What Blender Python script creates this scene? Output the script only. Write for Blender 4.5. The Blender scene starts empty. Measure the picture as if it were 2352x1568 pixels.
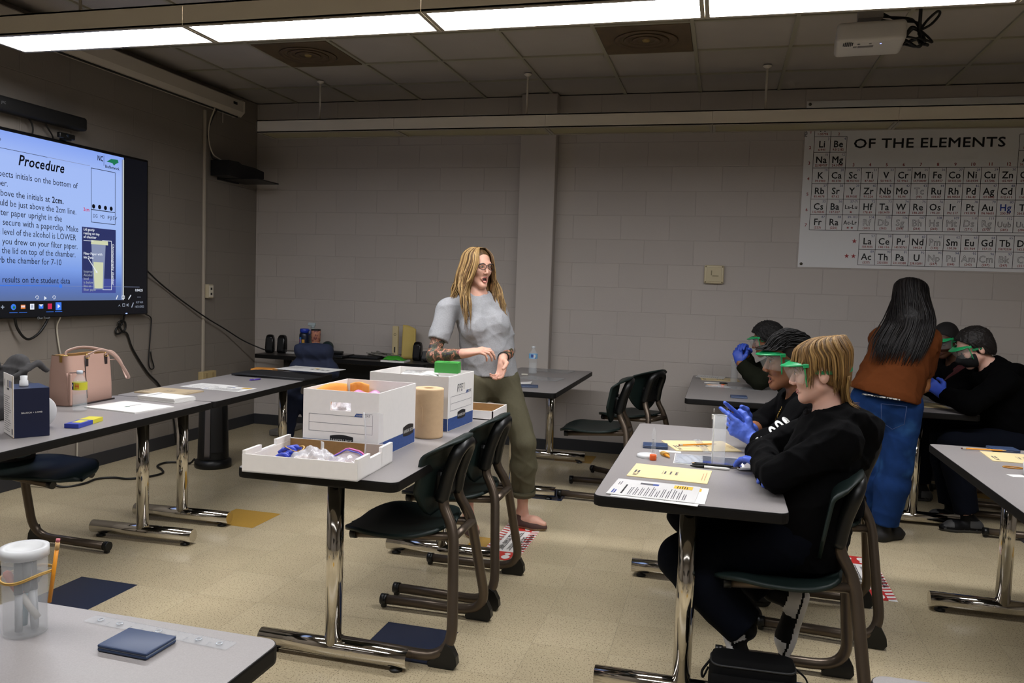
import bpy, bmesh, math, random
import numpy as np
from mathutils import Vector, Matrix, noise as mnoise

C = bpy.context.scene.collection
S = bpy.context.scene
PI = math.pi
random.seed(7)

# ---------------------------------------------------------------- camera
cam_d = bpy.data.cameras.new('camera')
cam = bpy.data.objects.new('camera', cam_d)
C.objects.link(cam)
cam_d.sensor_width = 36.0
cam_d.lens = 28.303
cam_d.clip_start = 0.05
YAW, PITCH, ROLL = 0.254481, -0.066892, 0.0335356
def cam_axes():
    r = Vector((math.cos(YAW), math.sin(YAW), 0)); f = Vector((-math.sin(YAW), math.cos(YAW), 0)); u = Vector((0, 0, 1))
    f2 = f*math.cos(PITCH) + u*math.sin(PITCH); u2 = u*math.cos(PITCH) - f*math.sin(PITCH)
    return r*math.cos(ROLL) + u2*math.sin(ROLL), u2*math.cos(ROLL) - r*math.sin(ROLL), f2
_r, _u, _f = cam_axes()
cam.matrix_world = Matrix(((_r.x, _u.x, -_f.x, 2.79709), (_r.y, _u.y, -_f.y, -3.02083), (_r.z, _u.z, -_f.z, 1.395094), (0, 0, 0, 1)))
S.camera = cam
cam_d.dof.use_dof = False

# ---------------------------------------------------------------- world, exposure
w = bpy.data.worlds.new('world'); S.world = w; w.use_nodes = True
w.node_tree.nodes['Background'].inputs[0].default_value = (0.6, 0.65, 0.7, 1)
w.node_tree.nodes['Background'].inputs[1].default_value = 0.02
S.view_settings.view_transform = 'Standard'
S.view_settings.look = 'None'
S.view_settings.gamma = 1.0
S.view_settings.use_curve_mapping = False
S.view_settings.exposure = 0.0
F0K, F2K = 0.75, .12     # lamp over the camera, and the added fill lamp behind it
LAMP = 28.0          # radiance of the lit lamp lenses
SCREEN = 0.9          # radiance scale of the television picture
S.cycles.use_denoising = True
S.cycles.max_bounces = 10
S.cycles.diffuse_bounces = 5
S.cycles.transparent_max_bounces = 16
S.cycles.sample_clamp_indirect = 6.0

# ---------------------------------------------------------------- materials
MATS = {}
def srgb(h):
    if isinstance(h, str):
        h = h.lstrip('#'); c = [int(h[i:i+2], 16)/255 for i in (0, 2, 4)]
    else: c = h
    return tuple(x/12.92 if x <= 0.04045 else ((x+0.055)/1.055)**2.4 for x in c)
def mat(name, col='#808080', rough=0.5, metal=0.0, noise=None, bump=None, spec=None, trans=0.0, alpha=1.0, ior=1.45, emit=None, sheen=0.0, coat=0.0, var=None):
    """noise=(scale, amount) varies brightness; var=(colour2, scale, threshold, softness) mottles towards a second colour; bump=(scale, strength, distance)"""
    if name in MATS: return MATS[name]
    m = bpy.data.materials.new(name); m.use_nodes = True
    nt = m.node_tree; N = nt.nodes; L = nt.links
    b = N['Principled BSDF']
    c = srgb(col)
    b.inputs['Base Color'].default_value = (*c, 1)
    b.inputs['Roughness'].default_value = rough
    b.inputs['Metallic'].default_value = metal
    b.inputs['IOR'].default_value = ior
    b.inputs['Transmission Weight'].default_value = trans
    b.inputs['Alpha'].default_value = alpha
    if spec is not None: b.inputs['Specular IOR Level'].default_value = spec
    if sheen: b.inputs['Sheen Weight'].default_value = sheen
    if coat: b.inputs['Coat Weight'].default_value = coat; b.inputs['Coat Roughness'].default_value = 0.08
    if emit:
        b.inputs['Emission Color'].default_value = (*srgb(emit[0]), 1); b.inputs['Emission Strength'].default_value = emit[1]
    tc = None
    if noise or bump or var:
        tc = N.new('ShaderNodeTexCoord')
    last = None
    if var:
        n = N.new('ShaderNodeTexNoise'); n.inputs['Scale'].default_value = var[1]; n.inputs['Detail'].default_value = 3
        L.new(tc.outputs['Object'], n.inputs['Vector'])
        mr = N.new('ShaderNodeMapRange'); mr.inputs[1].default_value = var[2]; mr.inputs[2].default_value = var[2]+var[3]
        L.new(n.outputs['Fac'], mr.inputs[0])
        mx = N.new('ShaderNodeMix'); mx.data_type = 'RGBA'
        mx.inputs[6].default_value = (*c, 1); mx.inputs[7].default_value = (*srgb(var[0]), 1)
        L.new(mr.outputs[0], mx.inputs[0]); last = mx.outputs[2]
    if noise:
        n = N.new('ShaderNodeTexNoise'); n.inputs['Scale'].default_value = noise[0]; n.inputs['Detail'].default_value = 4
        L.new(tc.outputs['Object'], n.inputs['Vector'])
        mr = N.new('ShaderNodeMapRange'); mr.inputs[1].default_value = .25; mr.inputs[2].default_value = .75
        mr.inputs[3].default_value = 1-noise[1]; mr.inputs[4].default_value = 1+noise[1]
        L.new(n.outputs['Fac'], mr.inputs[0])
        mx = N.new('ShaderNodeMix'); mx.data_type = 'RGBA'; mx.blend_type = 'MULTIPLY'; mx.inputs[0].default_value = 1
        if last: L.new(last, mx.inputs[6])
        else: mx.inputs[6].default_value = (*c, 1)
        L.new(mr.outputs[0], mx.inputs[7]); last = mx.outputs[2]
    if last: L.new(last, b.inputs['Base Color'])
    if bump:
        n = N.new('ShaderNodeTexNoise'); n.inputs['Scale'].default_value = bump[0]; n.inputs['Detail'].default_value = 3
        L.new(tc.outputs['Object'], n.inputs['Vector'])
        bp = N.new('ShaderNodeBump'); bp.inputs['Strength'].default_value = bump[1]; bp.inputs['Distance'].default_value = bump[2]
        L.new(n.outputs['Fac'], bp.inputs['Height']); L.new(bp.outputs[0], b.inputs['Normal'])
    MATS[name] = m
    return m

def block_wall_mat(name, horiz, col, off):
    """painted concrete block: running bond courses of 203 mm, blocks of 406 mm"""
    m = bpy.data.materials.new(name); m.use_nodes = True; nt = m.node_tree; N = nt.nodes; L = nt.links
    b = N['Principled BSDF']; b.inputs['Roughness'].default_value = .55; b.inputs['Specular IOR Level'].default_value = .3
    tc = N.new('ShaderNodeTexCoord'); sp = N.new('ShaderNodeSeparateXYZ'); cb = N.new('ShaderNodeCombineXYZ')
    L.new(tc.outputs['Object'], sp.inputs[0])
    ad = N.new('ShaderNodeMath'); ad.operation = 'ADD'; ad.inputs[1].default_value = off; L.new(sp.outputs[horiz], ad.inputs[0])
    L.new(ad.outputs[0], cb.inputs[0]); L.new(sp.outputs['Z'], cb.inputs[1])
    br = N.new('ShaderNodeTexBrick'); br.offset = .5
    br.inputs['Scale'].default_value = 1; br.inputs['Mortar Size'].default_value = .0045; br.inputs['Mortar Smooth'].default_value = .6
    br.inputs['Brick Width'].default_value = .406; br.inputs['Row Height'].default_value = .2032; br.inputs['Bias'].default_value = 0
    c = srgb(col)
    br.inputs['Color1'].default_value = (*[x*.97 for x in c], 1); br.inputs['Color2'].default_value = (*[x*1.03 for x in c], 1)
    br.inputs['Mortar'].default_value = (*[x*.95 for x in c], 1)
    L.new(cb.outputs[0], br.inputs['Vector']); L.new(br.outputs['Color'], b.inputs['Base Color'])
    n = N.new('ShaderNodeTexNoise'); n.inputs['Scale'].default_value = 90; n.inputs['Detail'].default_value = 4
    L.new(tc.outputs['Object'], n.inputs['Vector'])
    mu = N.new('ShaderNodeMath'); mu.operation = 'MULTIPLY'; mu.inputs[1].default_value = -1.0; L.new(br.outputs['Fac'], mu.inputs[0])
    m2 = N.new('ShaderNodeMath'); m2.operation = 'MULTIPLY_ADD'; m2.inputs[1].default_value = .35; L.new(n.outputs['Fac'], m2.inputs[0]); L.new(mu.outputs[0], m2.inputs[2])
    bp = N.new('ShaderNodeBump'); bp.inputs['Strength'].default_value = .55; bp.inputs['Distance'].default_value = .004
    L.new(m2.outputs[0], bp.inputs['Height']); L.new(bp.outputs[0], b.inputs['Normal'])
    return m

def floor_mat(name, col, speck, amount, light=None):
    """waxed vinyl tile with fine chips"""
    m = bpy.data.materials.new(name); m.use_nodes = True; nt = m.node_tree; N = nt.nodes; L = nt.links
    b = N['Principled BSDF']; b.inputs['Roughness'].default_value = .22; b.inputs['Specular IOR Level'].default_value = .42
    tc = N.new('ShaderNodeTexCoord')
    n = N.new('ShaderNodeTexNoise'); n.inputs['Scale'].default_value = 170; n.inputs['Detail'].default_value = 2
    L.new(tc.outputs['Object'], n.inputs['Vector'])
    mr = N.new('ShaderNodeMapRange'); mr.inputs[1].default_value = .56; mr.inputs[2].default_value = .66; mr.inputs[3].default_value = 0; mr.inputs[4].default_value = amount
    L.new(n.outputs['Fac'], mr.inputs[0])
    mx = N.new('ShaderNodeMix'); mx.data_type = 'RGBA'; mx.inputs[6].default_value = (*srgb(col), 1); mx.inputs[7].default_value = (*srgb(speck), 1)
    L.new(mr.outputs[0], mx.inputs[0])
    n2 = N.new('ShaderNodeTexNoise'); n2.inputs['Scale'].default_value = 2.2; n2.inputs['Detail'].default_value = 5
    L.new(tc.outputs['Object'], n2.inputs['Vector'])
    mr2 = N.new('ShaderNodeMapRange'); mr2.inputs[1].default_value = .3; mr2.inputs[2].default_value = .7; mr2.inputs[3].default_value = .9; mr2.inputs[4].default_value = 1.06
    L.new(n2.outputs['Fac'], mr2.inputs[0])
    mx2 = N.new('ShaderNodeMix'); mx2.data_type = 'RGBA'; mx2.blend_type = 'MULTIPLY'; mx2.inputs[0].default_value = 1
    L.new(mx.outputs[2], mx2.inputs[6]); L.new(mr2.outputs[0], mx2.inputs[7]); L.new(mx2.outputs[2], b.inputs['Base Color'])
    mr3 = N.new('ShaderNodeMapRange'); mr3.inputs[1].default_value = .3; mr3.inputs[2].default_value = .7; mr3.inputs[3].default_value = .27; mr3.inputs[4].default_value = .21
    L.new(n2.outputs['Fac'], mr3.inputs[0]); L.new(mr3.outputs[0], b.inputs['Roughness'])
    return m

# ---------------------------------------------------------------- mesh builder
class MB:
    def __init__(s): s.v = []; s.f = []; s.m = []; s.s = []
    def add(s, vs, fs, mi=0, smooth=False, M=None):
        o = len(s.v)
        if M is not None: vs = [tuple(M @ Vector(p)) for p in vs]
        s.v.extend([tuple(p) for p in vs])
        for f in fs:
            s.f.append(tuple(i+o for i in f)); s.m.append(mi); s.s.append(smooth)
        return s
    def box(s, c, size, mi=0, M=None, r=0.0, seg=2):
        x, y, z = [k/2 for k in size]
        if r > 0:
            bm = bmesh.new(); bmesh.ops.create_cube(bm, size=1)
            for v in bm.verts: v.co = Vector((v.co.x*size[0], v.co.y*size[1], v.co.z*size[2]))
            bmesh.ops.bevel(bm, geom=bm.edges[:], offset=min(r, .49*min(size)), segments=seg, profile=.5, affect='EDGES')
            bm.verts.index_update()
            vs = [(v.co.x+c[0], v.co.y+c[1], v.co.z+c[2]) for v in bm.verts]; fs = [[v.index for v in f.verts] for f in bm.faces]; bm.free()
            return s.add(vs, fs, mi, seg > 2, M)
        vs = [(c[0]+a*x, c[1]+b*y, c[2]+d*z) for a in (-1, 1) for b in (-1, 1) for d in (-1, 1)]
        return s.add(vs, [(0,1,3,2), (4,6,7,5), (0,4,5,1), (2,3,7,6), (0,2,6,4), (1,5,7,3)], mi, False, M)
    def quad(s, a, b, c, d, mi=0): return s.add([a, b, c, d], [(0,1,2,3)], mi)
    def tube(s, pts, r, seg=10, mi=0, caps=True, flat=None, M=None, closed=False):
        """tube along a polyline; r number or list; flat=(f) squashes the section in the second frame axis"""
        P = [Vector(p) for p in pts]; n = len(P)
        R = r if isinstance(r, (list, tuple)) else [r]*n
        vs = []; fs = []
        prev = None
        for i in range(n):
            if closed: t = (P[(i+1) % n]-P[i-1])
            elif i == 0: t = P[1]-P[0]
            elif i == n-1: t = P[-1]-P[-2]
            else: t = (P[i+1]-P[i]).normalized() + (P[i]-P[i-1]).normalized()
            if t.length < 1e-9: t = Vector((0, 0, 1))
            t.normalize()
            if prev is None:
                a = Vector((0, 0, 1)) if abs(t.z) < .9 else Vector((1, 0, 0))
                nx = t.cross(a).normalized()
            else:
                nx = prev - t*prev.dot(t)
                if nx.length < 1e-6: nx = t.orthogonal()
                nx.normalize()
            prev = nx; ny = t.cross(nx)
            for k in range(seg):
                an = 2*PI*k/seg
                vs.append(P[i] + nx*(math.cos(an)*R[i]) + ny*(math.sin(an)*R[i]*(flat or 1)))
        m = n if closed else n-1
        for i in range(m):
            j = (i+1) % n
            for k in range(seg):
                l = (k+1) % seg
                fs.append((i*seg+k, i*seg+l, j*seg+l, j*seg+k))
        s.add(vs, fs, mi, True, M)
        if caps and not closed:
            o = len(s.v) - n*seg
            s.f.append(tuple(o+k for k in reversed(range(seg)))); s.m.append(mi); s.s.append(False)
            s.f.append(tuple(o+(n-1)*seg+k for k in range(seg))); s.m.append(mi); s.s.append(False)
        return s
    def lathe(s, prof, seg=24, mi=0, M=None, smooth=True, mis=None):
        """prof [(r,z)...] turned about local Z; r=0 closes with a point"""
        vs = []; rows = []
        for r, z in prof:
            if r <= 1e-7: rows.append([len(vs)]); vs.append((0, 0, z))
            else:
                rows.append(list(range(len(vs), len(vs)+seg)))
                vs.extend([(r*math.cos(2*PI*k/seg), r*math.sin(2*PI*k/seg), z) for k in range(seg)])
        for i in range(len(rows)-1):
            a, b = rows[i], rows[i+1]; fs = []
            if len(a) == 1 and len(b) == 1: continue
            for k in range(seg):
                l = (k+1) % seg
                if len(a) == 1: fs.append((a[0], b[l], b[k]))
                elif len(b) == 1: fs.append((a[k], a[l], b[0]))
                else: fs.append((a[k], a[l], b[l], b[k]))
            o = len(s.v)
            for f in fs:
                s.f.append(tuple(x+o for x in f)); s.m.append(mis[i] if mis else mi); s.s.append(smooth)
        s.v.extend([tuple(M @ Vector(p)) if M is not None else p for p in vs])
        return s
    def prism(s, out, z0, z1, mi=0, M=None, mside=None, mtop=None, smooth=False):
        n = len(out)
        vs = [(x, y, z0) for x, y in out] + [(x, y, z1) for x, y in out]
        o = len(s.v)
        s.add(vs, [], mi, False, M)
        for k in range(n):
            l = (k+1) % n
            s.f.append((o+k, o+l, o+n+l, o+n+k)); s.m.append(mi if mside is None else mside); s.s.append(smooth)
        s.f.append(tuple(o+k for k in reversed(range(n)))); s.m.append(mi); s.s.append(False)
        s.f.append(tuple(o+n+k for k in range(n))); s.m.append(mi if mtop is None else mtop); s.s.append(False)
        return s
    def grid(s, fn, nu, nv, mi=0, smooth=True, M=None, thick=0.0):
        """surface fn(u,v) u,v in 0..1; thick>0 gives it a back side displaced along the normal"""
        P = [[Vector(fn(i/nu, j/nv)) for j in range(nv+1)] for i in range(nu+1)]
        W = nv+1
        vs = [p for row in P for p in row]
        fs = [(i*W+j, (i+1)*W+j, (i+1)*W+j+1, i*W+j+1) for i in range(nu) for j in range(nv)]
        if thick:
            back = []
            for i in range(nu+1):
                for j in range(nv+1):
                    du = P[min(i+1, nu)][j]-P[max(i-1, 0)][j]; dv = P[i][min(j+1, nv)]-P[i][max(j-1, 0)]
                    nn = du.cross(dv)
                    nn = nn.normalized() if nn.length > 1e-12 else Vector((0, 0, 1))
                    back.append(P[i][j] - nn*thick)
            o = len(vs); vs += back
            fs += [tuple(reversed([k+o for k in f])) for f in list(fs)]
            for i in range(nu):
                fs.append((i*W, o+i*W, o+(i+1)*W, (i+1)*W)); fs.append((i*W+nv, (i+1)*W+nv, o+(i+1)*W+nv, o+i*W+nv))
            for j in range(nv):
                fs.append((j, j+1, o+j+1, o+j)); fs.append((nu*W+j, o+nu*W+j, o+nu*W+j+1, nu*W+j+1))
        return s.add(vs, fs, mi, smooth, M)

def obj(name, mb, mats, parent=None):
    me = bpy.data.meshes.new(name)
    if isinstance(mb, tuple): V, F, mi, sm = mb
    else: V, F, mi, sm = mb.v, mb.f, mb.m, mb.s
    me.from_pydata([tuple(v) for v in V] if not isinstance(V, np.ndarray) else V.tolist(), [], F if not isinstance(F, np.ndarray) else F.tolist())
    if not isinstance(mats, (list, tuple)): mats = [mats]
    for m in mats: me.materials.append(m)
    if len(me.polygons) == len(mi):
        me.polygons.foreach_set('material_index', list(mi)); me.polygons.foreach_set('use_smooth', [bool(x) for x in sm])
    me.update()
    o = bpy.data.objects.new(name, me); C.objects.link(o)
    if parent: o.parent = parent
    return o
def thing(name, label, cat, loc=(0, 0, 0), rotz=0.0, group=None):
    o = bpy.data.objects.new(name, None); C.objects.link(o)
    o.empty_display_size = .1
    o.location = loc; o.rotation_euler = (0, 0, rotz); o['label'] = label; o['category'] = cat
    if group: o['group'] = group
    return o
def tag(o, label, cat, group=None):
    o['label'] = label; o['category'] = cat
    if group: o['group'] = group
    return o
def struct(name, mb, mats, parent=None):
    o = obj(name, mb, mats, parent)
    if not parent: o['kind'] = 'structure'
    return o
def dup(root, loc, rotz, label, group=None):
    r = root.copy(); C.objects.link(r); r.location = loc; r.rotation_euler = (0, 0, rotz); r['label'] = label
    if group: r['group'] = group
    for ch in list(root.children):
        c = ch.copy(); C.objects.link(c); c.parent = r
        for g in list(ch.children):
            d = g.copy(); C.objects.link(d); d.parent = c
    return r
def rrect(x0, y0, x1, y1, r, n=5):
    out = []
    for cx, cy, a in ((x1-r, y0+r, -PI/2), (x1-r, y1-r, 0), (x0+r, y1-r, PI/2), (x0+r, y0+r, PI)):
        for k in range(n+1):
            t = a + PI/2*k/n; out.append((cx+r*math.cos(t), cy+r*math.sin(t)))
    return out
def bez(pts, n=8):
    """Catmull-Rom through pts"""
    P = [Vector(p) for p in pts]; Q = [P[0]*2-P[1]] + P + [P[-1]*2-P[-2]]; out = []
    for i in range(1, len(Q)-2):
        for k in range(n):
            t = k/n; a, b, c, d = Q[i-1], Q[i], Q[i+1], Q[i+2]
            out.append(.5*((2*b)+(c-a)*t+(2*a-5*b+4*c-d)*t*t+(3*b-a-3*c+d)*t**3))
    out.append(P[-1]); return out
def fillet(pts, r, n=6):
    """polyline with its inner corners rounded"""
    P = [Vector(p) for p in pts]; out = [P[0]]
    for i in range(1, len(P)-1):
        a = (P[i-1]-P[i]); b = (P[i+1]-P[i]); rr = r[i-1] if isinstance(r, (list, tuple)) else r
        d = min(rr, a.length*.48, b.length*.48); p0 = P[i]+a.normalized()*d; p1 = P[i]+b.normalized()*d
        for k in range(n+1):
            t = k/n; out.append(p0*(1-t)**2 + P[i]*2*t*(1-t) + p1*t*t)
    out.append(P[-1]); return out
def frame(o, x, y, z=None):
    x = Vector(x).normalized(); y = Vector(y); y = (y - x*y.dot(x)).normalized(); z = x.cross(y)
    return Matrix(((x.x, y.x, z.x, o[0]), (x.y, y.y, z.y, o[1]), (x.z, y.z, z.z, o[2]), (0, 0, 0, 1)))
def RZ(a, loc=(0, 0, 0)): return Matrix.Translation(loc) @ Matrix.Rotation(a, 4, 'Z')

# ---------------------------------------------------------------- lettering: glyphs of the built-in font, laid out as flat faces
GL = {}
def load_glyphs(off):
    chars = [chr(c) for c in range(33, 127)]; obs = []
    for ch in chars:
        for rep in (1, 2):
            cu = bpy.data.curves.new('glyph', 'FONT'); cu.body = ch*rep; cu.resolution_u = 2; cu.offset = off; cu.size = 1
            o = bpy.data.objects.new('glyph', cu); C.objects.link(o); obs.append(o)
    dg = bpy.context.evaluated_depsgraph_get(); dg.update()
    for i, ch in enumerate(chars):
        m1 = obs[2*i].evaluated_get(dg).to_mesh()
        V = [(v.co.x, v.co.y) for v in m1.vertices]; F = [tuple(p.vertices) for p in m1.polygons]
        w1 = max([v[0] for v in V], default=0)
        cnt = {}
        for f in F:
            for a, b in zip(f, f[1:]+f[:1]): cnt[(min(a, b), max(a, b))] = cnt.get((min(a, b), max(a, b)), 0)+1
        E_ = [e for e, n in cnt.items() if n == 1]
        obs[2*i].evaluated_get(dg).to_mesh_clear()
        m2 = obs[2*i+1].evaluated_get(dg).to_mesh(); w2 = max([v.co.x for v in m2.vertices], default=0); obs[2*i+1].evaluated_get(dg).to_mesh_clear()
        GL[(ch, off)] = (V, F, max(w2-w1, .12), E_)
    for o in obs:
        cu = o.data; bpy.data.objects.remove(o); bpy.data.curves.remove(cu)
def text(mb, s, M, size, mi=0, align='l', bold=False, shear=0.0, narrow=1.0, outline=0.0):
    """writes s with its baseline start (or centre, or end) at the origin of M, reading along M's x axis, facing M's z axis"""
    off = 0.0
    if ('A', off) not in GL: load_glyphs(off)
    adv = lambda c: .3 if c == ' ' else GL[(c, off)][2] + (.03 if bold else 0)
    W = sum(adv(c) for c in s)*size*narrow
    x = {'l': 0, 'c': -W/2, 'r': -W}[align]
    for c in s:
        if c != ' ':
            V, F, a, E_ = GL[(c, off)]
            pos = [(x + (vx + shear*vy)*size*narrow, vy*size, 0) for vx, vy in V]
            if outline:
                vs = []; fs = []
                for e in E_:
                    p, q = Vector(pos[e[0]]), Vector(pos[e[1]]); d = q-p
                    if d.length < 1e-9: continue
                    nn = Vector((-d.y, d.x, 0)).normalized()*outline/2; k = len(vs)
                    vs += [p-nn, q-nn, q+nn, p+nn]; fs.append((k, k+1, k+2, k+3))
                mb.add(vs, fs, mi, False, M)
            else: mb.add(pos, F, mi, False, M)
            if bold and not outline:
                vs = []; fs = []; hw = .017*size
                for e in E_:
                    p, q = Vector(pos[e[0]]), Vector(pos[e[1]]); d = q-p
                    if d.length < 1e-9: continue
                    d.normalize(); nn = Vector((-d.y, d.x, 0))*hw; p = p-d*hw*.6; q = q+d*hw*.6; k = len(vs)
                    vs += [p-nn, q-nn, q+nn, p+nn]; fs.append((k, k+1, k+2, k+3))
                mb.add(vs, fs, mi, False, M)
        x += adv(c)*size*narrow
    return W
def rect(mb, M, x0, y0, x1, y1, mi, z=0.0): mb.add([(x0, y0, z), (x1, y0, z), (x1, y1, z), (x0, y1, z)], [(0, 1, 2, 3)], mi, False, M)
def lines_block(mb, M, x0, y0, w_, n, pitch, h, mi, seed=0, ragged=.35):
    """rows of short dark dashes: print too fine to read"""
    rr = random.Random(seed)
    for k in range(n):
        x = x0; end = x0 + w_*(1-ragged*rr.random())
        while x < end:
            d = min(w_*(.04+.1*rr.random()), end-x); rect(mb, M, x, y0-k*pitch, x+d, y0-k*pitch+h, mi); x += d + w_*.015
# ================================================================ THE ROOM
XL, YB, ZC = -1.54, 3.83, 3.035
XR, YF = 6.7, -6.2
T = .3048
paint = '#aaa39d'
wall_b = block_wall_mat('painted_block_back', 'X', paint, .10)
wall_l = block_wall_mat('painted_block_side_shaded', 'Y', '#7d766e', .05)  # colour darkened to stand in for the weaker light on the left wall
mb = MB(); mb.box(((XL+XR)/2, YB+.1, ZC/2), (XR-XL+.4, .2, ZC)); struct('wall_back', mb, wall_b)
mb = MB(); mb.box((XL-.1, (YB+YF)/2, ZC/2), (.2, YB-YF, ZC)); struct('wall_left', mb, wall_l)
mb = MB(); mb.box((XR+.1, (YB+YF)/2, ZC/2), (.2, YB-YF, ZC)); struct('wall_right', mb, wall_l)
mb = MB(); mb.box(((XL+XR)/2, YF-.1, ZC/2), (XR-XL+.4, .2, ZC)); struct('wall_front', mb, wall_b)
smooth_paint = mat('smooth_wall_paint', '#aba49e', .6, bump=(120, .15, .002))
mb = MB(); mb.box((1.215, YB-.055, ZC/2), (.31, .11, ZC), r=.006); struct('trim_1', mb, smooth_paint)       # the pilaster
cove = mat('black_rubber_cove_base', '#2b2c30', .45)
mb = MB()
for a, b in ((XL+.003, 1.06), (1.37, XR)): mb.box(((a+b)/2, YB-.004, .05), (b-a, .008, .1), r=.003)
mb.box((1.215, YB-.114, .05), (.326, .008, .1), r=.003)
for x in (1.055, 1.375): mb.box((x, YB-.06, .05), (.008, .114, .1))
struct('baseboard_back', mb, cove)
mb = MB(); mb.box((XL+.004, (YB+YF)/2, .05), (.008, YB-YF, .1), r=.003); struct('baseboard_left', mb, cove)

# floor: 12 inch tiles, one face each, accents in navy and mustard
tile_a = floor_mat('beige_vinyl_tile', '#b8aa8c', '#6a5f4c', .8)
tile_b = floor_mat('beige_vinyl_tile_pale', '#bcae90', '#6d624d', .8)
tile_n = floor_mat('navy_vinyl_tile', '#232b40', '#1a2030', .3)
tile_y = floor_mat('mustard_vinyl_tile', '#b08a3c', '#94732f', .4)
seam = mat('tile_seam_dirt', '#7d725b', .6)
mb = MB()
g = .0007
i0, i1, j0, j1 = math.floor(XL/T)-1, math.ceil(XR/T)+1, math.floor(YF/T)-1, math.ceil(YB/T)+1
for i in range(i0, i1):
    for j in range(j0, j1):
        k = 0 if (i*7+j*13) % 5 < 3 else 1
        if i % 5 == 0 and i >= 0 and j % 8 == 7: k = 2
        if i % 5 == 0 and i >= 0 and j % 8 == 3: k = 3
        x0, x1, y0, y1 = i*T+g, (i+1)*T-g, j*T+g, (j+1)*T-g
        mb.add([(x0, y0, 0), (x1, y0, 0), (x1, y1, 0), (x0, y1, 0)], [(0, 1, 2, 3)], k)
mb.box(((i0+i1)*T/2, (j0+j1)*T/2, -.0510), ((i1-i0)*T, (j1-j0)*T, .1), 4)
struct('floor', mb, [tile_a, tile_b, tile_n, tile_y, seam])

# ceiling: 2 ft lay-in tiles hung in a T-bar grid
ctile = mat('lay_in_ceiling_tile', '#a29c95', .9, noise=(3, .05), bump=(160, .5, .002))
tbar = mat('ceiling_t_bar', '#95917f', .5)
mb = MB(); mb.box(((XL+XR)/2, (YB+YF)/2, ZC+.06), (XR-XL+.3, YB-YF+.3, .1), 0)
GX, GY, G = -1.125, 3.291, .6096
x = GX - G*2
while x < XR:
    if x > XL: mb.box((x, (YB+YF)/2, ZC+.004), (.024, YB-YF, .012), 1)
    x += G
y = GY
while y > YF:
    mb.box(((XL+XR)/2, y, ZC+.0045), (XR-XL, .024, .012), 1); y -= G
struct('ceiling', mb, [ctile, tbar])
for xa, lab in ((GX+G, 'brown stained ceiling vent panel nearest the projection screen housing'), (GX+5*G, 'brown stained ceiling vent panel between the lit lamp and the unlit lamp')):
    t = thing('ceiling_vent', lab, 'vent', (xa+G/2, GY-1.5*G, ZC-.002), 0, 'brown ceiling vent panels')
    m_ = MB(); m_.box((0, 0, .002), (G-.03, G-.03, .012), r=.003); obj('panel', m_, mat('brown_vent_panel', '#5a4a34', .45, noise=(9, .25)), t)
    for r0 in (.20, .14, .085):
        m_ = MB(); m_.lathe([(r0-.03, -.006), (r0, -.014), (r0+.008, -.006), (r0-.03, -.006)], 40); obj('vent_ring', m_, mat('brown_vent_ring', '#584733', .4), t)
    m_ = MB(); m_.lathe([(0, -.016), (.02, -.014), (.026, -.004)], 20); obj('hub', m_, mat('brass_vent_hub', '#8a7440', .4), t)

# ---------------------------------------------------------------- pendant lamps
fix_white = mat('lamp_housing_enamel', '#cfc8ba', .45)
fix_edge = mat('lamp_frame_enamel', '#8f897c', .45)
lens_lit = lambda k: mat('lit_lamp_lens_%d' % round(100*k), '#ffffff', .4, emit=('#fefdff', LAMP*k))
lens_off = mat('unlit_lamp_lens', '#8f8764', .35, noise=(40, .05))
def pendant(label, x0, n, yc, lit, dead=0):
    t = thing('pendant_lamp', label, 'ceiling lamp', (x0, yc, 2.6))
    W_, H_, Lp = .285, .10, 1.22
    for k in range(n):
        m = MB(); a = k*Lp
        m.box((a+Lp/2, -W_/2+.004, H_/2), (Lp-.002, .008, H_), 0); m.box((a+Lp/2, W_/2-.004, H_/2), (Lp-.002, .008, H_), 0)
        m.box((a+Lp/2, 0, H_-.004), (Lp-.002, W_, .008), 0)
        if k == 0: m.box((a+.004, 0, H_/2), (.008, W_, H_), 0)
        if k == n-1: m.box((a+Lp-.004, 0, H_/2), (.008, W_, H_), 0)
        h = obj('housing', m, fix_white, t)
        m = MB()
        for s in (-1, 1): m.box((a+Lp/2, s*(W_/2-.011), .002), (Lp-.004, .022, .012), 0)
        for b in (a+.011, a+Lp-.011): m.box((b, 0, .002), (.018, W_-.044, .012), 0)
        obj('lens_frame', m, fix_edge, h)
        m = MB(); m.box((a+Lp/2, 0, .006), (Lp-.04, W_-.044, .004), 0)
        obj('lens', m, lens_lit(lit) if lit and k >= dead else lens_off, h)
    for k in range(n//2+1):
        m = MB(); xx = .5 + k*1.76
        m.tube([(xx, 0, H_), (xx, 0, ZC-2.6-.002)], .008, 8, 0); m.lathe([(.008, ZC-2.6-.02), (.03, ZC-2.6-.006), (.03, ZC-2.6-.001)], 14, 0, Matrix.Translation((xx, 0, 0)))
        obj('hanger_rod', m, fix_white, t)
    return t
pendant('long lit pendant lamp over the tables of boxes and the boys', -1.0, 5, .54, 1.2)
pendant('long unlit pendant lamp hanging before the back wall', -1.0, 6, 3.105, 0)
pendant('long lit pendant lamp above the front tables', -1.0, 5, -2.05, F0K, 0)
pendant('long pendant fill lamp added unseen behind the camera', -1.0, 5, -4.6, F2K)  # added unseen lamp that brightens faces turned towards the camera

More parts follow.
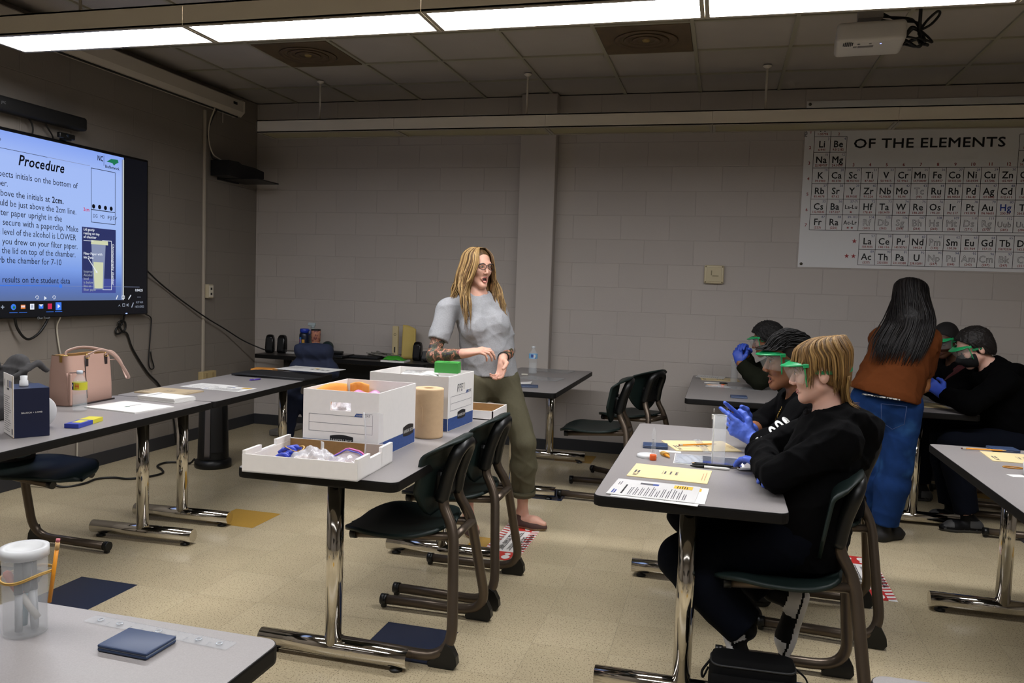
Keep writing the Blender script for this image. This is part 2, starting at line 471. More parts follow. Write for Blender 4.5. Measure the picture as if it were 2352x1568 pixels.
# ================================================================ TABLES
lam = mat('grey_speckled_laminate', '#858180', .38, noise=(420, .10), spec=.4)
blk_edge = mat('black_vinyl_edge', '#0b0a0a', .55, spec=.25)
chrome = mat('chrome_tube', '#d6d2ca', .09, 1.0)
blk_metal = mat('black_steel', '#171717', .45)
TH = .73
def make_table(label, loc, rot, group):
    t = thing('table', label, 'table', loc, rot, group)
    HX, HY = .305, .765
    out = rrect(-HX, -HY, HX, HY, .03, 6)
    m = MB(); m.prism([(x*.992, y*.997) for x, y in out], TH-.006, TH)
    obj('tabletop', m, lam, t)
    m = MB()
    n = len(out)
    prof = [(.985, -.036), (.997, -.034), (1.0, -.028), (1.0, -.006), (.997, -.001), (.988, 0.0)]
    rings = [[(x-(1-s)*math.copysign(HX, x), y-(1-s)*math.copysign(HX, y), TH+dz) for x, y in out] for s, dz in prof]
    vs = [p for r in rings for p in r]; fs = []
    for i in range(len(rings)-1):
        for k in range(n): fs.append((i*n+k, i*n+(k+1) % n, (i+1)*n+(k+1) % n, (i+1)*n+k))
    fs.append(tuple(reversed(range(n))))
    m.add(vs, fs, 0, False); obj('edge_band', m, blk_edge, t)
    for s in (-1, 1):
        y = s*.595
        m = MB(); m.tube([(0, y, .06), (0, y, TH-.036)], .031, 20); lg = obj('leg', m, chrome, t)
        m = MB(); m.tube([(-.297, y, .05), (.297, y, .05)], .034, 20); ft = obj('foot', m, chrome, lg)
        for x in (-.25, .25):
            m = MB(); m.lathe([(.008, .02), (.008, .012), (.022, .009), (.024, 0.001), (0, 0.001)], 14, 0, Matrix.Translation((x, y, 0))); obj('glide', m, blk_metal, lg)
        m = MB(); m.box((0, y, TH-.043), (.42, .06, .014), r=.003); m.lathe([(.05, TH-.05), (.045, TH-.036)], 16, 0, Matrix.Translation((0, y, 0)))
        obj('leg_bracket', m, blk_metal, lg)
    return t
grp = None
T1 = make_table('grey laminate table carrying the white storage boxes', (1.467, .215, 0), 0, grp)
dup(T1, (1.485, 2.755, 0), 0, 'grey laminate table against the pilaster with a water bottle on it')
dup(T1, (2.722, .315, 0), 0, 'grey laminate table where the blond boy and his neighbour sit')
dup(T1, (2.895, 2.94, 0), 0, 'grey laminate table behind the two boys in goggles')
R3 = math.radians(3.2)
dup(T1, (-.075, -.06, 0), R3, 'grey laminate table holding the handbag and navy box')
dup(T1, (-.16, 1.475, 0), R3, 'grey laminate table holding the black laptop sleeve near the corner')
dup(T1, (1.735, -2.485, 0), 0, 'grey laminate table closest to the camera, with ruler and lidded cup')
dup(T1, (3.385, -2.27, 0), 0, 'grey laminate table cut off at the lower right corner of the photo')
dup(T1, (4.065, .335, 0), 0, 'grey laminate table at the right edge with a lone pencil and folder')
dup(T1, (4.005, 3.03, 0), 0, 'grey laminate table the woman in brown leans over')

# ---------------------------------------------------------------- desk along the back wall
dark_top = mat('dark_charcoal_laminate', '#37332f', .42, noise=(300, .08))
grey_leg = mat('grey_painted_steel', '#6d6a66', .4, .3)
t = thing('desk', 'dark narrow desk along the back wall holding speakers and tumbler', 'desk', (-.40, 3.53, 0), math.radians(-1.5))
m = MB(); m.prism(rrect(-.82, -.245, .82, .25, .04, 6), .695, .73, 1, mtop=0); obj('desktop', m, [dark_top, blk_edge], t)
for x in (-.62, .62):
    m = MB(); m.tube([(x, 0, .04), (x, 0, .695)], .036, 18); m.box((x, 0, .03), (.09, .44, .05), r=.01); obj('leg', m, grey_leg, t)
m = MB(); m.box((0, .1, .55), (1.2, .016, .2)); obj('modesty_panel', m, blk_metal, t)

# ================================================================ CHAIRS
bronze = mat('bronze_steel_tube', '#5d5247', .32, .65)
shell = mat('dark_green_plastic_shell', '#15211f', .5, bump=(500, .12, .0006), spec=.35)
bplast = mat('black_plastic', '#0f1010', .38)
def make_chair(label, loc, rot):
    """faces local -X; heels of the runners at x=0"""
    t = thing('classroom_chair', label, 'chair', loc, rot)
    for s in (-1, 1):
        m = MB()
        p = [(-.455, s*.215, .036), (.012, s*.228, .036), (-.036, s*.105, .475), (-.094, s*.086, .575), (-.072, s*.078, .66)]
        m.tube(fillet(p, [.12, .07, .06], 8), .0205, 14)
        lg = obj('leg', m, bronze, t)
        m = MB(); m.tube([(-.462, s*.215, .036), (-.435, s*.2155, .036)], .0235, 14); m.box((-.449, s*.215, .016), (.022, .022, .028), 0, r=.004); obj('end_cap', m, bplast, lg)
        m = MB()
        side = [(-.075, .003), (.022, .003), (.034, .02), (.03, .05), (.012, .083), (-.012, .095), (-.022, .07), (-.05, .04), (-.08, .018)]
        M_ = frame((0, s*.225-.016, 0), (1, 0, 0), (0, 0, 1))
        m.prism([(x, z) for x, z in side], -.032, 0, 0, M_); obj('heel_glide', m, bplast, lg)
        m = MB()
        m.tube([(-.028, s*.108, .452), (-.43, s*.118, .425)], .0165, 12); m.tube([(-.425, s*.118, .425), (-.45, s*.118, .4235)], .019, 12, 1)
        obj('seat_rail', m, [bronze, bplast], t)
    m = MB(); m.tube([(-.03, -.11, .452), (-.03, .11, .452)], .016, 12); obj('cross_bar', m, bronze, t)
    m = MB(); m.tube([(-.3, -.11, .432), (-.3, .11, .432)], .014, 10); obj('cross_bar', m, bronze, t)
    # black loop that carries the back
    m = MB()
    p = [(-.094, -.086, .575), (-.074, -.079, .67), (-.045, -.074, .755), (-.03, -.03, .79), (-.03, .03, .79), (-.045, .074, .755), (-.074, .079, .67), (-.094, .086, .575)]
    m.tube(bez(p, 6), .0255, 14); m.box((-.112, 0, .63), (.05, .15, .12), 0, r=.02); obj('back_bracket', m, bplast, t)
    # seat shell: rounded, wider behind, waterfall front
    def seat(u, v):
        a = (u-.5)*2; b = v
        wd = .235*(1-(abs(2*b-1.0))**3.2*.999)**.5*(.9+.16*b)
        x = -.50 + .44*b; y = a*wd
        z = .452 + .02*(2*b-1)**2 - .016*(1-a*a)*math.sin(PI*b) + .006*a*a
        if b < .3: z -= .055*((.3-b)/.3)**2
        return (x, y, z)
    m = MB(); m.grid(seat, 22, 22, 0, True, None, .014); obj('seat', m, shell, t)
    # back shell: shield shape, wide at the top, rounded below, rolled top lip
    def back(u, v):
        a = (u-.5)*2; z0 = v
        w_ = .215*min(1, (max(z0, .0)/.42))**.5 if z0 < .42 else .215 + .004*(z0-.42)
        if z0 > .93: w_ *= 1-.35*((z0-.93)/.07)**2
        y = a*w_; z = .50 + .315*z0
        x = -.155 + .045*z0 - .03*(a*w_/.215)**2*(1-.4*z0)
        if z0 > .8:
            k = (z0-.8)/.2; x += .095*k*k*(1-.35*a*a); z += .012*k*(1-a*a) - .014*k*k
        return (x, y, z + .012*(1-a*a)*z0)
    m = MB(); m.grid(back, 20, 26, 0, True, None, -.012); obj('backrest', m, shell, t)
    return t
CH = make_chair('empty dark green chair tucked under the box table, nearer the camera', (1.893, -.08, 0), 0)
dup(CH, (1.893, .49, 0), 0, 'empty dark green chair tucked under the box table beside the first, farther off')
dup(CH, (2.25, 2.42, 0), 0.0, 'empty dark green chair beside the pilaster table, nearer of two')
dup(CH, (2.39, 3.02, 0), math.radians(-28), 'empty dark green chair turned askew against the back wall, farther of two')
dup(CH, (3.295, -.13, 0), math.radians(0), 'dark green chair the blond boy sits on')
dup(CH, (3.475, .63, 0), math.radians(-3), 'dark green chair the boy with clasped gloves sits on')
dup(CH, (3.62, 2.62, 0), 0, 'dark green chair of the boy in the olive sleeves')
dup(CH, (4.83, 2.50, 0), 0, 'dark green chair of the student in the black hood')
dup(CH, (4.80, 3.22, 0), 0, 'dark green chair of the student in the maroon jacket')
dup(CH, (-.575, .085, 0), PI, 'empty dark green chair on the wall side of the handbag table')
# ================================================================ ON THE WALLS
# ---- television
tvb = mat('television_bezel', '#0a0b0d', .3)
X0 = -1.46
t = thing('television', 'large wall mounted television showing the blue Procedure slide', 'television', (XL, 1.265, 1.68))
def tv(y, z, dx=0): return (X0-XL+dx, y-1.265, z-1.68)
m = MB(); m.box((.04, 0, 0), (.07, 1.965, 1.165), r=.008, mi=0); obj('body', m, tvb, t)
m = MB(); m.box((.018, 0, 0), (.03, .6, .5)); obj('wall_bracket', m, blk_metal, t)
def emis(name, col, k=1.0, rough=.25): return mat(name, '#050505', rough, emit=(col, SCREEN*k))
# the lit picture: a gradient of blue, lighter above, dimmed by the player's controls below
def slide_mat():
    mm = bpy.data.materials.new('slide_background'); mm.use_nodes = True; nt = mm.node_tree; N = nt.nodes; L = nt.links
    b = N['Principled BSDF']; b.inputs['Base Color'].default_value = (.01, .01, .012, 1); b.inputs['Roughness'].default_value = .3
    tc = N.new('ShaderNodeTexCoord'); sp = N.new('ShaderNodeSeparateXYZ'); L.new(tc.outputs['Object'], sp.inputs[0])
    mr = N.new('ShaderNodeMapRange'); mr.inputs[1].default_value = 1.205-1.68; mr.inputs[2].default_value = 2.24-1.68; L.new(sp.outputs['Z'], mr.inputs[0])
    cr = N.new('ShaderNodeValToRGB'); L.new(mr.outputs[0], cr.inputs[0])
    e = cr.color_ramp.elements
    stops = [(0.0, '#5a6f9e'), (.10, '#5c7cc8'), (.20, '#7ea2ee'), (.36, '#a2c0fa'), (.62, '#a9c4ff'), (.86, '#a8c2ff'), (1.0, '#8cabfb')]
    e[0].position = 0; e[1].position = 1
    while len(e) < len(stops): e.new(.5)
    for el, (p_, c_) in zip(e, stops): el.position = p_; el.color = (*srgb(c_), 1)
    L.new(cr.outputs[0], b.inputs['Emission Color']); b.inputs['Emission Strength'].default_value = SCREEN
    return mm
ink = mat('screen_ink', '#10131f', .3)
scr = [tvb, slide_mat(), ink, emis('screen_white', '#eef4ff'), emis('screen_navy', '#2c3468'), emis('screen_black', '#0b0d14'), emis('screen_green', '#1f7a55'), emis('screen_red', '#d02a5a'),
       emis('screen_cream', '#d7dcb8'), emis('screen_grey_blue', '#8c97b8'), emis('screen_blue', '#3f7ef2'), emis('screen_orange', '#e8823a'), emis('screen_violet', '#454f9c'), emis('screen_edge', '#d8dbc4'), emis('screen_dim', '#9aa3b4')]
m = MB()
M_ = frame((X0-XL-.004, -1.265, -1.68), (0, 1, 0), (0, 0, 1))       # screen plane: x along +Y, y up, faces the room
sx, sz = .30, 1.118
rect(m, M_, .30, 1.105, 2.23, 2.245, 5, 0)
rect(m, M_, .545, 1.208, 1.985, 2.24, 1, .0006)
rect(m, M_, 1.965, 1.208, 1.985, 2.225, 9, .0009); rect(m, M_, 1.981, 1.208, 1.987, 2.225, 13, .0012)
e2 = .0015
Mt = lambda y, z: frame((X0-XL-.004+e2, y-1.265, z-1.68), (0, 1, 0), (0, 0, 1))
def scr_text(s, y0, y1, z, size, mi=2, bold=False, shear=0, al='r', fit=True):
    """one line of the slide, ending (or starting) at y, squeezed to the width it has on the screen"""
    if ('A', 0.0) not in GL: load_glyphs(0.0)
    W = sum(.3 if c_ == ' ' else GL[(c_, 0.0)][2]+(.03 if bold else 0) for c_ in s)*size
    nar = (y1-y0)/W if fit else 1
    text(m, s, Mt(y1 if al == 'r' else y0, z), size, mi, al, bold, shear, nar)
scr_text('Procedure', 1.075, 1.437, 2.05, .092, 2, True, .22)
rect(m, M_, .56, 2.131, 1.66, 2.134, 9, e2)
rect(m, M_, .6, 2.131, 1.3, 2.1335, 2, .0018)
scr_text('D', .93, .955, 2.172, .03)
for s, y0, y1, z in (('spects initials on the bottom of', .915, 1.55, 1.963), ('per.', .928, 1.002, 1.906), ('above the initials at', .925, 1.318, 1.847), ('ould be just above the 2cm line.', .915, 1.54, 1.788),
                     ('ilter paper upright in the', .925, 1.417, 1.73), ('d secure with a paperclip. Make', .92, 1.557, 1.672), ('e level of the alcohol is LOWER', .922, 1.536, 1.614),
                     ('e you drew on your filter paper.', .92, 1.55, 1.556), ('the lid on top of the chamber.', .953, 1.532, 1.50), ('rb the chamber for 7-10', .93, 1.412, 1.442), ('results on the student data', .953, 1.483, 1.322)):
    scr_text(s, y0, y1, z, .056)
scr_text('2cm.', 1.335, 1.432, 1.847, .056, 2, True)
scr_text('NC', 1.729, 1.784, 2.182, .05, 2, True)
lines_block(m, M_, 1.729, 2.166, .055, 3, .009, .005, 2, 3, .1)
rect(m, M_, 1.789, 2.152, 1.792, 2.225, 2, e2)
m.add([(1.815, 2.185, e2), (1.84, 2.20, e2), (1.86, 2.212, e2), (1.925, 2.215, e2), (1.932, 2.196, e2), (1.90, 2.180, e2), (1.887, 2.168, e2), (1.872, 2.183, e2), (1.85, 2.185, e2)], [tuple(range(9))], 6, False, M_)
scr_text('BioNetwork', 1.802, 1.94, 2.142, .03, 2, True)
def box_outline(x0, z0, x1, z1, wd, mi):
    for a in ((x0, z0, x1, z0+wd), (x0, z1-wd, x1, z1), (x0, z0, x0+wd, z1), (x1-wd, z0, x1, z1)): rect(m, M_, *a, mi, e2)
box_outline(1.671, 1.748, 1.9, 2.122, .004, 2); rect(m, M_, 1.671, 1.834, 1.9, 1.839, 2, e2)
for k in range(4):
    cy = 1.693+k*.0555; m.add([(cy+.0145*math.cos(a*PI/8), 1.86+.0155*math.sin(a*PI/8), .002) for a in range(16)], [tuple(range(16))], 2, False, M_)
scr_text('2cm', 1.602, 1.656, 1.82, .034, 7, True)
for s, y in (('DG', 1.688), ('MD', 1.756), ('FJ', 1.823), ('EV', 1.874)): scr_text(s, y, y+.043, 1.784, .034, 2)
rect(m, M_, 1.588, 1.26, 1.905, 1.712, 4, e2)
rect(m, M_, 1.588, 1.26, 1.905, 1.36, 12, .0018)
z3 = .0024
def poly(pts, mi, z=z3): m.add([(a, b, z) for a, b in pts], [tuple(range(len(pts)))], mi, False, M_)
poly([(1.69, 1.285), (1.785, 1.285), (1.805, 1.60), (1.672, 1.60)], 9)
poly([(1.70, 1.292), (1.777, 1.292), (1.782, 1.475), (1.69, 1.475)], 8, .003)
poly([(1.668, 1.598), (1.828, 1.598), (1.826, 1.626), (1.67, 1.626)], 8, .003)
for a in ((1.60, 1.617, 1.69, 1.621), (1.772, 1.627, 1.862, 1.631), (1.858, 1.28, 1.862, 1.631), (1.775, 1.28, 1.862, 1.284)): rect(m, M_, *a, 3, .0034)
poly([(1.638, 1.497), (1.642, 1.5), (1.722, 1.408), (1.716, 1.404)], 3, .0036); poly([(1.728, 1.397), (1.722, 1.418), (1.708, 1.404)], 3, .0036)
e2 = .0032
for s, z in (('Lid gently', 1.688), ('resting on top', 1.662), ('of chamber', 1.637)): text(m, s, Mt(1.6, z), .024, 3, 'l', True)
for s, z in (('Filter Paper with', 1.523), ('Ink Dots', 1.497)): text(m, s, Mt(1.6, z), .024, 3, 'l', True)
for s, z in (('Isopropyl', 1.40), ('Alcohol', 1.375), ('level', 1.35), ('is below', 1.325), ('line on', 1.30), ('filter paper', 1.275)): text(m, s, Mt(1.6, z), .024, 14, 'l', True)
text(m, 'Chromatography chamber', frame((X0-XL-.004+e2, 1.868-1.265, 1.61-1.68), (0, 0, -1), (0, 1, 0)), .026, 3, 'l', True)
# player and task bar
e2 = .0015
rect(m, M_, .40, 1.302, 1.385, 1.307, 10, .002); rect(m, M_, 1.385, 1.3035, 2.15, 1.3055, 9, .002)
ring = [(1.402+.013*math.cos(a*PI/8), 1.304+.013*math.sin(a*PI/8)) for a in range(16)]
poly(ring, 10, .0026)
poly([(1.268, 1.212), (1.268, 1.238), (1.288, 1.225)], 3)
for cy in (1.212, 1.348):
    for k in range(9):
        a = -.3+k*.42; rect(m, M_, cy+.013*math.cos(a)-.002, 1.228+.012*math.sin(a)-.002, cy+.013*math.cos(a)+.002, 1.228+.012*math.sin(a)+.002, 3, z3)
text(m, '10', Mt(1.212, 1.216), .016, 3, 'c'); text(m, '30', Mt(1.348, 1.216), .016, 3, 'c')
rect(m, M_, .30, 1.118, 2.23, 1.207, 5, .0012)
def icon(y, mi, w_=.016, h_=.016, z=1.171): rect(m, M_, y-w_, z-h_, y+w_, z+h_, mi, z3)
icon(.955, 14, .012, .003); icon(.955, 14, .003, .012)
poly([(1.033+.019*math.cos(a*PI/7), 1.171+.019*math.sin(a*PI/7)) for a in range(14)], 10); poly([(1.036+.009*math.cos(a*PI/7), 1.168+.009*math.sin(a*PI/7)) for a in range(14)], 6, .003)
icon(1.104, 11, .017, .013); icon(1.104, 3, .014, .006, 1.173); icon(1.173, 3, .016, .018); icon(1.173, 9, .008, .010); icon(1.242, 10, .018, .014); poly([(1.224, 1.185), (1.26, 1.185), (1.242, 1.17)], 3, .003)
icon(1.313, 7, .017, .018); text(m, 'P', Mt(1.309, 1.162), .026, 3, 'c', True); icon(1.384, 10, .024, .026); poly([(1.376, 1.157), (1.376, 1.185), (1.398, 1.171)], 3, .003)
for y in (1.033, 1.104, 1.313, 1.384): rect(m, M_, y-.03, 1.134, y+.03, 1.137, 10, z3)
poly([(1.905, 1.215), (1.912, 1.212), (1.928, 1.24), (1.921, 1.245)], 3); box_outline(1.965, 1.217, 1.995, 1.24, .004, 3); poly([(2.03, 1.214), (2.036, 1.21), (2.062, 1.243), (2.056, 1.247)], 3)
poly([(1.925, 1.158), (1.94, 1.176), (1.955, 1.158), (1.94, 1.17)], 14); box_outline(1.972, 1.16, 1.999, 1.182, .004, 14); icon(2.02, 14, .006, .008); icon(2.034, 14, .002, .012); poly([(2.062, 1.154), (2.07, 1.15), (2.09, 1.186), (2.082, 1.19)], 14)
text(m, '0:04:25', Mt(2.146, 1.272), .026, 3, 'c', True); rect(m, M_, 2.125, 1.228, 2.165, 1.231, 14, z3)
text(m, '9:37 AM', Mt(2.15, 1.182), .022, 14, 'c'); text(m, '10/21/2022', Mt(2.15, 1.15), .022, 14, 'c')
obj('screen', m, scr, t)
m = MB(); text(m, 'Clear Touch', frame((X0-XL+.0005-.004, 1.265-1.265, 1.101-1.6905), (0, 1, 0), (0, 0, 1)), .02, 0, 'c'); m.box((.0765, .75, -.571), (.003, .016, .006), 1)
obj('bezel_mark', m, [mat('bezel_print', '#8a8f98', .4), mat('standby_light', '#88aaff', .4, emit=('#9db4ff', 1.5))], t)
# ---- sound bar, webcam, screen housing
t = thing('soundbar', 'long black soundbar mounted above the television', 'soundbar', (XL, .95, 2.395))
m = MB(); m.box((.075, 0, 0), (.09, 1.30, .09), r=.02, seg=4); obj('body', m, mat('black_speaker_cloth', '#0c0c0d', .7, bump=(700, .3, .001)), t)
for y in (-.4, .4):
    m = MB(); m.box((.016, y, 0), (.032, .06, .06)); obj('wall_bracket', m, blk_metal, t)
m = MB(); text(m, 'JVC', frame((.1205, -.03, -.005), (0, 1, 0), (0, 0, 1)), .02, 0); obj('maker_mark', m, mat('soundbar_print', '#77797c', .5), t)
t = thing('webcam', 'small black webcam perched on top of the television', 'webcam', (-1.445, 1.435, 2.263))
m = MB(); m.box((0, 0, .028), (.03, .13, .036), r=.008, seg=3); obj('body', m, bplast, t)
m = MB(); m.box((-.005, 0, .006), (.05, .05, .012)); obj('clip', m, bplast, t)
m = MB(); m.lathe([(0, .004), (.01, .003), (.012, 0)], 14, 0, frame((.015, 0, .03), (0, 1, 0), (0, 0, 1))); obj('lens', m, mat('camera_glass', '#16202c', .1), t)
t = thing('projection_screen_housing', 'long white roll-up projection screen case high on the side wall', 'screen case', (XL, 1.55, 2.90))
m = MB(); prof = [(.02, -.07), (.105, -.07), (.135, -.035), (.135, .055), (.11, .07), (.02, .07)]
m.prism(prof, -1.85, 1.85, 0, frame((0, 0, 0), (1, 0, 0), (0, 0, 1))); obj('case', m, mat('screen_case_enamel', '#b9b2a6', .45), t)
m = MB(); m.prism([(.018, -.074), (.1, -.074), (.139, -.037), (.139, .058), (.11, .074), (.018, .074)], -.008, .008, 0, frame((0, 1.852, 0), (1, 0, 0), (0, 0, 1)))
obj('end_cap', m, mat('screen_case_cap', '#c9c2b4', .45), t)
m = MB(); m.box((.07, 1.60, -.073), (.02, .5, .006)); m.box((.07, 0, -.073), (.03, 3.4, .004)); obj('screen_slot', m, blk_metal, t)
m = MB(); m.box((.1365, 1.72, .02), (.003, .055, .022)); obj('maker_plate', m, blk_metal, t)
m = MB(); m.tube([(.08, 1.62, -.07), (.08, 1.62, -.17)], .004, 8); obj('pull_cord', m, mat('white_cord', '#b5b0a6', .6), t)
# ---- raceway, outlets, wall shelf
ivory = mat('ivory_plastic', '#b0a58c', .45)
t = thing('cable_raceway', 'thin ivory cable raceway running down the side wall', 'conduit', (XL, 3.02, 0))
m = MB(); m.box((.009, 0, 1.69), (.018, .026, 2.24), r=.004); obj('channel', m, mat('painted_raceway', '#a79e90', .5), t)
t = thing('outlet_box', 'cream outlet box halfway up the cable raceway', 'wall outlet', (XL, 3.075, 1.275))
m = MB(); m.box((.022, 0, 0), (.044, .075, .12), r=.006); obj('box', m, ivory, t)
m = MB(); m.box((.046, 0, 0), (.004, .06, .1), r=.002); m.box((.049, 0, .022), (.002, .02, .02), 1); m.box((.049, 0, -.022), (.002, .02, .02), 1); obj('cover_plate', m, [mat('cream_cover_plate', '#cfc7b6', .4), blk_metal], t)
t = thing('outlet_box', 'yellowed outlet box low on the side wall behind the tables', 'wall outlet', (XL, 3.06, .545))
m = MB(); m.box((.025, 0, 0), (.05, .19, .075), r=.006); obj('box', m, mat('yellowed_plastic', '#b39f74', .45), t)
m = MB()
for y in (-.045, .045): m.box((.051, y, 0), (.004, .035, .045), r=.002)
obj('socket', m, mat('yellowed_socket', '#a08c63', .45), t)
t = thing('wall_shelf', 'black angular wall bracket shelf in the corner with dangling wires', 'shelf', (XL, 3.36, 2.33))
m = MB(); m.prism([(-.27, -.06), (.03, -.06), (.27, -.02), (.27, .045), (.12, .06), (-.08, .06), (-.13, .075), (-.27, .07)], .02, .2, 0, frame((0, 0, 0), (0, 1, 0), (0, 0, 1)))
obj('shelf_body', m, mat('black_shelf_enamel', '#0f0f10', .5), t)
m = MB(); m.box((.17, .1, -.062), (.36, .36, .012), r=.004); obj('shelf_plate', m, blk_metal, t)
m = MB(); m.box((.012, 0, 0), (.02, .3, .16)); obj('wall_plate', m, blk_metal, t)
def cord(label, pts, r, m_, n=8, name='cable'):
    mb_ = MB(); mb_.tube(bez(pts, n), r, 8); return tag(obj(name, mb_, m_), label, 'cable')
blk_cord = mat('black_cable', '#0d0d0d', .5); wht_cord = mat('white_cable', '#b8b1a2', .5)
cord('pair of wires dropping from the screen case to the corner shelf', [(XL+.09, 3.04, 2.826), (XL+.03, 3.055, 2.70), (XL+.025, 3.05, 2.58), (XL+.03, 3.10, 2.46), (XL+.05, 3.18, 2.42), (XL+.06, 3.2, 2.405)], .006, wht_cord)
cord('black wire hanging beside the raceway above the corner shelf', [(XL+.10, 3.06, 2.824), (XL+.022, 3.08, 2.71), (XL+.018, 3.05, 2.6), (XL+.018, 3.09, 2.5), (XL+.03, 3.1, 2.42), (XL+.06, 3.15, 2.405)], .006, blk_cord)
cord('black cable sagging from the television to the corner desk', [(XL+.07, 2.24, 1.43), (XL+.03, 2.45, 1.33), (XL+.03, 2.72, 1.19), (XL+.05, 3.0, 1.05), (XL+.06, 3.25, .945), (XL+.12, 3.44, .835), (XL+.22, 3.55, .765), (XL+.30, 3.56, .742)], .006, blk_cord)
cord('knotted black cable under the television falling behind the tables', [(XL+.05, 2.03, 1.10), (XL+.02, 2.035, 1.03), (XL+.02, 1.975, .99), (XL+.02, 1.985, .955), (XL+.025, 2.06, .985), (XL+.03, 2.05, 1.045), (XL+.03, 1.99, 1.04), (XL+.025, 2.03, .975), (XL+.02, 2.09, .95), (XL+.02, 2.15, .83), (XL+.02, 2.31, .64), (XL+.02, 2.45, .52), (XL+.02, 2.6, .3), (XL+.03, 2.65, .02)], .0075, blk_cord)
cord('short black strap cable with a loop right of the television cable', [(XL+.05, 2.245, 1.1), (XL+.02, 2.35, 1.06), (XL+.02, 2.345, .95), (XL+.02, 2.325, .73), (XL+.02, 2.345, .665), (XL+.02, 2.385, .672), (XL+.02, 2.36, .74), (XL+.02, 2.345, .8)], .005, blk_cord)
cord('black cable drooping in a loop below the television', [(XL+.06, 1.06, 1.10), (XL+.05, 1.085, 1.04), (XL+.05, 1.13, .98), (XL+.05, 1.18, .962), (XL+.05, 1.25, .995), (XL+.05, 1.305, 1.055), (XL+.06, 1.32, 1.1)], .008, blk_cord)
cord('thin white cable running down the wall above the handbag', [(XL+.06, 1.42, 1.10), (XL+.02, 1.43, 1.03), (XL+.02, 1.445, .91), (XL+.02, 1.47, .82), (XL+.02, 1.55, .65), (XL+.02, 1.6, .4), (XL+.02, 1.6, .02)], .005, wht_cord)
cord('black cable linking the soundbar to the television, first from the webcam', [(XL+.06, 1.30, 2.352), (XL+.055, 1.33, 2.32), (XL+.05, 1.37, 2.28), (XL+.04, 1.385, 2.24)], .005, blk_cord)
cord('black cable linking the soundbar to the television, second from the webcam', [(XL+.06, 1.17, 2.352), (XL+.055, 1.2, 2.33), (XL+.05, 1.215, 2.29), (XL+.04, 1.215, 2.24)], .005, blk_cord)
cord('black cord snaking over the floor to the tower heater', [(-1.5, 1.1, .35), (-1.45, 1.16, .1), (-1.3, 1.22, .012), (-1.23, 1.34, .009), (-1.245, 1.48, .009), (-1.17, 1.55, .009), (-1.06, 1.56, .009), (-.98, 1.66, .009), (-.965, 1.78, .009), (-1.04, 1.87, .009), (-1.14, 1.95, .009), (-1.16, 2.06, .009), (-1.08, 2.11, .009), (-.98, 2.1, .012), (-.93, 2.09, .05)], .0075, blk_cord)
# ---- thermostat, poster
t = thing('thermostat', 'square cream thermostat cover on the back wall below the poster', 'thermostat', (2.713, YB, 1.557))
m = MB(); m.box((0, -.02, 0), (.158, .04, .15), r=.012, seg=3); obj('cover', m, mat('cream_thermostat', '#c2b697', .45), t)
m = MB(); m.box((0, -.042, 0), (.12, .006, .115), r=.003); obj('dial_plate', m, mat('pale_dial_plate', '#b9ad8e', .5), t)
m = MB()
for sx_ in (-1, 1):
    for sz_ in (-1, 1): m.lathe([(0, .003), (.006, .002), (.006, 0)], 10, 0, frame((sx_*.066, -.04, sz_*.063), (1, 0, 0), (0, 0, 1)))
m.box((.012, -.046, -.012), (.05, .002, .008)); m.box((-.02, -.046, .012), (.008, .002, .04))
obj('screws', m, mat('thermostat_screw', '#7d7357', .4), t)

POST = """H1.00794 He4.002602 Li6.941 Be9.012182 B10.811 C12.0107 N14.0067 O15.9994 F18.998403 Ne20.1797 Na22.989707 Mg24.3050 Al26.981538 Si28.0855 P30.973761 S32.065 Cl35.453 Ar39.948 K39.0983 Ca40.078 Sc44.955910 Ti47.867 V50.9415 Cr51.9961 Mn54.938049 Fe55.8457 Co58.933200 Ni58.6934 Cu63.546 Zn65.409 Ga69.723 Ge72.64 As74.92160 Se78.96 Br79.904 Kr83.798 Rb85.4678 Sr87.62 Y88.90585 Zr91.224 Nb92.90638 Mo95.94 Tc(98) Ru101.07 Rh102.90550 Pd106.42 Ag107.8682 Cd112.411 In114.818 Sn118.710 Sb121.760 Te127.60 I126.90447 Xe131.293 Cs132.90545 Ba137.327 La138.9055 Ce140.116 Pr140.90765 Nd144.24 Pm(145) Sm150.36 Eu151.964 Gd157.25 Tb158.92534 Dy162.500 Ho164.93032 Er167.259 Tm168.93421 Yb173.04 Lu174.967 Hf178.49 Ta180.9479 W183.84 Re186.207 Os190.23 Ir192.217 Pt195.078 Au196.96655 Hg200.59 Tl204.3833 Pb207.2 Bi208.98038 Po(209) At(210) Rn(222) Fr(223) Ra(226) Ac(227) Th232.0381 Pa231.03588 U238.02891 Np(237) Pu(244) Am(243) Cm(247) Bk(247) Cf(251) Es(252) Fm(257) Md(258) No(259) Lr(262) Rf(261) Db(262) Sg(266) Bh(264) Hs(269) Mt(268) Ds(271) Rg(272) Uub(285) Uut(284)""".split()
EL = []
for s in POST:
    k = 0
    while s[k].isalpha(): k += 1
    EL.append((s[:k], s[k:]))
px0, pz0, px1, pz1 = 3.36, 1.637, 5.86, 2.94
t = thing('poster', 'wide white periodic table poster on the back wall', 'poster', (px0, YB, pz0))
pw = mat('poster_paper', '#cfcfd0', .5)
pm = [pw, mat('poster_black_ink', '#0d0d10', .5), mat('poster_red_ink', '#8e1f22', .5), mat('poster_blue_ink', '#27356f', .5), mat('poster_mercury_blue', '#1d3c9a', .5), mat('poster_grey_ink', '#55565a', .5)]
m = MB(); m.box(((px1-px0)/2, -.004, (pz1-pz0)/2), (px1-px0, .004, pz1-pz0), 0)
Mp = lambda x, z: frame((x-px0, -.0072, z-pz0), (1, 0, 0), (0, 0, 1))
CW, RH, CX0, RZ4 = .1203, .1217, 3.431, 2.4185        # cell size, left edge, top edge of the fourth row
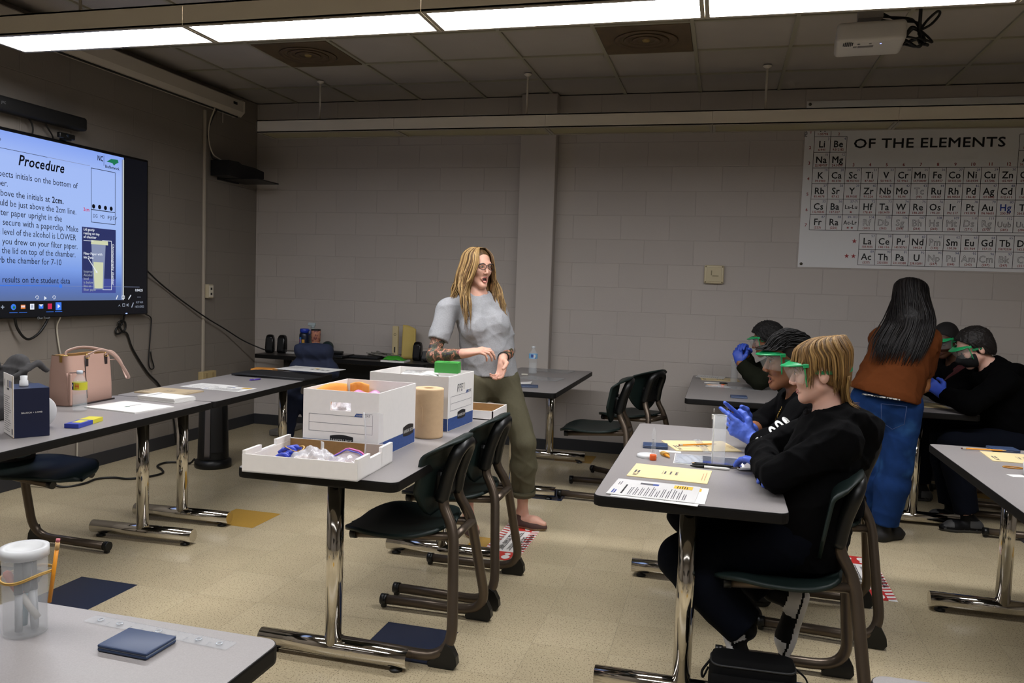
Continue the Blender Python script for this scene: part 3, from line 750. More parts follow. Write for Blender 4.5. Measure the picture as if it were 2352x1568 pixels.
BLK = set('Tc Pm Rf Db Sg Bh Hs Mt Ds Rg Uub Uut Np Pu Am Cm Bk Cf Es Fm Md No Lr'.split())
Md = frame((-px0, -.0068, -pz0), (1, 0, 0), (0, 0, 1))
def cell(x, z, n, sym, mass):
    """x,z: top left corner"""
    for a in ((x, z-.0018, x+CW, z+.0018), (x, z-RH-.0018, x+CW, z-RH+.0018), (x-.0018, z-RH, x+.0018, z), (x+CW-.0018, z-RH, x+CW+.0018, z)): rect(m, Md, *a, 1)
    text(m, str(n), Mp(x+CW-.008, z-.026), .026, 3, 'r')
    text(m, sym, Mp(x+CW/2, z-.082), .072 if len(sym) < 3 else .058, 4 if sym == 'Hg' else 1, 'c', True, 0, .92, .0022 if sym in BLK else 0.0)
    text(m, mass, Mp(x+CW/2, z-.109), .0235, 2, 'c', True, 0, .88 if len(mass) > 7 else 1)
row = [RZ4+3*RH, RZ4+2*RH, RZ4+RH, RZ4, RZ4-RH, RZ4-2*RH, RZ4-3*RH]
place = {0: (0, 0), 1: (17, 0)}
for k in range(2, 4): place[k] = (k-2, 1)
for k in range(4, 10): place[k] = (k+8, 1)
for k in range(10, 12): place[k] = (k-10, 2)
for k in range(12, 18): place[k] = (k, 2)
for k in range(18, 36): place[k] = (k-18, 3)
for k in range(36, 54): place[k] = (k-36, 4)
for k in (54, 55): place[k] = (k-54, 5)
for k in range(71, 86): place[k] = (k-71+3, 5)
for k in (86, 87): place[k] = (k-86, 6)
for k in range(103, 113): place[k] = (k-103+3, 6)
for k, (c_, r_) in place.items(): cell(CX0+c_*CW, row[r_], k+1, *EL[k])
LX, LZ = 3.806, 1.908
for k in range(15):
    cell(LX+k*CW, LZ, 57+k, *EL[56+k]); cell(LX+k*CW, LZ-RH, 89+k, *EL[88+k])
def star(x, z, r):
    pts = [(x+(r if k % 2 == 0 else r*.4)*math.sin(k*PI/5), z+(r if k % 2 == 0 else r*.4)*math.cos(k*PI/5)) for k in range(10)]
    m.add([(a, b, 0) for a, b in pts]+[(x, z, 0)], [(10, (k+1) % 10, k) for k in range(10)], 2, False, Md)
for r_, n, s, st in ((5, '57-71', 'La-Lu', 1), (6, '89-103', 'Ac-Lr', 2)):
    x = CX0+2*CW; z = row[r_]
    for a in ((x, z-.0018, x+CW, z+.0018), (x, z-RH-.0018, x+CW, z-RH+.0018)): rect(m, Md, *a, 1)
    text(m, n, Mp(x+CW-.008, z-.026), .026, 3, 'r'); text(m, s, Mp(x+CW/2, z-.075), .044, 1, 'c', True, 0, .9)
    for k in range(st): star(x+CW/2+(k-(st-1)/2)*.03, z-.1, .012)
star(LX-.035, LZ-.06, .02); star(LX-.035, LZ-RH-.055, .02); star(LX-.085, LZ-RH-.055, .02)
for k in range(7): text(m, str(k+1), Mp(CX0-.028, row[k]-.095), .034, 2, 'c', True)
text(m, '1', Mp(CX0+CW/2, row[0]+.01), .03, 2, 'c', True); text(m, '2', Mp(CX0+1.5*CW, row[1]+.01), .03, 2, 'c', True)
for k in range(2, 12): text(m, str(k+1), Mp(CX0+(k+.5)*CW, row[3]+.012), .034, 2, 'c', True)
for k in range(12, 17): text(m, str(k+1), Mp(CX0+(k+.5)*CW, row[1]+.012), .034, 2, 'c', True)
text(m, 'OF THE ELEMENTS', Mp(4.255, 2.572), .102, 1, 'c', True, 0, 1.2)
text(m, 'PERIODIC TABLE', Mp(4.255, 2.712), .102, 1, 'c', True, 0, 1.2)
text(m, 'PERIOD', frame((CX0-.055-px0, -.0072, row[0]-.12-pz0), (0, 0, 1), (-1, 0, 0)), .03, 1, 'l', True)
obj('sheet', m, pm, t)
m = MB()
for x, z in ((.025, .025), (.025, pz1-pz0-.025), (px1-px0-.025, .025), (px1-px0-.025, pz1-pz0-.025)): m.lathe([(0, .006), (.008, .005), (.012, .0005)], 12, 0, frame((x, -.0062, z), (1, 0, 0), (0, 0, 1)))
obj('grommet', m, mat('dark_grommet', '#4a4638', .4, .5), t)

# ---- projector
t = thing('ceiling_projector', 'white projector hanging upside down from the ceiling with tied black cables', 'projector', (3.47, 1.63, 2.76), math.radians(-4))
pj = mat('projector_white', '#b9b6b2', .4)
m = MB(); m.box((0, 0, 0), (.33, .28, .105), r=.022, seg=4); obj('body', m, pj, t)
m = MB(); m.box((0, .03, .18), (.12, .12, .16)); m.tube([(0, .03, .25), (0, .03, .272)], .05, 16); obj('ceiling_mount', m, mat('mount_white', '#9c9892', .5), t)
m = MB()
for a in range(6):
    for b in range(8):
        if (a in (0, 5)) and b in (0, 7): continue
        m.box((-.128+a*.0085, -.135+.004+b*.0085-.0, -.0527), (.006, .006, .002))
obj('vent_grille', m, blk_metal, t)
m = MB(); m.box((-.02, -.05, -.053), (.075, .03, .002), 0); m.box((-.07, -.05, -.053), (.018, .018, .002), 0); m.box((.0, -.1, -.053), (.012, .014, .002), 0); m.lathe([(.007, .002), (.007, 0), (0, 0)], 12, 1, Matrix.Translation((-.055, -.1, -.0545))); obj('underside_label', m, [mat('projector_label', '#6d6a67', .5), blk_metal], t)
m = MB(); m.lathe([(0, .0), (.004, .001), (.004, .003)], 10, 0, Matrix.Translation((.05, -.09, -.0548))); obj('status_light', m, mat('blue_status_light', '#8899ff', .3, emit=('#98a4ff', 2.0)), t)
rr = random.Random(4)
cb = MB()
for k in range(11):
    a = rr.uniform(-.11, .09); knot = Vector((.235+rr.uniform(-.008, .008), -.02+rr.uniform(-.01, .01), .02))
    if k < 6: pts = [(.165, a, rr.uniform(-.02, .03)), knot+Vector((-.035, (a)*.3, .015)), knot, knot+Vector((.02+rr.uniform(-.02, .03), -.05-rr.uniform(0, .06), -.05-rr.uniform(0, .04))), knot+Vector((-.01, -.06, -.10+rr.uniform(0, .05))), (.17, a-.04, -.03)]
    elif k < 9: pts = [knot, knot+Vector((.01*k-.08, .03, .05)), (.18-.06*(k-6), .02, .10), (.05, .03, .12+.02*k-.12), (0.03, .03, .13)]
    else: pts = [knot, knot+Vector((.03, .01, .05)), knot+Vector((.075, 0, .09)), knot+Vector((.085, .01, .075)), knot+Vector((.05, .01, .03)), knot]
    cb.tube(bez(pts, 6), .006, 7)
cb.tube([(.235, -.02, .0), (.235, -.02, .265)], .009, 8); cb.tube(bez([(.235, -.03, .01), (.24, -.06, -.05), (.27, -.09, -.075)], 5), .008, 8)
obj('cable_bundle', cb, blk_cord, t)

# ---- tower heater, floor stickers
t = thing('tower_heater', 'black and silver oscillating tower heater on the floor behind the tables', 'heater', (-.80, 2.13, 0), math.radians(38))
m = MB(); m.lathe([(0, 0), (.128, 0), (.132, .012), (.13, .05), (.11, .062), (0, .064)], 32); obj('base', m, bplast, t)
m = MB(); out = [(math.cos(a)*.11*(abs(math.cos(a))**-.15 if abs(math.cos(a)) > .1 else 1), math.sin(a)*.095) for a in [k*2*PI/28 for k in range(28)]]
m.loft = None
for z0, z1, s0, s1 in ((.064, .62, 1.0, .86),):
    n = len(out); vs = [(x*s0, y*s0, z0) for x, y in out]+[(x*s1, y*s1, z1) for x, y in out]+[(x*s1*.8, y*s1*.8, z1+.02) for x, y in out]
    m.add(vs, [(k, (k+1) % n, n+(k+1) % n, n+k) for k in range(n)]+[(n+k, n+(k+1) % n, 2*n+(k+1) % n, 2*n+k) for k in range(n)]+[tuple(2*n+k for k in range(n))], 0, True)
obj('tower', m, bplast, t)
def sil(u, v):
    a = -PI/2 - .62 + .38*u + 0; z = .075+.5*v; s = (1-.14*(z-.064)/.556)*1.03
    return (math.cos(a)*.112*s, math.sin(a)*.098*s, z)
m = MB(); m.grid(sil, 6, 10, 0, True, None, -.004); obj('silver_panel', m, mat('heater_silver', '#77757a', .3, .8), t)
def grl(u, v):
    a = -PI/2 - .2 + .75*u; z = .12+.45*v; s = (1-.14*(z-.064)/.556)*1.02
    return (math.cos(a)*.112*s, math.sin(a)*.098*s, z)
m = MB(); m.grid(grl, 24, 2, 0, False, None, -.004); obj('front_grille', m, mat('heater_grille', '#18181a', .5), t)

def floor_sticker(label, x, y, rot, wd, ln):
    t = thing('floor_sticker', label, 'floor sticker', (x, y, .0012), rot, 'distance floor stickers')
    fm = [mat('sticker_white', '#d2cfcb', .35), mat('sticker_red', '#b5302a', .35), mat('sticker_black', '#1c1a1c', .35)]
    m = MB(); I = Matrix.Identity(4)
    rect(m, I, -wd/2, -ln/2, wd/2, ln/2, 0, 0)
    n = 15
    for s in (-1, 1):
        for k in range(n):
            y0 = -ln/2+ln*(k+.1)/n; y1 = -ln/2+ln*(k+.5)/n
            xo, xi = s*wd/2, s*(wd/2-.045)
            a = [(xo, y0-.01, .0004), (xi, y0+.006, .0004), (xi, y1+.006, .0004), (xo, y1-.01, .0004)]
            m.add(a if s > 0 else a[::-1], [(0, 1, 2, 3)], 1)
    for sy in (-1, 1): rect(m, I, -wd/2+.04, sy*ln/2-(.13 if sy > 0 else 0), wd/2-.04, sy*ln/2+(.13 if sy < 0 else 0), 1, .0006)
    for sy in (-1, 1):
        for cx in (-.035, .035):
            for cy, ry, rx in ((.02, .03, .022), (-.028, .017, .016)):
                m.add([(cx+rx*math.cos(a*PI/8), sy*(ln/2-.068)+sy*cy+ry*math.sin(a*PI/8), .0009) for a in range(16)], [tuple(range(16))], 0)
    tt = lambda s, xx, sz, b: text(m, s, frame((xx, .0, .0011), (0, 1, 0), (-1, 0, 0)), sz, 2, 'c', b, 0, .95)
    tt('MAINTAIN SOCIAL', -.075, .034, True); tt('DISTANCE', -.045, .034, True); tt('PRACTICE SOCIAL DISTANCE', -.008, .024, False); tt('PLEASE STAND HERE', .04, .034, True); tt('STAY AT LEAST 6 FEET APART', .072, .018, False)
    for xx in (-.028, .012): rect(m, I, xx-.002, -ln/2+.15, xx+.002, ln/2-.15, 2, .001)
    obj('printed_sheet', m, fm, t); return t
floor_sticker('red and white distance sticker on the floor at the standing woman\'s feet', 1.735, 1.21, math.radians(180), .21, .64)
floor_sticker('red and white distance sticker on the floor behind the boys\' chairs', 3.545, 1.29, math.radians(180), .21, .64)
# ================================================================ THINGS ON THE TABLES
Z0 = TH
paper = mat('white_paper', '#cfcecb', .6); cream = mat('cream_card', '#d3c193', .6, noise=(30, .03)); pink_ink = mat('grey_print', '#55555a', .6); blue_ink = mat('blue_print', '#3b4f8e', .6); grn_ink = mat('green_print', '#2f5a48', .6)
yel_ink = mat('yellow_note', '#d3ab3a', .6); cardb = mat('brown_cardboard', '#8a6a42', .8, noise=(60, .06)); whiteb = mat('white_carton', '#e2dfdc', .6, noise=(50, .02)); navyb = mat('navy_carton_band', '#2e4a85', .55, noise=(80, .15)); inkb = mat('carton_black_ink', '#17171a', .5); lineb = mat('carton_grey_line', '#5b5d66', .5)
bluec = mat('dark_blue_plastic', '#2c3c5a', .42); bluec2 = mat('grey_plastic_seam', '#7b8594', .4)
orange_p = mat('pencil_orange', '#d98d22', .4); wood = mat('pencil_wood', '#c9a36b', .6); ferr = mat('pencil_ferrule', '#b9b2a2', .3, .8); pinkr = mat('pink_eraser', '#b06068', .6); graph = mat('graphite', '#1b1b1d', .4); eraser_w = mat('maroon_eraser', '#5a2a33', .6)
clear = mat('clear_film', '#e8ecf0', .12, alpha=.22); clear2 = mat('clear_hard_plastic', '#dfe6ea', .06, alpha=.15, spec=.7); frost = mat('frosted_plastic', '#d9dcdd', .4, alpha=.2); frost_w = mat('frosted_lid', '#d3d5d6', .4, alpha=.75)
gloveb = mat('blue_nitrile', '#3d58b8', .42, bump=(90, .2, .002))

def at(x, y, rz=0, z=0.0): return RZ(rz, (x, y, Z0+z))
def sheet(name, label, cat, x, y, w_, l_, rot, mats, prints, h=.0012, z=0.0, group=None, curl=0.0, part='sheet'):
    """flat printed sheet; local x across, y up the page; prints(m, M) draws on its face"""
    t = thing(name, label, cat, (x, y, Z0+z), rot, group)
    m = MB()
    if curl: m.grid(lambda u, v: ((u-.5)*w_, (v-.5)*l_, h+curl*(2*u-1)**2*(.5+.5*v)), 10, 8, 0, True, None, h*.8)
    else: m.box((0, 0, h/2+.0002), (w_, l_, h), 0)
    if prints: prints(m, Matrix.Translation((0, 0, h+.0006)), w_, l_)
    obj(part, m, mats, t); return t
pm_ = [paper, pink_ink, blue_ink, grn_ink, yel_ink, inkb]
def pr_proc(m, M, w_, l_):
    lines_block(m, M, -w_*.42, l_*.44, w_*.25, 2, .008, .005, 2, 1); lines_block(m, M, w_*.1, l_*.44, w_*.3, 2, .007, .003, 1, 2)
    lines_block(m, M, -w_*.4, l_*.33, w_*.6, 1, .01, .006, 5, 3)
    for k in range(11): lines_block(m, M, -w_*.42, l_*.26-k*l_*.062, w_*.62, 2, .0065, .003, 1, 10+k, .5)
    rect(m, M, w_*.25, -l_*.02, w_*.36, l_*.05, 2); rect(m, M, w_*.25, l_*.05, w_*.36, l_*.2, 1, .0001); rect(m, M, w_*.22, -l_*.42, w_*.42, -l_*.2, 4, .0001); lines_block(m, Matrix.Translation((0, 0, .0003)) @ M, w_*.24, -l_*.25, w_*.16, 5, .008, .003, 5, 44)
def pr_plain(m, M, w_, l_):
    lines_block(m, M, -w_*.4, l_*.42, w_*.3, 1, .01, .006, 2, 5)
    for k in range(9): lines_block(m, M, -w_*.4, l_*.3-k*l_*.07, w_*.75, 1, .01, .003, 1, 20+k, .4)
def pr_folder(m, M, w_, l_):
    text(m, 'NC', M @ Matrix.Translation((-w_*.42, l_*.38, 0)), .026, 1, 'l', True); lines_block(m, M, -w_*.2, l_*.42, w_*.2, 2, .012, .007, 1, 7, .1)
    for a in ((-.14, .09, .14, .095), (-.14, -.1, .14, -.095), (-.14, -.1, -.135, .095), (.135, -.1, .14, .095)): rect(m, M, a[0]*w_, a[1]*l_, a[2]*w_, a[3]*l_, 1)
    for k in range(3): lines_block(m, M, -.11*w_, .05*l_-k*.02, .22*w_, 1, .01, .006, 1, 30+k, .2)
    lines_block(m, M, -.3*w_, -.42*l_, .6*w_, 2, .01, .003, 3, 9)
fm_ = [cream, pink_ink, mat('faded_red_print', '#b98a6a', .6), mat('faded_red_print_small', '#b58b68', .6)]
def pencil(label, p, q, name='pencil', z=.0036, cat='pencil', group=None, rad=.0036):
    p = Vector((p[0], p[1], Z0+z)); q = Vector((q[0], q[1], Z0+(z if len(q) < 3 else q[2])))
    d = (q-p); L_ = d.length; t = thing(name, label, cat, p, math.atan2(d.y, d.x), group); M = frame((0, 0, 0), (0, 0, 1), (0, 1, 0))
    M = Matrix.Rotation(-math.asin(max(-1, min(1, d.z/L_))), 4, 'Y') @ frame((0, 0, 0), (0, 1, 0), (0, 0, 1))
    m = MB(); m.lathe([(rad, .02), (rad, L_-.022), (rad*.25, L_-.004)], 6, 0, M, False, [0, 1]); m.lathe([(rad*.3, L_-.0045), (0, L_)], 6, 2, M); obj('barrel', m, [orange_p, wood, graph], t)
    m = MB(); m.lathe([(rad*1.05, .006), (rad*1.12, .008), (rad*1.05, .02)], 10, 0, M); obj('ferrule', m, ferr, t)
    m = MB(); m.lathe([(0, 0), (rad*.9, .001), (rad, .007)], 10, 0, M); obj('eraser', m, eraser_w if rad < .0037 else pinkr, t); return t
def marker(label, p, q, body, capm, name='marker', rad=.0055, z=.0058, group=None):
    p = Vector((p[0], p[1], Z0+z)); q = Vector((q[0], q[1], Z0+z)); d = q-p; L_ = d.length
    t = thing(name, label, 'pen', p, math.atan2(d.y, d.x), group); M = frame((0, 0, 0), (0, 1, 0), (0, 0, 1))
    m = MB(); m.lathe([(0, L_*.35), (rad*.95, L_*.35), (rad*.95, L_*.93), (rad*.75, L_*.94), (rad*.75, L_), (0, L_)], 14, 0, M); obj('barrel', m, body, t)
    m = MB(); m.lathe([(0, 0), (rad*.5, .001), (rad*.8, L_*.1), (rad, L_*.13), (rad, L_*.36), (0, L_*.36)], 14, 0, M); m.box((L_*.18, 0, rad), (L_*.26, .003, .002)); obj('cap', m, capm, t); return t
def calculator(label, x, y, w_, l_, rot, z=0.0, h=.013, group='dark blue folding calculators'):
    t = thing('calculator', label, 'calculator', (x, y, Z0+z), rot, group)
    m = MB(); m.box((0, 0, h*.26+.0002), (w_, l_, h*.5), 0, None, .003, 3); obj('base', m, bluec, t)
    m = MB(); m.box((0, 0, h*.52), (w_*.985, l_*.97, h*.1)); obj('seam', m, bluec2, t)
    m = MB(); m.box((0, 0, h*.78), (w_, l_, h*.46), 0, None, .003, 3); obj('cover', m, bluec, t); return t
def chamber(label, x, y, r, h, z=0.0, lid=False, tilt=None):
    t = thing('plastic_cylinder', label, 'cylinder', (x, y, Z0+z), 0)
    m = MB(); m.lathe([(0, .0015), (r*.97, .0015), (r*.98, .004), (r, h), (r*.955, h), (r*.94, .005), (0, .005)], 36); obj('wall', m, frost, t)
    m = MB(); m.tube([(r*.985*math.cos(a*PI/18), r*.985*math.sin(a*PI/18), h) for a in range(36)], .0009, 6, 0, False, None, None, True); obj('rim', m, frost_w, t)
    if lid: m = MB(); m.lathe([(0, h-.002), (r*.75, h-.002), (r*.8, h+.003), (r*1.06, h+.004), (r*1.06, h-.014), (r*1.01, h-.014), (r*1.01, h-.001)], 36); obj('lid', m, frost_w, t)
    return t
def bottle(label, x, y, z, r, h, capc, band, draw, rot=0, waist=.92):
    t = thing('water_bottle', label, 'bottle', (x, y, z), rot)
    m = MB(); m.lathe([(0, .004), (r*.55, .001), (r*.9, .002), (r, .012), (r*.97, h*.12), (r, h*.16), (r*.95, h*.20), (r, h*.24), (r*.96, h*.28), (r, h*.33), (r*.95, h*.38), (r, h*.42), (r*waist, h*.47), (r, h*.52), (r, h*.66), (r*.97, h*.70), (r*.75, h*.79), (r*.45, h*.87), (r*.38, h*.90), (r*.38, h*.93)], 28); obj('shell', m, clear2, t)
    m = MB(); m.lathe([(0, .006), (r*.88, .006), (r*.93, h*.16), (r*.9, h*.36), (r*.9, h*.40), (0, h*.40)], 24); obj('water', m, mat('water', '#c8d4d8', .02, alpha=.08), t)
    m = MB(); m.lathe([(0, h), (r*.40, h), (r*.43, h*.985), (r*.43, h*.925), (0, h*.925)], 20); obj('cap', m, capc, t)
    m = MB(); m.lathe([(r*1.012, h*band[0]), (r*1.012, h*band[1])], 40, 0)
    n = 20
    def patch(a0, a1, z0, z1, mi, rr_):
        m.grid(lambda u, v: (rr_*math.cos(a0+(a1-a0)*u), rr_*math.sin(a0+(a1-a0)*u), z0+(z1-z0)*v), 8, 2, mi)
    draw(patch, r*1.012, h); obj('label_band', m, band[2], t); return t
# ---------------------------------------------------------------- storage boxes
def panel(m, M, w_, h_, th, hole=None, mi=0):
    """upright panel in M's xy plane, thickness along z, optional hand hole (cx, cy, w, h)"""
    if not hole: m.box((w_/2, h_/2, th/2), (w_, h_, th), mi, M); return
    cx, cy, a, b = hole
    m.box(((cx-a/2)/2, h_/2, th/2), (cx-a/2, h_, th), mi, M); m.box(((w_+cx+a/2)/2, h_/2, th/2), (w_-cx-a/2, h_, th), mi, M)
    m.box((cx, (cy-b/2)/2, th/2), (a, cy-b/2, th), mi, M); m.box((cx, (h_+cy+b/2)/2, th/2), (a, h_-cy-b/2, th), mi, M)
def logo(m, M, x, y, s, tm):
    w_ = s*4.6; n = 10
    top = [(x-w_/2+w_*k/n, y+s*.75+s*.3*math.sin(PI*k/n)) for k in range(n+1)]
    bot = [(x+w_/2-w_*k/n, y-s*.75-s*.3*math.sin(PI*k/n)*.6) for k in range(n+1)]
    m.add([(a, b, .0006) for a, b in bot[::-1]+top[::-1]], [tuple(range(2*n+2))], 2, False, M)
    text(m, 'BANKERS BOX', M @ Matrix.Translation((x, y-s*.3, .0012)), s*.78, tm, 'c', True, 0, .78)
def storage_box(label, x, y, rot, w_, d_, h_, front_x):
    """open carton; w_ along local x, d_ along local y; handle sides are the ±y walls, or ±x when front_x"""
    t = thing('storage_box', label, 'box', (x, y, Z0+.001), rot)
    th = .004; m = MB()
    hx, hy = w_/2, d_/2
    ms = [whiteb, navyb, inkb, paper, lineb, mat('carton_inside', '#bdb7b2', .7)]
    m.box((0, 0, .003), (w_-.002, d_-.002, .005), 5); obj('bottom', m, ms, t)
    sides = [((-hx, -hy, 0), (1, 0, 0), w_, not front_x), ((hx, hy, 0), (-1, 0, 0), w_, not front_x), ((hx, -hy+th, 0), (0, 1, 0), d_-2*th, front_x), ((-hx, hy-th, 0), (0, -1, 0), d_-2*th, front_x)]
    for o_, xd, ww, handle in sides:
        M = frame(o_, xd, (0, 0, 1)); m = MB()
        Mi = M @ Matrix.Translation((0, 0, -th))
        panel(m, Mi, ww, h_, th, (ww/2, h_*.76, .085, .032) if handle else None)
        F_ = M @ Matrix.Translation((0, 0, .0006))
        rect(m, F_, 0, .002, ww, h_*.235, 1)
        if handle:
            x0, x1 = ww*.08, ww*.92
            for z in (.62, .49, .36): rect(m, F_, x0 if z != .62 else x0, h_*z, x1 if z != .62 else x1*.76, h_*z+.0014, 4)
            for xx in (x0, x1): rect(m, F_, xx, h_*.36, xx+.0014, h_*(.62 if xx == x0 else .66), 4)
            m.add([(x1*.74, h_*.62, .0004), (x1*.86, h_*.62, .0004), (x1*.86, h_*.67, .0004), (x1*.77, h_*.67, .0004)], [(0, 1, 2, 3)], 1, False, F_); rect(m, F_, x1*.77, h_*.668, x1, h_*.674, 4)
            text(m, 'R-KIVE', F_ @ Matrix.Translation((x1*.775, h_*.632, .0008)), .0085, 3, 'l', True); text(m, '7243', F_ @ Matrix.Translation((x1*.875, h_*.63, .0006)), .013, 4, 'l', True)
            logo(m, F_, ww*.52, h_*.24, .021, 3)
        else: logo(m, F_, ww*.80 if not front_x else ww*.80, h_*.255, .024, 3)
        obj('side_panel', m, ms, t)
    return t
B1 = storage_box('open white storage box beside the paper towel roll, orange envelope inside', 1.408, -.052, 0, .315, .375, .25, False)
B2 = storage_box('open white storage box marked PPE with the green box on top', 1.425, .585, math.radians(-4), .40, .315, .25, True)
m = MB(); text(m, 'PPE', frame((.2022, -.055, .172), (0, 1, 0), (0, .0, 1)), .05, 0, 'l', False, .1, .85); obj('handwriting', m, lineb, B2)
# contents of the boxes
t = thing('envelope', 'orange padded envelope standing inside the first storage box', 'envelope', (1.275, -.05, Z0+.04))
m = MB(); m.grid(lambda u, v: (-.008+.012*math.sin(3*v)+.004*math.sin(9*u), -.16+.30*u, .195*v+.015*math.sin(PI*u)), 16, 12, 0, True, None, .012); obj('pouch', m, mat('orange_kraft', '#dd9744', .6, bump=(60, .3, .003)), t)
t = thing('envelope', 'folded orange envelope flap leaning in the far corner of the first storage box', 'envelope', (1.335, .105, Z0+.05))
m = MB(); m.grid(lambda u, v: (-.05+.085*u, .008*math.sin(7*u)-.012*v, .04+.145*v+.01*math.sin(PI*u)), 12, 10, 0, True, None, .008); obj('pouch', m, mat('orange_kraft'), t)
t = thing('paper_pad', 'white pad leaning against the orange envelope in the first storage box', 'paper', (1.305, .0, Z0+.05))
m = MB(); m.grid(lambda u, v: (.004*v, -.11+.2*u, .14*v), 2, 2, 0, False, None, .006); obj('pad', m, paper, t)
t = thing('plastic_bag', 'pink tinted plastic bag lying inside the first storage box', 'bag', (1.40, -.03, Z0+.10))
m = MB(); m.grid(lambda u, v: (-.09+.17*u, -.09+.18*v, .085+.02*math.sin(9*u+2)*math.sin(7*v)+.025*math.sin(PI*u)), 24, 20, 0, True, None, .002); obj('film', m, mat('pink_film', '#c98fb8', .25, alpha=.8, bump=(40, .6, .006)), t)
t = thing('plastic_bag', 'clear crinkled bag seen through the hand hole of the first storage box', 'bag', (1.41, -.17, Z0+.01))
m = MB(); m.grid(lambda u, v: (-.09+.18*u, -.055+.10*v, .05+.15*v+.014*math.sin(17*u)*math.sin(13*v)), 26, 20, 0, True, None, .002); obj('film', m, mat('white_film', '#d6d4da', .2, bump=(60, .8, .006)), t)
for k, (dx, dy, w_, l_, rz, dz, lab) in enumerate(((1.42, .55, .13, .2, .3, .238, 'open white booklet lying across the PPE storage box'), (1.535, .53, .13, .19, -.06, .232, 'stack of white printed cards at the near end of the PPE storage box'))):
    t = thing('booklet', lab, 'booklet', (dx, dy, Z0+dz-.03), rz)
    m = MB()
    if k == 0: m.grid(lambda u, v: (-.09+.18*u, -.07+.14*v, .03+.012*abs(math.sin(PI*u*2))), 16, 4, 0, True, None, .006)
    else: m.box((0, 0, .015), (.17, .16, .03), 0)
    for q in range(3): rect(m, Matrix.Translation((0, 0, .0305 if k else .045)), -.07, -.05+q*.045, -.01+.02*q, -.035+q*.045, 1)
    obj('pages', m, pm_, t)
t = thing('carton', 'small bright green carton resting on the PPE storage box', 'box', (1.555, .565, Z0+.2535), math.radians(4))
m = MB(); m.box((0, 0, .0255), (.115, .055, .05), r=.002); obj('body', m, mat('green_carton', '#3f9440', .55), t)
m = MB(); m.box((0, .004, .0518), (.112, .045, .002)); m.box((.0, -.012, .0532), (.03, .012, .001)); obj('top_flap', m, mat('green_carton_flap', '#459d46', .55), t)
t = thing('paper_towel_roll', 'tan paper towel roll standing between the two storage boxes', 'paper roll', (1.572, .275, Z0+.001))
m = MB(); pr = [(.021, .0), (.064, .0)] + [(.0655+.0006*(k % 2), .004+.207*k/40) for k in range(41)] + [(.064, .2145), (.021, .2145), (.021, 0)]
m.lathe(pr, 48); m.tube(bez([(-.02, -.0645, .17), (-.005, -.0685, .14), (.0, -.069, .09), (-.005, -.067, .05)], 5), .002, 6, 0, True, .4); obj('roll', m, mat('tan_paper', '#c2a582', .85, noise=(40, .05), bump=(150, .3, .001)), t)
m = MB(); m.lathe([(.0195, .0), (.0205, .0), (.0205, .2148), (.0185, .2148), (.0185, 0)], 24); obj('core', m, cardb, t)
def lid_tray(label, x, y, rot, w_, d_, h_, notch=True):
    t = thing('box_lid', label, 'box lid', (x, y, Z0+.001), rot); th = .004; hx, hy = w_/2, d_/2
    ms = [whiteb, cardb]
    m = MB(); m.box((0, 0, .002), (w_, d_, .004), 0); m.box((0, 0, .0048), (w_-.01, d_-.01, .001), 1); obj('base', m, ms, t)
    for s in (-1, 1):
        m = MB(); m.box((0, s*(hy-th/2), h_/2), (w_, th, h_), 0)
        m.box((0, s*(hy-th-.0006), h_/2), (w_-.012, .0012, h_-.004), 1 if s > 0 else 0); obj('long_wall', m, ms, t)
        m = MB()
        if notch:
            for a in (-1, 1): m.box((s*(hx-.006), a*d_*.33, (h_+.012)/2), (.012, d_*.33, h_+.012), 0)
            m.box((s*(hx-.006), 0, h_*.45), (.012, d_*.35, h_*.9), 0); m.box((s*(hx-.0125), 0, h_*.45), (.0012, d_*.95, h_*.8), 0)
        else: m.box((s*(hx-.003), 0, h_/2), (.006, d_, h_), 0)
        obj('short_wall', m, ms, t)
    return t
lid_tray('upturned white box lid full of bags and gloves at the table end', 1.425, -.425, math.radians(2.5), .425, .33, .062)
lid_tray('empty upturned white box lid behind the PPE storage box', 1.535, .945, math.radians(0), .36, .27, .045, False)
# inside the tray
t = thing('rubber_gloves', 'wadded dark blue rubber gloves in the corner of the box lid', 'gloves', (1.275, -.45, Z0+.008))
m = MB(); rr = random.Random(3)
for k in range(7):
    a = rr.uniform(-.6, .9); p0 = Vector((-.03+rr.uniform(-.01, .05), rr.uniform(-.04, .04), .015+.004*k)); d = Vector((math.cos(a), math.sin(a), .15))*.07
    m.tube([p0, p0+d*.3+Vector((0, 0, .008)), p0+d*.75+Vector((0, 0, .01)), p0+d], [.008, .014, .012, .007], 8, 0, True, .7)
obj('glove_heap', m, mat('royal_blue_rubber', '#2238a8', .35), t)
t = thing('plastic_bag', 'clear crumpled plastic bag lying across the box lid', 'bag', (1.395, -.44, Z0+.008))
def crum(u, v): return (-.10+.21*u, -.08+.17*v, .012+.045*math.sin(PI*u)*math.sin(PI*v)+.010*math.sin(14*u+3*v)*math.sin(11*v+2)+.006*math.sin(31*u)*math.cos(27*v))
m = MB(); m.grid(crum, 40, 34, 0, True, None, .0015); obj('film', m, mat('crinkled_clear_film', '#dfe0e6', .1, alpha=.34, bump=(50, .7, .006), spec=.8), t)
t = thing('rubber_band', 'tan rubber band lying on the clear bag in the box lid', 'rubber band', (1.335, -.45, Z0+.058))
m = MB(); m.tube([(.036*math.cos(a*PI/12), .026*math.sin(a*PI/12), .006+.007*math.sin(a*PI/6)) for a in range(24)], .0028, 8, 0, False, .5, None, True); obj('band', m, mat('tan_rubber', '#c09a52', .5), t)
t = thing('zip_bag', 'zip bag with pink and blue seal holding black marker pens', 'bag', (1.545, -.455, Z0+.008), math.radians(6))
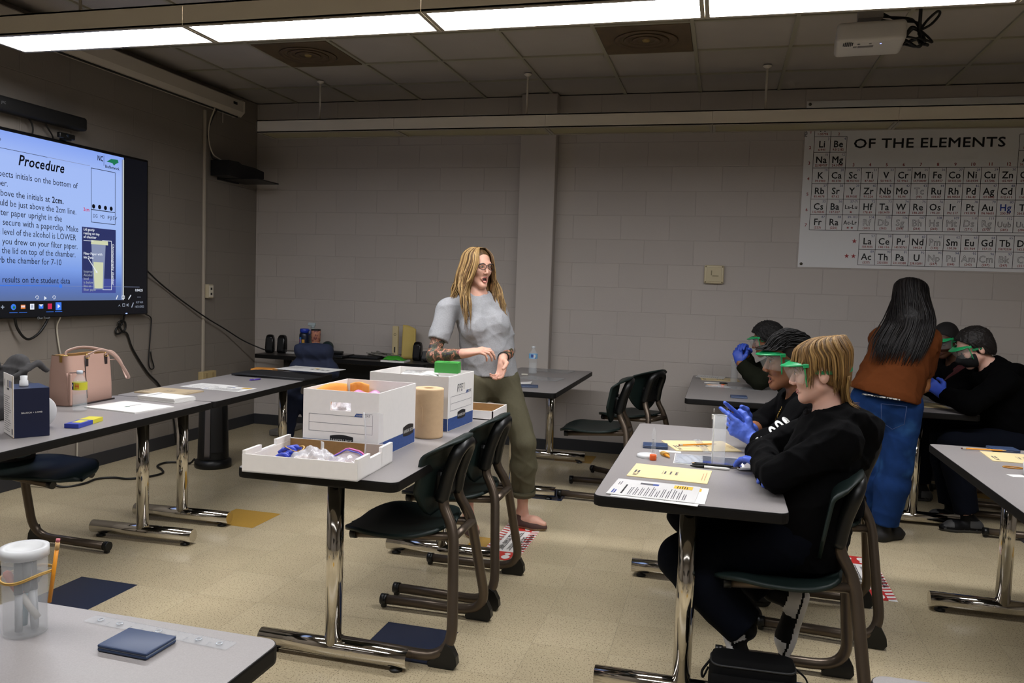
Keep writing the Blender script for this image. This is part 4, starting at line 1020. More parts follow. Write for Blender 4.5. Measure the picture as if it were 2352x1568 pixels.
def zb(u, v): return (-.085+.165*u, -.075+.13*v, .01+.045*math.sin(PI*min(1, u*1.05))*(.35+.65*v)+.003*math.sin(20*u)*math.sin(15*v))
m = MB(); m.grid(zb, 30, 20, 0, True, None, .0012); obj('film', m, mat('zip_bag_film', '#d8d4de', .1, alpha=.28, bump=(45, .5, .005)), t)
m = MB(); m.tube([Vector(zb(k/14, 1))+Vector((0, .002, .006)) for k in range(15)], .006, 8, 0, True, .45); m.tube([Vector(zb(1, k/6))+Vector((.0, 0, .004)) for k in range(7)], .004, 8, 0, True, .5); m.tube([Vector(zb(.02, k/6))+Vector((.0, 0, .004)) for k in range(7)], .003, 8, 0); obj('pink_seal', m, mat('pink_zip', '#c561a0', .4), t)
m = MB(); m.tube([Vector(zb(k/14, .9))+Vector((0, .0, .006)) for k in range(15)], .004, 8, 0, True, .5); obj('blue_seal', m, mat('blue_zip', '#4350b8', .4), t)
t = thing('marker_pack', 'shrink wrapped pack of black markers inside the zip bag', 'markers', (1.555, -.48, Z0+.012), math.radians(4))
m = MB()
for k in range(4): m.tube([(-.065, -.018+.012*k, .007+.004*(k % 2)), (.06, -.018+.012*k, .007+.004*(k % 2))], .0062, 10, 0)
obj('marker_bundle', m, mat('black_marker', '#111218', .25), t)
m = MB(); m.box((.045, .0, .014), (.022, .055, .003)); obj('wrap_label', m, mat('wrap_print', '#6a5a7e', .3), t)
t = thing('plastic_sleeve', 'tall clear plastic sleeve standing up in the box lid', 'plastic sleeve', (1.585, -.325, Z0+.008), math.radians(8))
m = MB(); m.grid(lambda u, v: (-.032+.068*u+.012*v*v-.01*v, .012*math.sin(PI*u)-.012*v+.008*math.sin(4*v), .185*v), 14, 20, 0, True, None, .0012); obj('film', m, mat('sleeve_film', '#dcdee2', .25, alpha=.2), t)
m = MB(); m.tube([(-.034+.012*(k/8)**2-.012*k/8+.01*math.sin(k/8*PI), -.002-.012*k/8, .185*k/8) for k in range(9)], .0045, 8, 0, True, .5); obj('folded_edge', m, mat('sleeve_edge', '#dfe1e4', .3, alpha=.7), t)
t = thing('paper_slip', 'white paper slip poking up behind the clear bag in the box lid', 'paper', (1.375, -.335, Z0+.008), math.radians(-35))
m = MB(); m.grid(lambda u, v: (-.012+.024*u, .01*math.sin(2*v), .062*v), 2, 6, 0, True, None, .001); obj('slip', m, paper, t)

# ---------------------------------------------------------------- table of the two boys
TB = [paper, pink_ink, blue_ink, grn_ink, yel_ink, inkb]
QT = -PI/2+PI   # readers sit on the +X side: page up is -X
sheet('worksheet', 'white printed worksheet lowest of the loose pile at the table edge', 'paper', 2.622, -.345, .216, .28, PI/2-.10, pm_, pr_plain, .0009, 0)
sheet('worksheet', 'white worksheet in the middle of the loose pile at the table edge', 'paper', 2.635, -.322, .216, .285, PI/2-.05, pm_, pr_proc, .0009, .0012)
sheet('worksheet', 'glossy procedure sheet with yellow box, topmost of the loose pile', 'paper', 2.605, -.318, .225, .285, PI/2-.06, [mat('laminated_paper', '#d3d3d2', .25)]+pm_[1:], pr_proc, .0012, .0024)
sheet('folder', 'cream printed folder lying square before the blond boy', 'folder', 2.639, -.033, .222, .285, PI/2-.06, fm_, pr_folder, .0025)
sheet('folder', 'cream folder lying askew under the pencil and ruler', 'folder', 2.732, .562, .225, .285, PI/2+.36, fm_, pr_folder, .0035)
calculator('dark blue calculator near the upright test tube', 2.545, .46, .105, .085, .08)
t = thing('test_tube', 'clear pointed test tube standing upside down on its orange cap', 'test tube', (2.558, .185, Z0+.0005))
m = MB(); m.lathe([(.0125, .0), (.0135, .001), (.0135, .021), (.0125, .022), (0, .022), (0, 0)], 24); obj('cap', m, mat('orange_cap', '#d85a1e', .4), t)
m = MB(); m.lathe([(.0085, .0225), (.0085, .098), (.003, .128), (0, .131)], 20); obj('tube', m, clear2, t)
m = MB()
for k in range(9): m.grid(lambda u, v: (.0088*math.cos(-2.2+.8*u), .0088*math.sin(-2.2+.8*u), .034+.006*k+.0016*v), 3, 1, 0)
obj('graduation', m, lineb, t)
t = thing('petri_dish', 'round frosted plastic dish beside the test tube', 'dish', (2.530, .235, Z0+.0005))
m = MB(); m.lathe([(0, .012), (.036, .012), (.040, .010), (.041, 0), (.038, 0), (.037, .009), (0, .010)], 36); obj('disc', m, frost_w, t)
t = thing('pencil_grip', 'stubby orange golf pencil wound with a rubber band', 'pencil', (2.588, .30, Z0+.0095), -1.1)
m = MB(); m.tube([(0, 0, .0), (.055, 0, -.002), (.072, 0, -.0035)], [.0055, .0055, .0012], 8); obj('stub', m, orange_p, t)
m = MB()
for k in range(5): m.tube([(.006+.007*k+.003*math.cos(a*PI/6), .0135*math.cos(a*PI/6), .0135*math.sin(a*PI/6)*.62) for a in range(12)], .0016, 6, 0, False, None, None, True)
obj('band', m, mat('tan_rubber'), t)
def ruler(label, p, q, z=0.0, w_=.031):
    p, q = Vector((*p, Z0+z)), Vector((*q, Z0+z)); d = q-p; t = thing('ruler', label, 'ruler', p, math.atan2(d.y, d.x)); L_ = d.length
    m = MB(); m.box((L_/2, 0, .0015), (L_, w_, .0024), 0, None, .0008); obj('blade', m, mat('clear_ruler_plastic', '#d5d9dd', .08, alpha=.16, spec=.7), t)
    m = MB()
    for k in range(1, int(L_/.005)): 
        h_ = .008 if k % 10 == 0 else (.005 if k % 2 == 0 else .003); rect(m, Matrix.Translation((0, 0, .0032)), k*.005-.0004, w_/2-h_, k*.005+.0004, w_/2-.0008, 0)
    for k in range(1, int(L_/.0254)):
        text(m, str(k), Matrix.Translation((k*.0254, -w_/2+.009, .0032)), .007, 0, 'c'); rect(m, Matrix.Translation((0, 0, .0032)), k*.0254-.0004, -w_/2+.0008, k*.0254+.0004, -w_/2+.008, 0)
    obj('scale_marks', m, mat('ruler_marks', '#4a4c55', .5), t)
    for f_ in (.08, .22, .5, .78, .92): m = MB(); m.lathe([(.004, .0034), (.0062, .0034), (.0062, .0029), (.004, .0029)], 16, 0, Matrix.Translation((L_*f_, .0, 0))); obj('binder_hole', m, mat('ruler_hole', '#aeb4ba', .2), t)
    return t
ruler('clear ruler lying across the askew cream folder', (2.712, .70), (2.765, .405), .0038)
pencil('orange pencil resting across the ruler on the askew cream folder', (2.641, .495), (2.80, .60), z=.0105)
chamber('open frosted cylinder standing before the clasped blue gloves', 2.807, .20, .027, .195)
t = thing('paper_clip', 'white filter strip clipped inside the open frosted cylinder', 'filter strip', (2.807, .20, Z0+.006))
m = MB(); m.grid(lambda u, v: (-.0225+.004*u, -.010+.020*u, .188*v), 3, 6, 0, True, None, .0008); obj('strip', m, mat('filter_paper', '#d9d5c8', .8), t)
m = MB(); m.tube([(-.0235, -.001, .2), (-.0235, -.001, .215)], .0012, 6); m.box((-.027, 0, .182), (.008, .012, .018)); obj('clip', m, mat('white_clip', '#d3d0c8', .4), t)
def pr_geo(m, M, w_, l_):
    rect(m, M, -w_*.46, -l_*.46, w_*.46, l_*.46, 1); 
t = thing('printed_card', 'dark speckled printed card in a clear bag beneath the frosted cylinder', 'card', (2.772, .255, Z0), .02)
m = MB(); m.box((0, 0, .0012), (.27, .2, .0016), 0); rect(m, Matrix.Translation((0, 0, .0026)), -.125, -.092, .125, .092, 1); obj('card', m, [paper, mat('speckled_print', '#4d5059', .4, noise=(60, .5), var=('#31407c', 5, .48, .1))], t)
m = MB(); m.grid(lambda u, v: (-.132+.11*u, -.09+.18*v, .0035+.008*math.sin(PI*u)*math.sin(PI*v)*(1+.5*math.sin(20*u+12*v))), 20, 16, 0, True, None, .001); obj('crumpled_film', m, mat('card_bag_film', '#c9ced6', .12, alpha=.5, bump=(60, .6, .004)), t)
sheet('paper_slip', 'white paper scrap with a folded corner by the blond boy\'s elbow', 'paper', 2.925, .155, .09, .05, .3, pm_, None, .001, .0035)
sheet('paper_slip', 'white paper scrap peeking out between card and askew folder', 'paper', 2.612, .385, .09, .035, .1, pm_, None, .001)
pencil('orange pencil lying under the two pens beside the speckled card', (2.892, .155), (2.705, .17), z=.0065)
marker('black capped marker lying behind the white pen', (2.712, .142), (2.868, .15), bplast, bplast, z=.0085)
marker('white pen with a long black cap in front of the blond boy', (2.705, .118), (2.852, .108), mat('white_pen', '#d2d1cd', .35), bplast, z=.0058)

# ---------------------------------------------------------------- table against the pilaster
bottle('water bottle with a pale blue label on the pilaster table', 1.39, 3.06, Z0+.001, .034, .215, mat('clear_cap', '#dfe6ea', .1, alpha=.6), (.56, .73, [mat('pale_blue_label', '#7fb6dc', .35), blue_ink, paper]), lambda P, r, h: (P(-1.9, -1.3, h*.60, h*.71, 1, r*1.004), P(-1.25, -.8, h*.58, h*.70, 2, r*1.004), P(-1.0, -.7, h*.57, h*.60, 1, r*1.008)))
calculator('dark blue calculator beside the folded paper on the pilaster table', 1.56, 2.235, .12, .08, .2)
sheet('paper', 'curled white leaflet lying on the pilaster table', 'paper', 1.43, 2.42, .2, .12, .15, pm_, None, .0012, 0, None, .01)
sheet('plastic_sheet', 'clear plastic sheet on the pilaster table, the one nearer the camera', 'plastic sheet', 1.53, 2.78, .3, .2, -.15, [mat('clear_sheet', '#b9bcbe', .1, alpha=.35)], None, .001, 0, None, .004)
sheet('plastic_sheet', 'clear plastic sheet on the pilaster table, the one behind the bottle', 'plastic sheet', 1.51, 3.36, .28, .2, -.1, [mat('clear_sheet')], None, .001, 0, None, .004)
t = thing('rubber_eraser', 'small white eraser lying before the pale blue bottle', 'eraser', (1.36, 2.92, Z0+.0005), .3)
m = MB(); m.box((0, 0, .007), (.05, .02, .013), r=.004); obj('block', m, mat('white_rubber', '#b8b4a8', .7), t)
# ---------------------------------------------------------------- table behind the boys
sheet('folder', 'cream folder under the raised blue gloves', 'folder', 2.80, 3.47, .22, .29, PI/2+.1, fm_, pr_folder, .003)
sheet('worksheet', 'white sheet beside the cream folder under the raised blue gloves', 'paper', 2.73, 3.60, .2, .22, PI/2-.1, pm_, pr_plain, .001, .0034)
marker('white pen with black cap on the table under the raised gloves', (2.86, 3.16), (2.69, 3.12), mat('white_pen'), bplast)
pencil('orange pencil on the table under the raised gloves', (2.86, 3.07), (2.70, 3.02))
t = thing('zip_bag', 'small clear bag holding an orange capped tube and pencil stub', 'bag', (2.79, 2.93, Z0+.001))
m = MB(); m.grid(lambda u, v: (-.09+.18*u, -.05+.10*v, .003+.02*math.sin(PI*u)*math.sin(PI*v)), 14, 10, 0, True, None, .001); obj('film', m, clear, t)
m = MB(); m.tube([(-.075, 0, .009), (.02, 0, .009)], .0075, 12, 0); m.tube([(.02, 0, .0105), (.042, 0, .0105)], .012, 14, 1); obj('capped_tube', m, [clear2, mat('orange_cap')], t)
m = MB(); m.tube([(-.07, .022, .007), (.0, .026, .007)], .0045, 8); obj('pencil_stub', m, orange_p, t)
calculator('dark blue calculator alone at the front of the table behind the boys', 2.925, 2.39, .105, .085, .05)
chamber('frosted cylinder standing below the raised blue gloves', 2.905, 3.33, .027, .17)
sheet('plastic_sheet', 'clear plastic sheet beside the orange capped tube', 'plastic sheet', 2.97, 2.95, .2, .16, .1, [mat('clear_sheet')], None, .001)
# ---------------------------------------------------------------- handbag table
HB = -.06
t = thing('carton', 'navy carton with one white raised side at the front of the handbag table', 'box', (.065, -.36, Z0+.001), math.radians(58))
cw, cd, ch = .126, .165, .197
navy = mat('navy_carton', '#0b1330', .4); wsm = [navy, whiteb, pink_ink, yel_ink, blue_ink, paper]
m = MB(); m.box((0, 0, ch/2), (cw, cd, ch), 0); text(m, 'BAUSCH + LOMB', frame((0, -cd/2-.0006, ch*.49), (1, 0, 0), (0, 0, 1)), .0085, 5, 'c', True, 0, 1.1); obj('body', m, wsm, t)
m = MB(); M = frame((-cw/2-.0008, cd/2, 0), (0, -1, 0), (0, 0, 1)); m.box((cd/2, (ch+.055)/2, .0), (cd, ch+.05, .002), 1, M); rect(m, M, cd-.004, .0, cd, ch+.052, 3, .0018)
Mz = M @ Matrix.Translation((0, 0, .0016))
for k in range(17): lines_block(m, Mz, .012, ch*.80-k*.0088, .12, 1, .01, .0025, 2, 60+k, .5)
for q, (xx, mi) in enumerate(((.02, 2), (.07, 2), (.085, 2), (.105, 4), (.135, 5))): rect(m, Mz, xx, ch+.0, xx+(.018 if q == 3 else .008), ch+.028, mi if mi != 5 else 2)
rect(m, Mz, .06, ch-.012, .1, ch-.004, 2); rect(m, Mz, cd-.03, .012, cd-.012, .035, 2); obj('raised_side', m, wsm, t)
m = MB(); m.lathe([(0, 0), (.016, 0), (.0165, .006), (.0155, .022), (.0125, .026), (.0135, .042), (0, .043)], 20, 0, Matrix.Translation((-.01, .0, ch+.0005))); obj('white_cap', m, mat('white_plastic_cap', '#c8c9cb', .35), t)
t = thing('paper_roll', 'white paper roll lying on its side behind the navy carton', 'paper roll', (-.01, -.235, Z0+.001), math.radians(60))
m = MB(); m.lathe([(.018, -.03), (.066, -.03), (.07, -.025), (.07, .025), (.066, .03), (.018, .03), (.018, -.03)], 40, 0, frame((0, 0, .071), (0, 0, 1), (1, 0, 0))); obj('roll', m, mat('soft_white_paper', '#c3c3c4', .85, bump=(40, .2, .003)), t)
t = thing('handbag', 'pale pink leather handbag with looping straps on the left table', 'handbag', (-.39, .42, Z0+.001), math.radians(3))
leather = mat('pink_leather', '#b08f82', .45, bump=(180, .25, .001)); trim = mat('dark_leather_edge', '#2a2021', .5); gold = mat('gold_metal', '#c9a862', .25, 1.0); lining = mat('tan_lining', '#7d5c33', .7)
m = MB()
def bagring(z, k): 
    hx, hy = (.072-.018*k), (.158-.004*k); r = .03
    return [(x, y, z) for x, y in rrect(-hx, -hy, hx, hy, r, 4)]
rings = [bagring(z, k) for z, k in ((.0, .3), (.006, 0), (.08, .05), (.17, .35), (.235, .75), (.25, .85))]
n = len(rings[0]); vs = [p for r in rings for p in r]
fs = [(i*n+k, i*n+(k+1) % n, (i+1)*n+(k+1) % n, (i+1)*n+k) for i in range(len(rings)-1) for k in range(n)]; fs.append(tuple(reversed(range(n))))
m.add(vs, fs, 0, True); inn = [(x*.92, y*.97, z-.004) for x, y, z in rings[-1]]; inn2 = [(x*.9, y*.96, .17) for x, y, z in rings[-1]]
m.add(rings[-1]+inn+inn2, [(k, (k+1) % n, n+(k+1) % n, n+k) for k in range(n)]+[(n+k, n+(k+1) % n, 2*n+(k+1) % n, 2*n+k) for k in range(n)]+[tuple(2*n+k for k in range(n))], 1); obj('bag_body', m, [leather, lining], t)
m = MB(); m.box((.066, -.153, .085), (.012, .012, .16), 0, None, .004); m.grid(lambda u, v: (.052-.01*v+.004, -.158+.11*u, .02+.145*v), 6, 6, 0, True, None, -.004); obj('front_pocket', m, leather, t)
m = MB(); m.tube([(.064, -.05, .245), (.068, -.05, .15), (.075, -.047, .03)], .0022, 6); m.tube([(.064, -.155, .168), (.068, -.1, .166), (.068, -.05, .166)], .0018, 6); m.tube([(.077, -.15, .004), (.077, .15, .004)], .004, 6); obj('dark_piping', m, trim, t)
for s, pts in ((0, [(.062, -.035, .235), (.09, -.03, .262), (.105, .03, .272), (.12, .10, .235), (.125, .16, .17), (.12, .205, .12), (.10, .225, .105), (.08, .225, .14), (.07, .205, .20), (.064, .16, .245), (.062, .12, .255), (.06, .105, .235)]),
               (1, [(-.05, -.05, .24), (-.045, -.04, .265), (-.02, .03, .28), (.02, .10, .268), (.055, .16, .245), (.06, .19, .215), (.03, .19, .205), (-.01, .16, .215), (-.03, .12, .24), (-.045, .1, .24)])):
    m = MB(); m.tube(bez(pts, 6), .0085, 10, 0, True, .35); obj('strap', m, mat('pink_leather_strap', '#b79a8e', .4), t)
for y in (-.035, .105): m = MB(); m.box((.061, y, .215), (.006, .022, .05), 0, None, .002); obj('strap_tab', m, trim, t)
m = MB()
for y in (-.035, .105): m.tube([(.066+.004*math.cos(a*PI/6), y+.011*math.cos(a*PI/6), .242+.011*math.sin(a*PI/6)) for a in range(12)], .0018, 6, 0, False, None, None, True)
m.box((.02, -.163, .235), (.012, .004, .032), 0, RZ(.0)); m.tube([(.05, -.15, .252), (.0, -.158, .252), (-.04, -.15, .252)], .002, 6); obj('gold_fitting', m, gold, t)
bottle('water bottle with a yellow label in front of the handbag', -.185, .19, Z0+.001, .033, .195, mat('white_bottle_cap', '#c4ccd6', .35), (.53, .72, [mat('yellow_label', '#bdb832', .4), mat('navy_label_disc', '#1d2a5c', .4), mat('red_label_print', '#b5481f', .4), paper]),
       lambda P, r, h: (P(-2.35, -1.75, h*.54, h*.71, 1, r*1.004), P(-1.45, -1.38, h*.57, h*.69, 2, r*1.004), P(-1.3, -1.23, h*.57, h*.69, 2, r*1.004), P(-1.15, -1.08, h*.57, h*.69, 2, r*1.004), P(-1.5, -.95, h*.62, h*.645, 2, r*1.004), P(-2.25, -1.85, h*.62, h*.67, 3, r*1.008), P(-1.0, -.93, h*.57, h*.69, 2, r*1.004)))
def pr_cover(m, M, w_, l_):
    m.add([(-w_*.12, l_*.02, 0), (-w_*.02, l_*.06, 0), (w_*.03, l_*.03, 0), (-w_*.02, -l_*.02, 0)], [(0, 1, 2, 3)], 3, False, M); lines_block(m, M, w_*.04, l_*.02, w_*.3, 1, .01, .008, 1, 71, .1)
sheet('folder', 'white presentation folder with a green logo on the handbag table', 'folder', -.055, .375, .25, .33, PI/2-.12, pm_, pr_cover, .006)
t = thing('notepad', 'stack of white notepads on the handbag table', 'notepad', (-.065, .665, Z0), PI/2-.13)
for k in range(3): m = MB(); m.box((.004*(k % 2), .003*k, .0045+.008*k), (.15-.002*k, .255, .0072), 0); rect(m, Matrix.Translation((0, 0, .0084+.008*k)), -.05, .08, .05, .09, 1); obj('pad', m, [paper, pink_ink], t)
t = thing('carton', 'flat blue and yellow crayon carton at the front of the handbag table', 'box', (.10, -.095, Z0+.0005), math.radians(104))
m = MB(); m.box((-.04, 0, .0095), (.115, .062, .018), 0); m.box((.0605, 0, .0095), (.085, .0622, .0182), 1); rect(m, Matrix.Translation((0, 0, .0188)), -.06, -.02, .0, .02, 1); text(m, 'ABC', frame((-.05, .0316, .005), (-1, 0, 0), (0, 0, 1)), .012, 1, 'c', True); obj('body', m, [mat('crayon_blue', '#3443a0', .45), mat('crayon_yellow', '#c6bd35', .45)], t)
# ---------------------------------------------------------------- corner table
sheet('folder', 'beige folder at the near end of the corner table', 'folder', -.25, .925, .215, .3, PI/2-.02, [mat('beige_card', '#a9987c', .6), pink_ink, pink_ink, pink_ink], pr_folder, .007)
sheet('worksheet', 'white printed sheet on the corner table, the one nearer the wall', 'paper', -.22, 1.255, .2, .27, PI/2-.05, pm_, pr_plain, .001)
sheet('worksheet', 'white printed sheet on the corner table, the one nearer the edge', 'paper', -.05, 1.205, .18, .27, PI/2-.05, pm_, pr_proc, .001, .0012)
t = thing('laptop_sleeve', 'black padded laptop sleeve lying on the corner table', 'laptop sleeve', (-.14, 1.93, Z0+.001), math.radians(-2))
m = MB(); m.grid(lambda u, v: (-.28+.56*u, -.15+.28*v, .010+.022*math.sin(PI*min(1, u*1.1))**.5*math.sin(PI*v)**.5+.006*math.sin(5*u+1)), 24, 14, 0, True, None, .01); obj('sleeve', m, mat('black_neoprene', '#101012', .7), t)
m = MB(); m.tube([(-.28, -.15, .012), (0, -.152, .014), (.28, -.15, .012)], .003, 6); obj('zip', m, mat('sleeve_zip', '#26262a', .5), t)
t = thing('notebook', 'orange notebook tucked behind the black laptop sleeve', 'notebook', (-.36, 2.09, Z0+.001), .2)
m = MB(); m.box((0, 0, .014), (.16, .11, .027), 0, None, .004); obj('cover', m, mat('orange_cover', '#b97a2c', .5), t)
sheet('newspaper', 'white printed newsletter spread over the far end of the corner table', 'paper', -.02, 2.14, .42, .26, math.radians(-4), pm_, lambda m, M, w_, l_: (rect(m, M, w_*.02, l_*.1, w_*.1, l_*.25, 4), [rect(m, M, a*w_, -l_*.1, (a+.06)*w_, l_*.02, 5) for a in (.02, .13, .22, .32)], lines_block(m, M, -w_*.45, l_*.3, w_*.35, 6, .02, .004, 1, 81)), .002, .036, None, .0)
marker('small purple pen lying before the laptop sleeve', (-.165, 1.60), (-.14, 1.69), mat('purple_plastic', '#4a3590', .35), mat('purple_plastic'), 'pen', .005)
# ---------------------------------------------------------------- table closest to the camera
t = chamber('lidded frosted cylinder full of markers on the closest table', 1.580, -1.842, .0375, .158, 0, True)
rr = random.Random(5)
for k, (a, c_, b_) in enumerate(((0.2, '#15161a', '#b9bcc0'), (1.3, '#15161a', '#b9bcc0'), (2.5, '#15161a', '#a9c4cf'), (3.6, '#c05a40', '#c9c6c0'), (4.9, '#15161a', '#b5b8bd'))):
    lab = ('black capped grey marker at the back of the lidded cylinder', 'black capped grey marker leaning right inside the lidded cylinder', 'pale blue marker inside the lidded cylinder', 'marker with a red cap slanting inside the lidded cylinder', 'black capped grey marker at the front of the lidded cylinder')[k]
    tt_ = thing('marker', lab, 'pen', (1.580, -1.842, Z0+.007)); r_ = .018
    p = Vector((r_*math.cos(a), r_*math.sin(a), .002)); q = Vector((-r_*.9*math.cos(a+.4)*.6, r_*.9*math.sin(a+.8), .125))
    if k == 3: p, q = Vector((.02, .008, .02)), Vector((-.024, -.016, .105))
    mid = p.lerp(q, .55)
    m = MB(); m.tube([p, mid], .0065, 12); obj('barrel', m, mat('marker_barrel_'+'abcde'[k], b_, .4), tt_)
    m = MB(); m.tube([mid, q, q+(q-p).normalized()*.006], [.0078, .0078, .004], 12); obj('cap', m, mat('marker_cap_'+'abcde'[k], c_, .4), tt_)
t = thing('rubber_band', 'tan rubber band stretched around the lidded cylinder and pencil', 'rubber band', (1.580, -1.842, Z0+.11))
pts = []
for k in range(32):
    a = 2*PI*k/32; rr_ = .0392 + (.010*max(0, math.cos(a-.5))**8); pts.append((rr_*math.cos(a), rr_*math.sin(a), .006*math.cos(a-.4)-.006*max(0, math.cos(a+1.3))**3))
m = MB(); m.tube(pts, .0016, 6, 0, False, None, None, True); m2 = MB(); m2.tube([(x, y, z+.0026) for x, y, z in pts], .0016, 6, 0, False, None, None, True); m.add(m2.v, m2.f, 0, True); obj('band', m, mat('tan_rubber'), t)
t = thing('pencil', 'orange pencil strapped upright to the side of the lidded cylinder', 'pencil', (1.580, -1.842, Z0+.0))
p, q = Vector((.0425, .012, .058)), Vector((.055, .02, .176)); d = (q-p).normalized()
m = MB(); m.tube([p, q-d*.02], .0037, 6); obj('barrel', m, orange_p, t); m = MB(); m.tube([q-d*.02, q-d*.006], .004, 10); obj('ferrule', m, wood, t); m = MB(); m.tube([q-d*.006, q], .0037, 10); obj('eraser', m, mat('pink_eraser'), t)
ruler('long clear ruler lying along the back of the closest table', (1.646, -1.757), (1.968, -1.775))
calculator('dark blue calculator below the ruler on the closest table', 1.812, -1.828, .105, .078, -.03, h=.013)
# ---------------------------------------------------------------- right-hand table
pencil('orange pencil lying over the folder on the right-hand table', (3.87, .985), (4.065, 1.012), z=.008)
calculator('dark blue calculator behind the pencil on the right-hand table', 4.06, 1.055, .115, .085, .06)
sheet('folder', 'cream folder on the right-hand table cut by the photo edge', 'folder', 4.085, .865, .225, .29, PI/2-.05, fm_, pr_folder, .003)
sheet('paper_slip', 'white paper scrap beside a film tub on the right-hand table', 'paper', 3.935, .47, .06, .045, .3, pm_, None, .001)
t = thing('plastic_tub', 'frosted tub at the far right of the right-hand table', 'tub', (4.0, .50, Z0+.0005))
m = MB(); m.lathe([(0, 0), (.035, 0), (.036, .05), (.033, .05), (.032, .003), (0, .003)], 28); obj('wall', m, frost_w, t)
t = thing('rubber_band', 'amber rubber band on the right-hand table', 'rubber band', (3.97, .635, Z0+.0005))
m = MB(); m.tube([(.035*math.cos(a*PI/10), .018*math.sin(a*PI/10), .0025) for a in range(20)], .0025, 6, 0, False, None, None, True); obj('band', m, mat('amber_rubber', '#a8752e', .4), t)
# ---------------------------------------------------------------- table of the woman in brown
sheet('folder', 'cream folder beside the woman in brown', 'folder', 4.05, 2.62, .22, .28, PI/2+.1, fm_, pr_folder, .003)
sheet('plastic_sheet', 'glossy plastic sleeve on the table between the gloved students', 'plastic sheet', 4.06, 2.85, .22, .16, .2, [mat('clear_sheet')], None, .002)
# ---------------------------------------------------------------- desk along the back wall
DZ = .731
spk = mat('gloss_black_plastic', '#0b0b0c', .18)
def speaker(label, x, y, rot, h=.165, r=.040):
    t = thing('computer_speaker', label, 'speaker', (x, y, DZ), rot)
    m = MB(); rings = []
    for z, s in ((0, .75), (.01, .95), (h*.3, 1.0), (h*.75, .93), (h*.93, .75), (h*.985, .5), (h, .2)): rings.append([(x_*s, y_*s+.01*(z/h), z) for x_, y_ in rrect(-r, -r*.9, r, r*.9, r*.45, 4)])
    n = len(rings[0]); m.add([p for q in rings for p in q], [(i*n+k, i*n+(k+1) % n, (i+1)*n+(k+1) % n, (i+1)*n+k) for i in range(len(rings)-1) for k in range(n)]+[tuple(reversed(range(n))), tuple((len(rings)-1)*n+k for k in range(n))], 0, True); obj('cabinet', m, spk, t)
    m = MB(); m.grid(lambda u, v: (-r*.72+1.44*r*u, -r*.93+.012*v-.001, .02+h*.7*v), 4, 8, 0, True, None, -.002); obj('grille', m, mat('speaker_grille', '#101011', .8), t)
    return t
speaker('black desktop speaker at the corner end of the back desk', -1.175, 3.50, .25)
speaker('black desktop speaker beside the first, nearer the wire stack', -1.065, 3.52, .0)
speaker('black desktop speaker by the yellow envelope at the woman\'s elbow', .235, 3.56, 0, .165, .04)
t = thing('computer_speaker', 'small squat black cube speaker at the end of the back desk', 'speaker', (.345, 3.50, DZ), .1)
m = MB(); rg = [[(x*s, y*s, z) for x, y in rrect(-.045, -.04, .045, .04, .012, 4)] for z, s in ((0, .95), (.004, 1), (.03, 1), (.085, .72), (.09, .66))]; n = len(rg[0])
m.add([p for q in rg for p in q], [(i*n+k, i*n+(k+1) % n, (i+1)*n+(k+1) % n, (i+1)*n+k) for i in range(4) for k in range(n)]+[tuple(reversed(range(n))), tuple(4*n+k for k in range(n))], 0, False); obj('cabinet', m, bplast, t)
m = MB(); m.lathe([(.024, .002), (.024, 0), (0, -.004)], 20, 0, frame((0, -.0395, .025), (1, 0, 0), (0, .25, 1))); obj('cone', m, spk, t)
t = thing('drink_bottle', 'dark blue drink bottle with stickers on the back desk', 'bottle', (-.845, 3.53, DZ))
m = MB(); m.lathe([(0, 0), (.043, 0), (.046, .006), (.046, .17), (.043, .185), (.036, .195), (0, .195)], 28); 
def patch(m, a0, a1, z0, z1, mi, r): m.grid(lambda u, v: (r*math.cos(a0+(a1-a0)*u), r*math.sin(a0+(a1-a0)*u), z0+(z1-z0)*v), 8, 2, mi)
obj('body', m, mat('smoke_blue_plastic', '#141c30', .3), t)
for nm, a0, a1, z0, z1, c_ in (('sticker', -2.25, -1.72, .02, .155, '#2f7fc0'), ('sticker', -1.6, -1.05, .09, .135, '#b8862e'), ('sticker', -1.62, -1.0, .02, .075, '#3a86b4'), ('sticker', -2.15, -1.85, .11, .14, '#c04a78'), ('sticker', -2.15, -1.85, .035, .06, '#6ab04a')):
    m = MB(); patch(m, a0, a1, z0, z1, 0, .0468 if c_ not in ('#c04a78', '#6ab04a') else .0474); obj(nm, m, mat('bottle_sticker_'+c_[1:], c_, .4), t)
m = MB(); m.lathe([(.03, .195), (.04, .197), (.041, .225), (.036, .232), (0, .232)], 24); m.tube([(.04, 0, .215), (.056, 0, .222), (.056, 0, .19), (.044, 0, .18)], .004, 8); obj('cap', m, mat('royal_blue_cap', '#2239a0', .35), t)
t = thing('spray_bottle', 'white trigger spray bottle half hidden behind the drink bottle', 'bottle', (-.815, 3.63, DZ))
m = MB(); m.lathe([(0, 0), (.036, 0), (.038, .01), (.038, .17), (.015, .215), (.014, .24), (0, .24)], 20); obj('body', m, mat('milky_plastic', '#9aa4a0', .4), t)
m = MB(); m.box((-.012, 0, .268), (.075, .026, .03), 0, None, .008); m.tube([(-.02, 0, .256), (-.034, 0, .235), (-.028, 0, .21)], .005, 8, 0, True, .6); m.tube([(0, 0, .238), (0, 0, .256)], .016, 14); obj('trigger_head', m, mat('spray_head_white', '#a8b4b6', .4), t)
t = thing('tumbler', 'peach travel tumbler with a patterned upper half on the back desk', 'tumbler', (-.715, 3.50, DZ))
m = MB(); m.lathe([(0, 0), (.030, 0), (.031, .004), (.034, .11), (.038, .125), (0, .125)], 28); obj('base', m, mat('peach_enamel', '#c07d5c', .35), t)
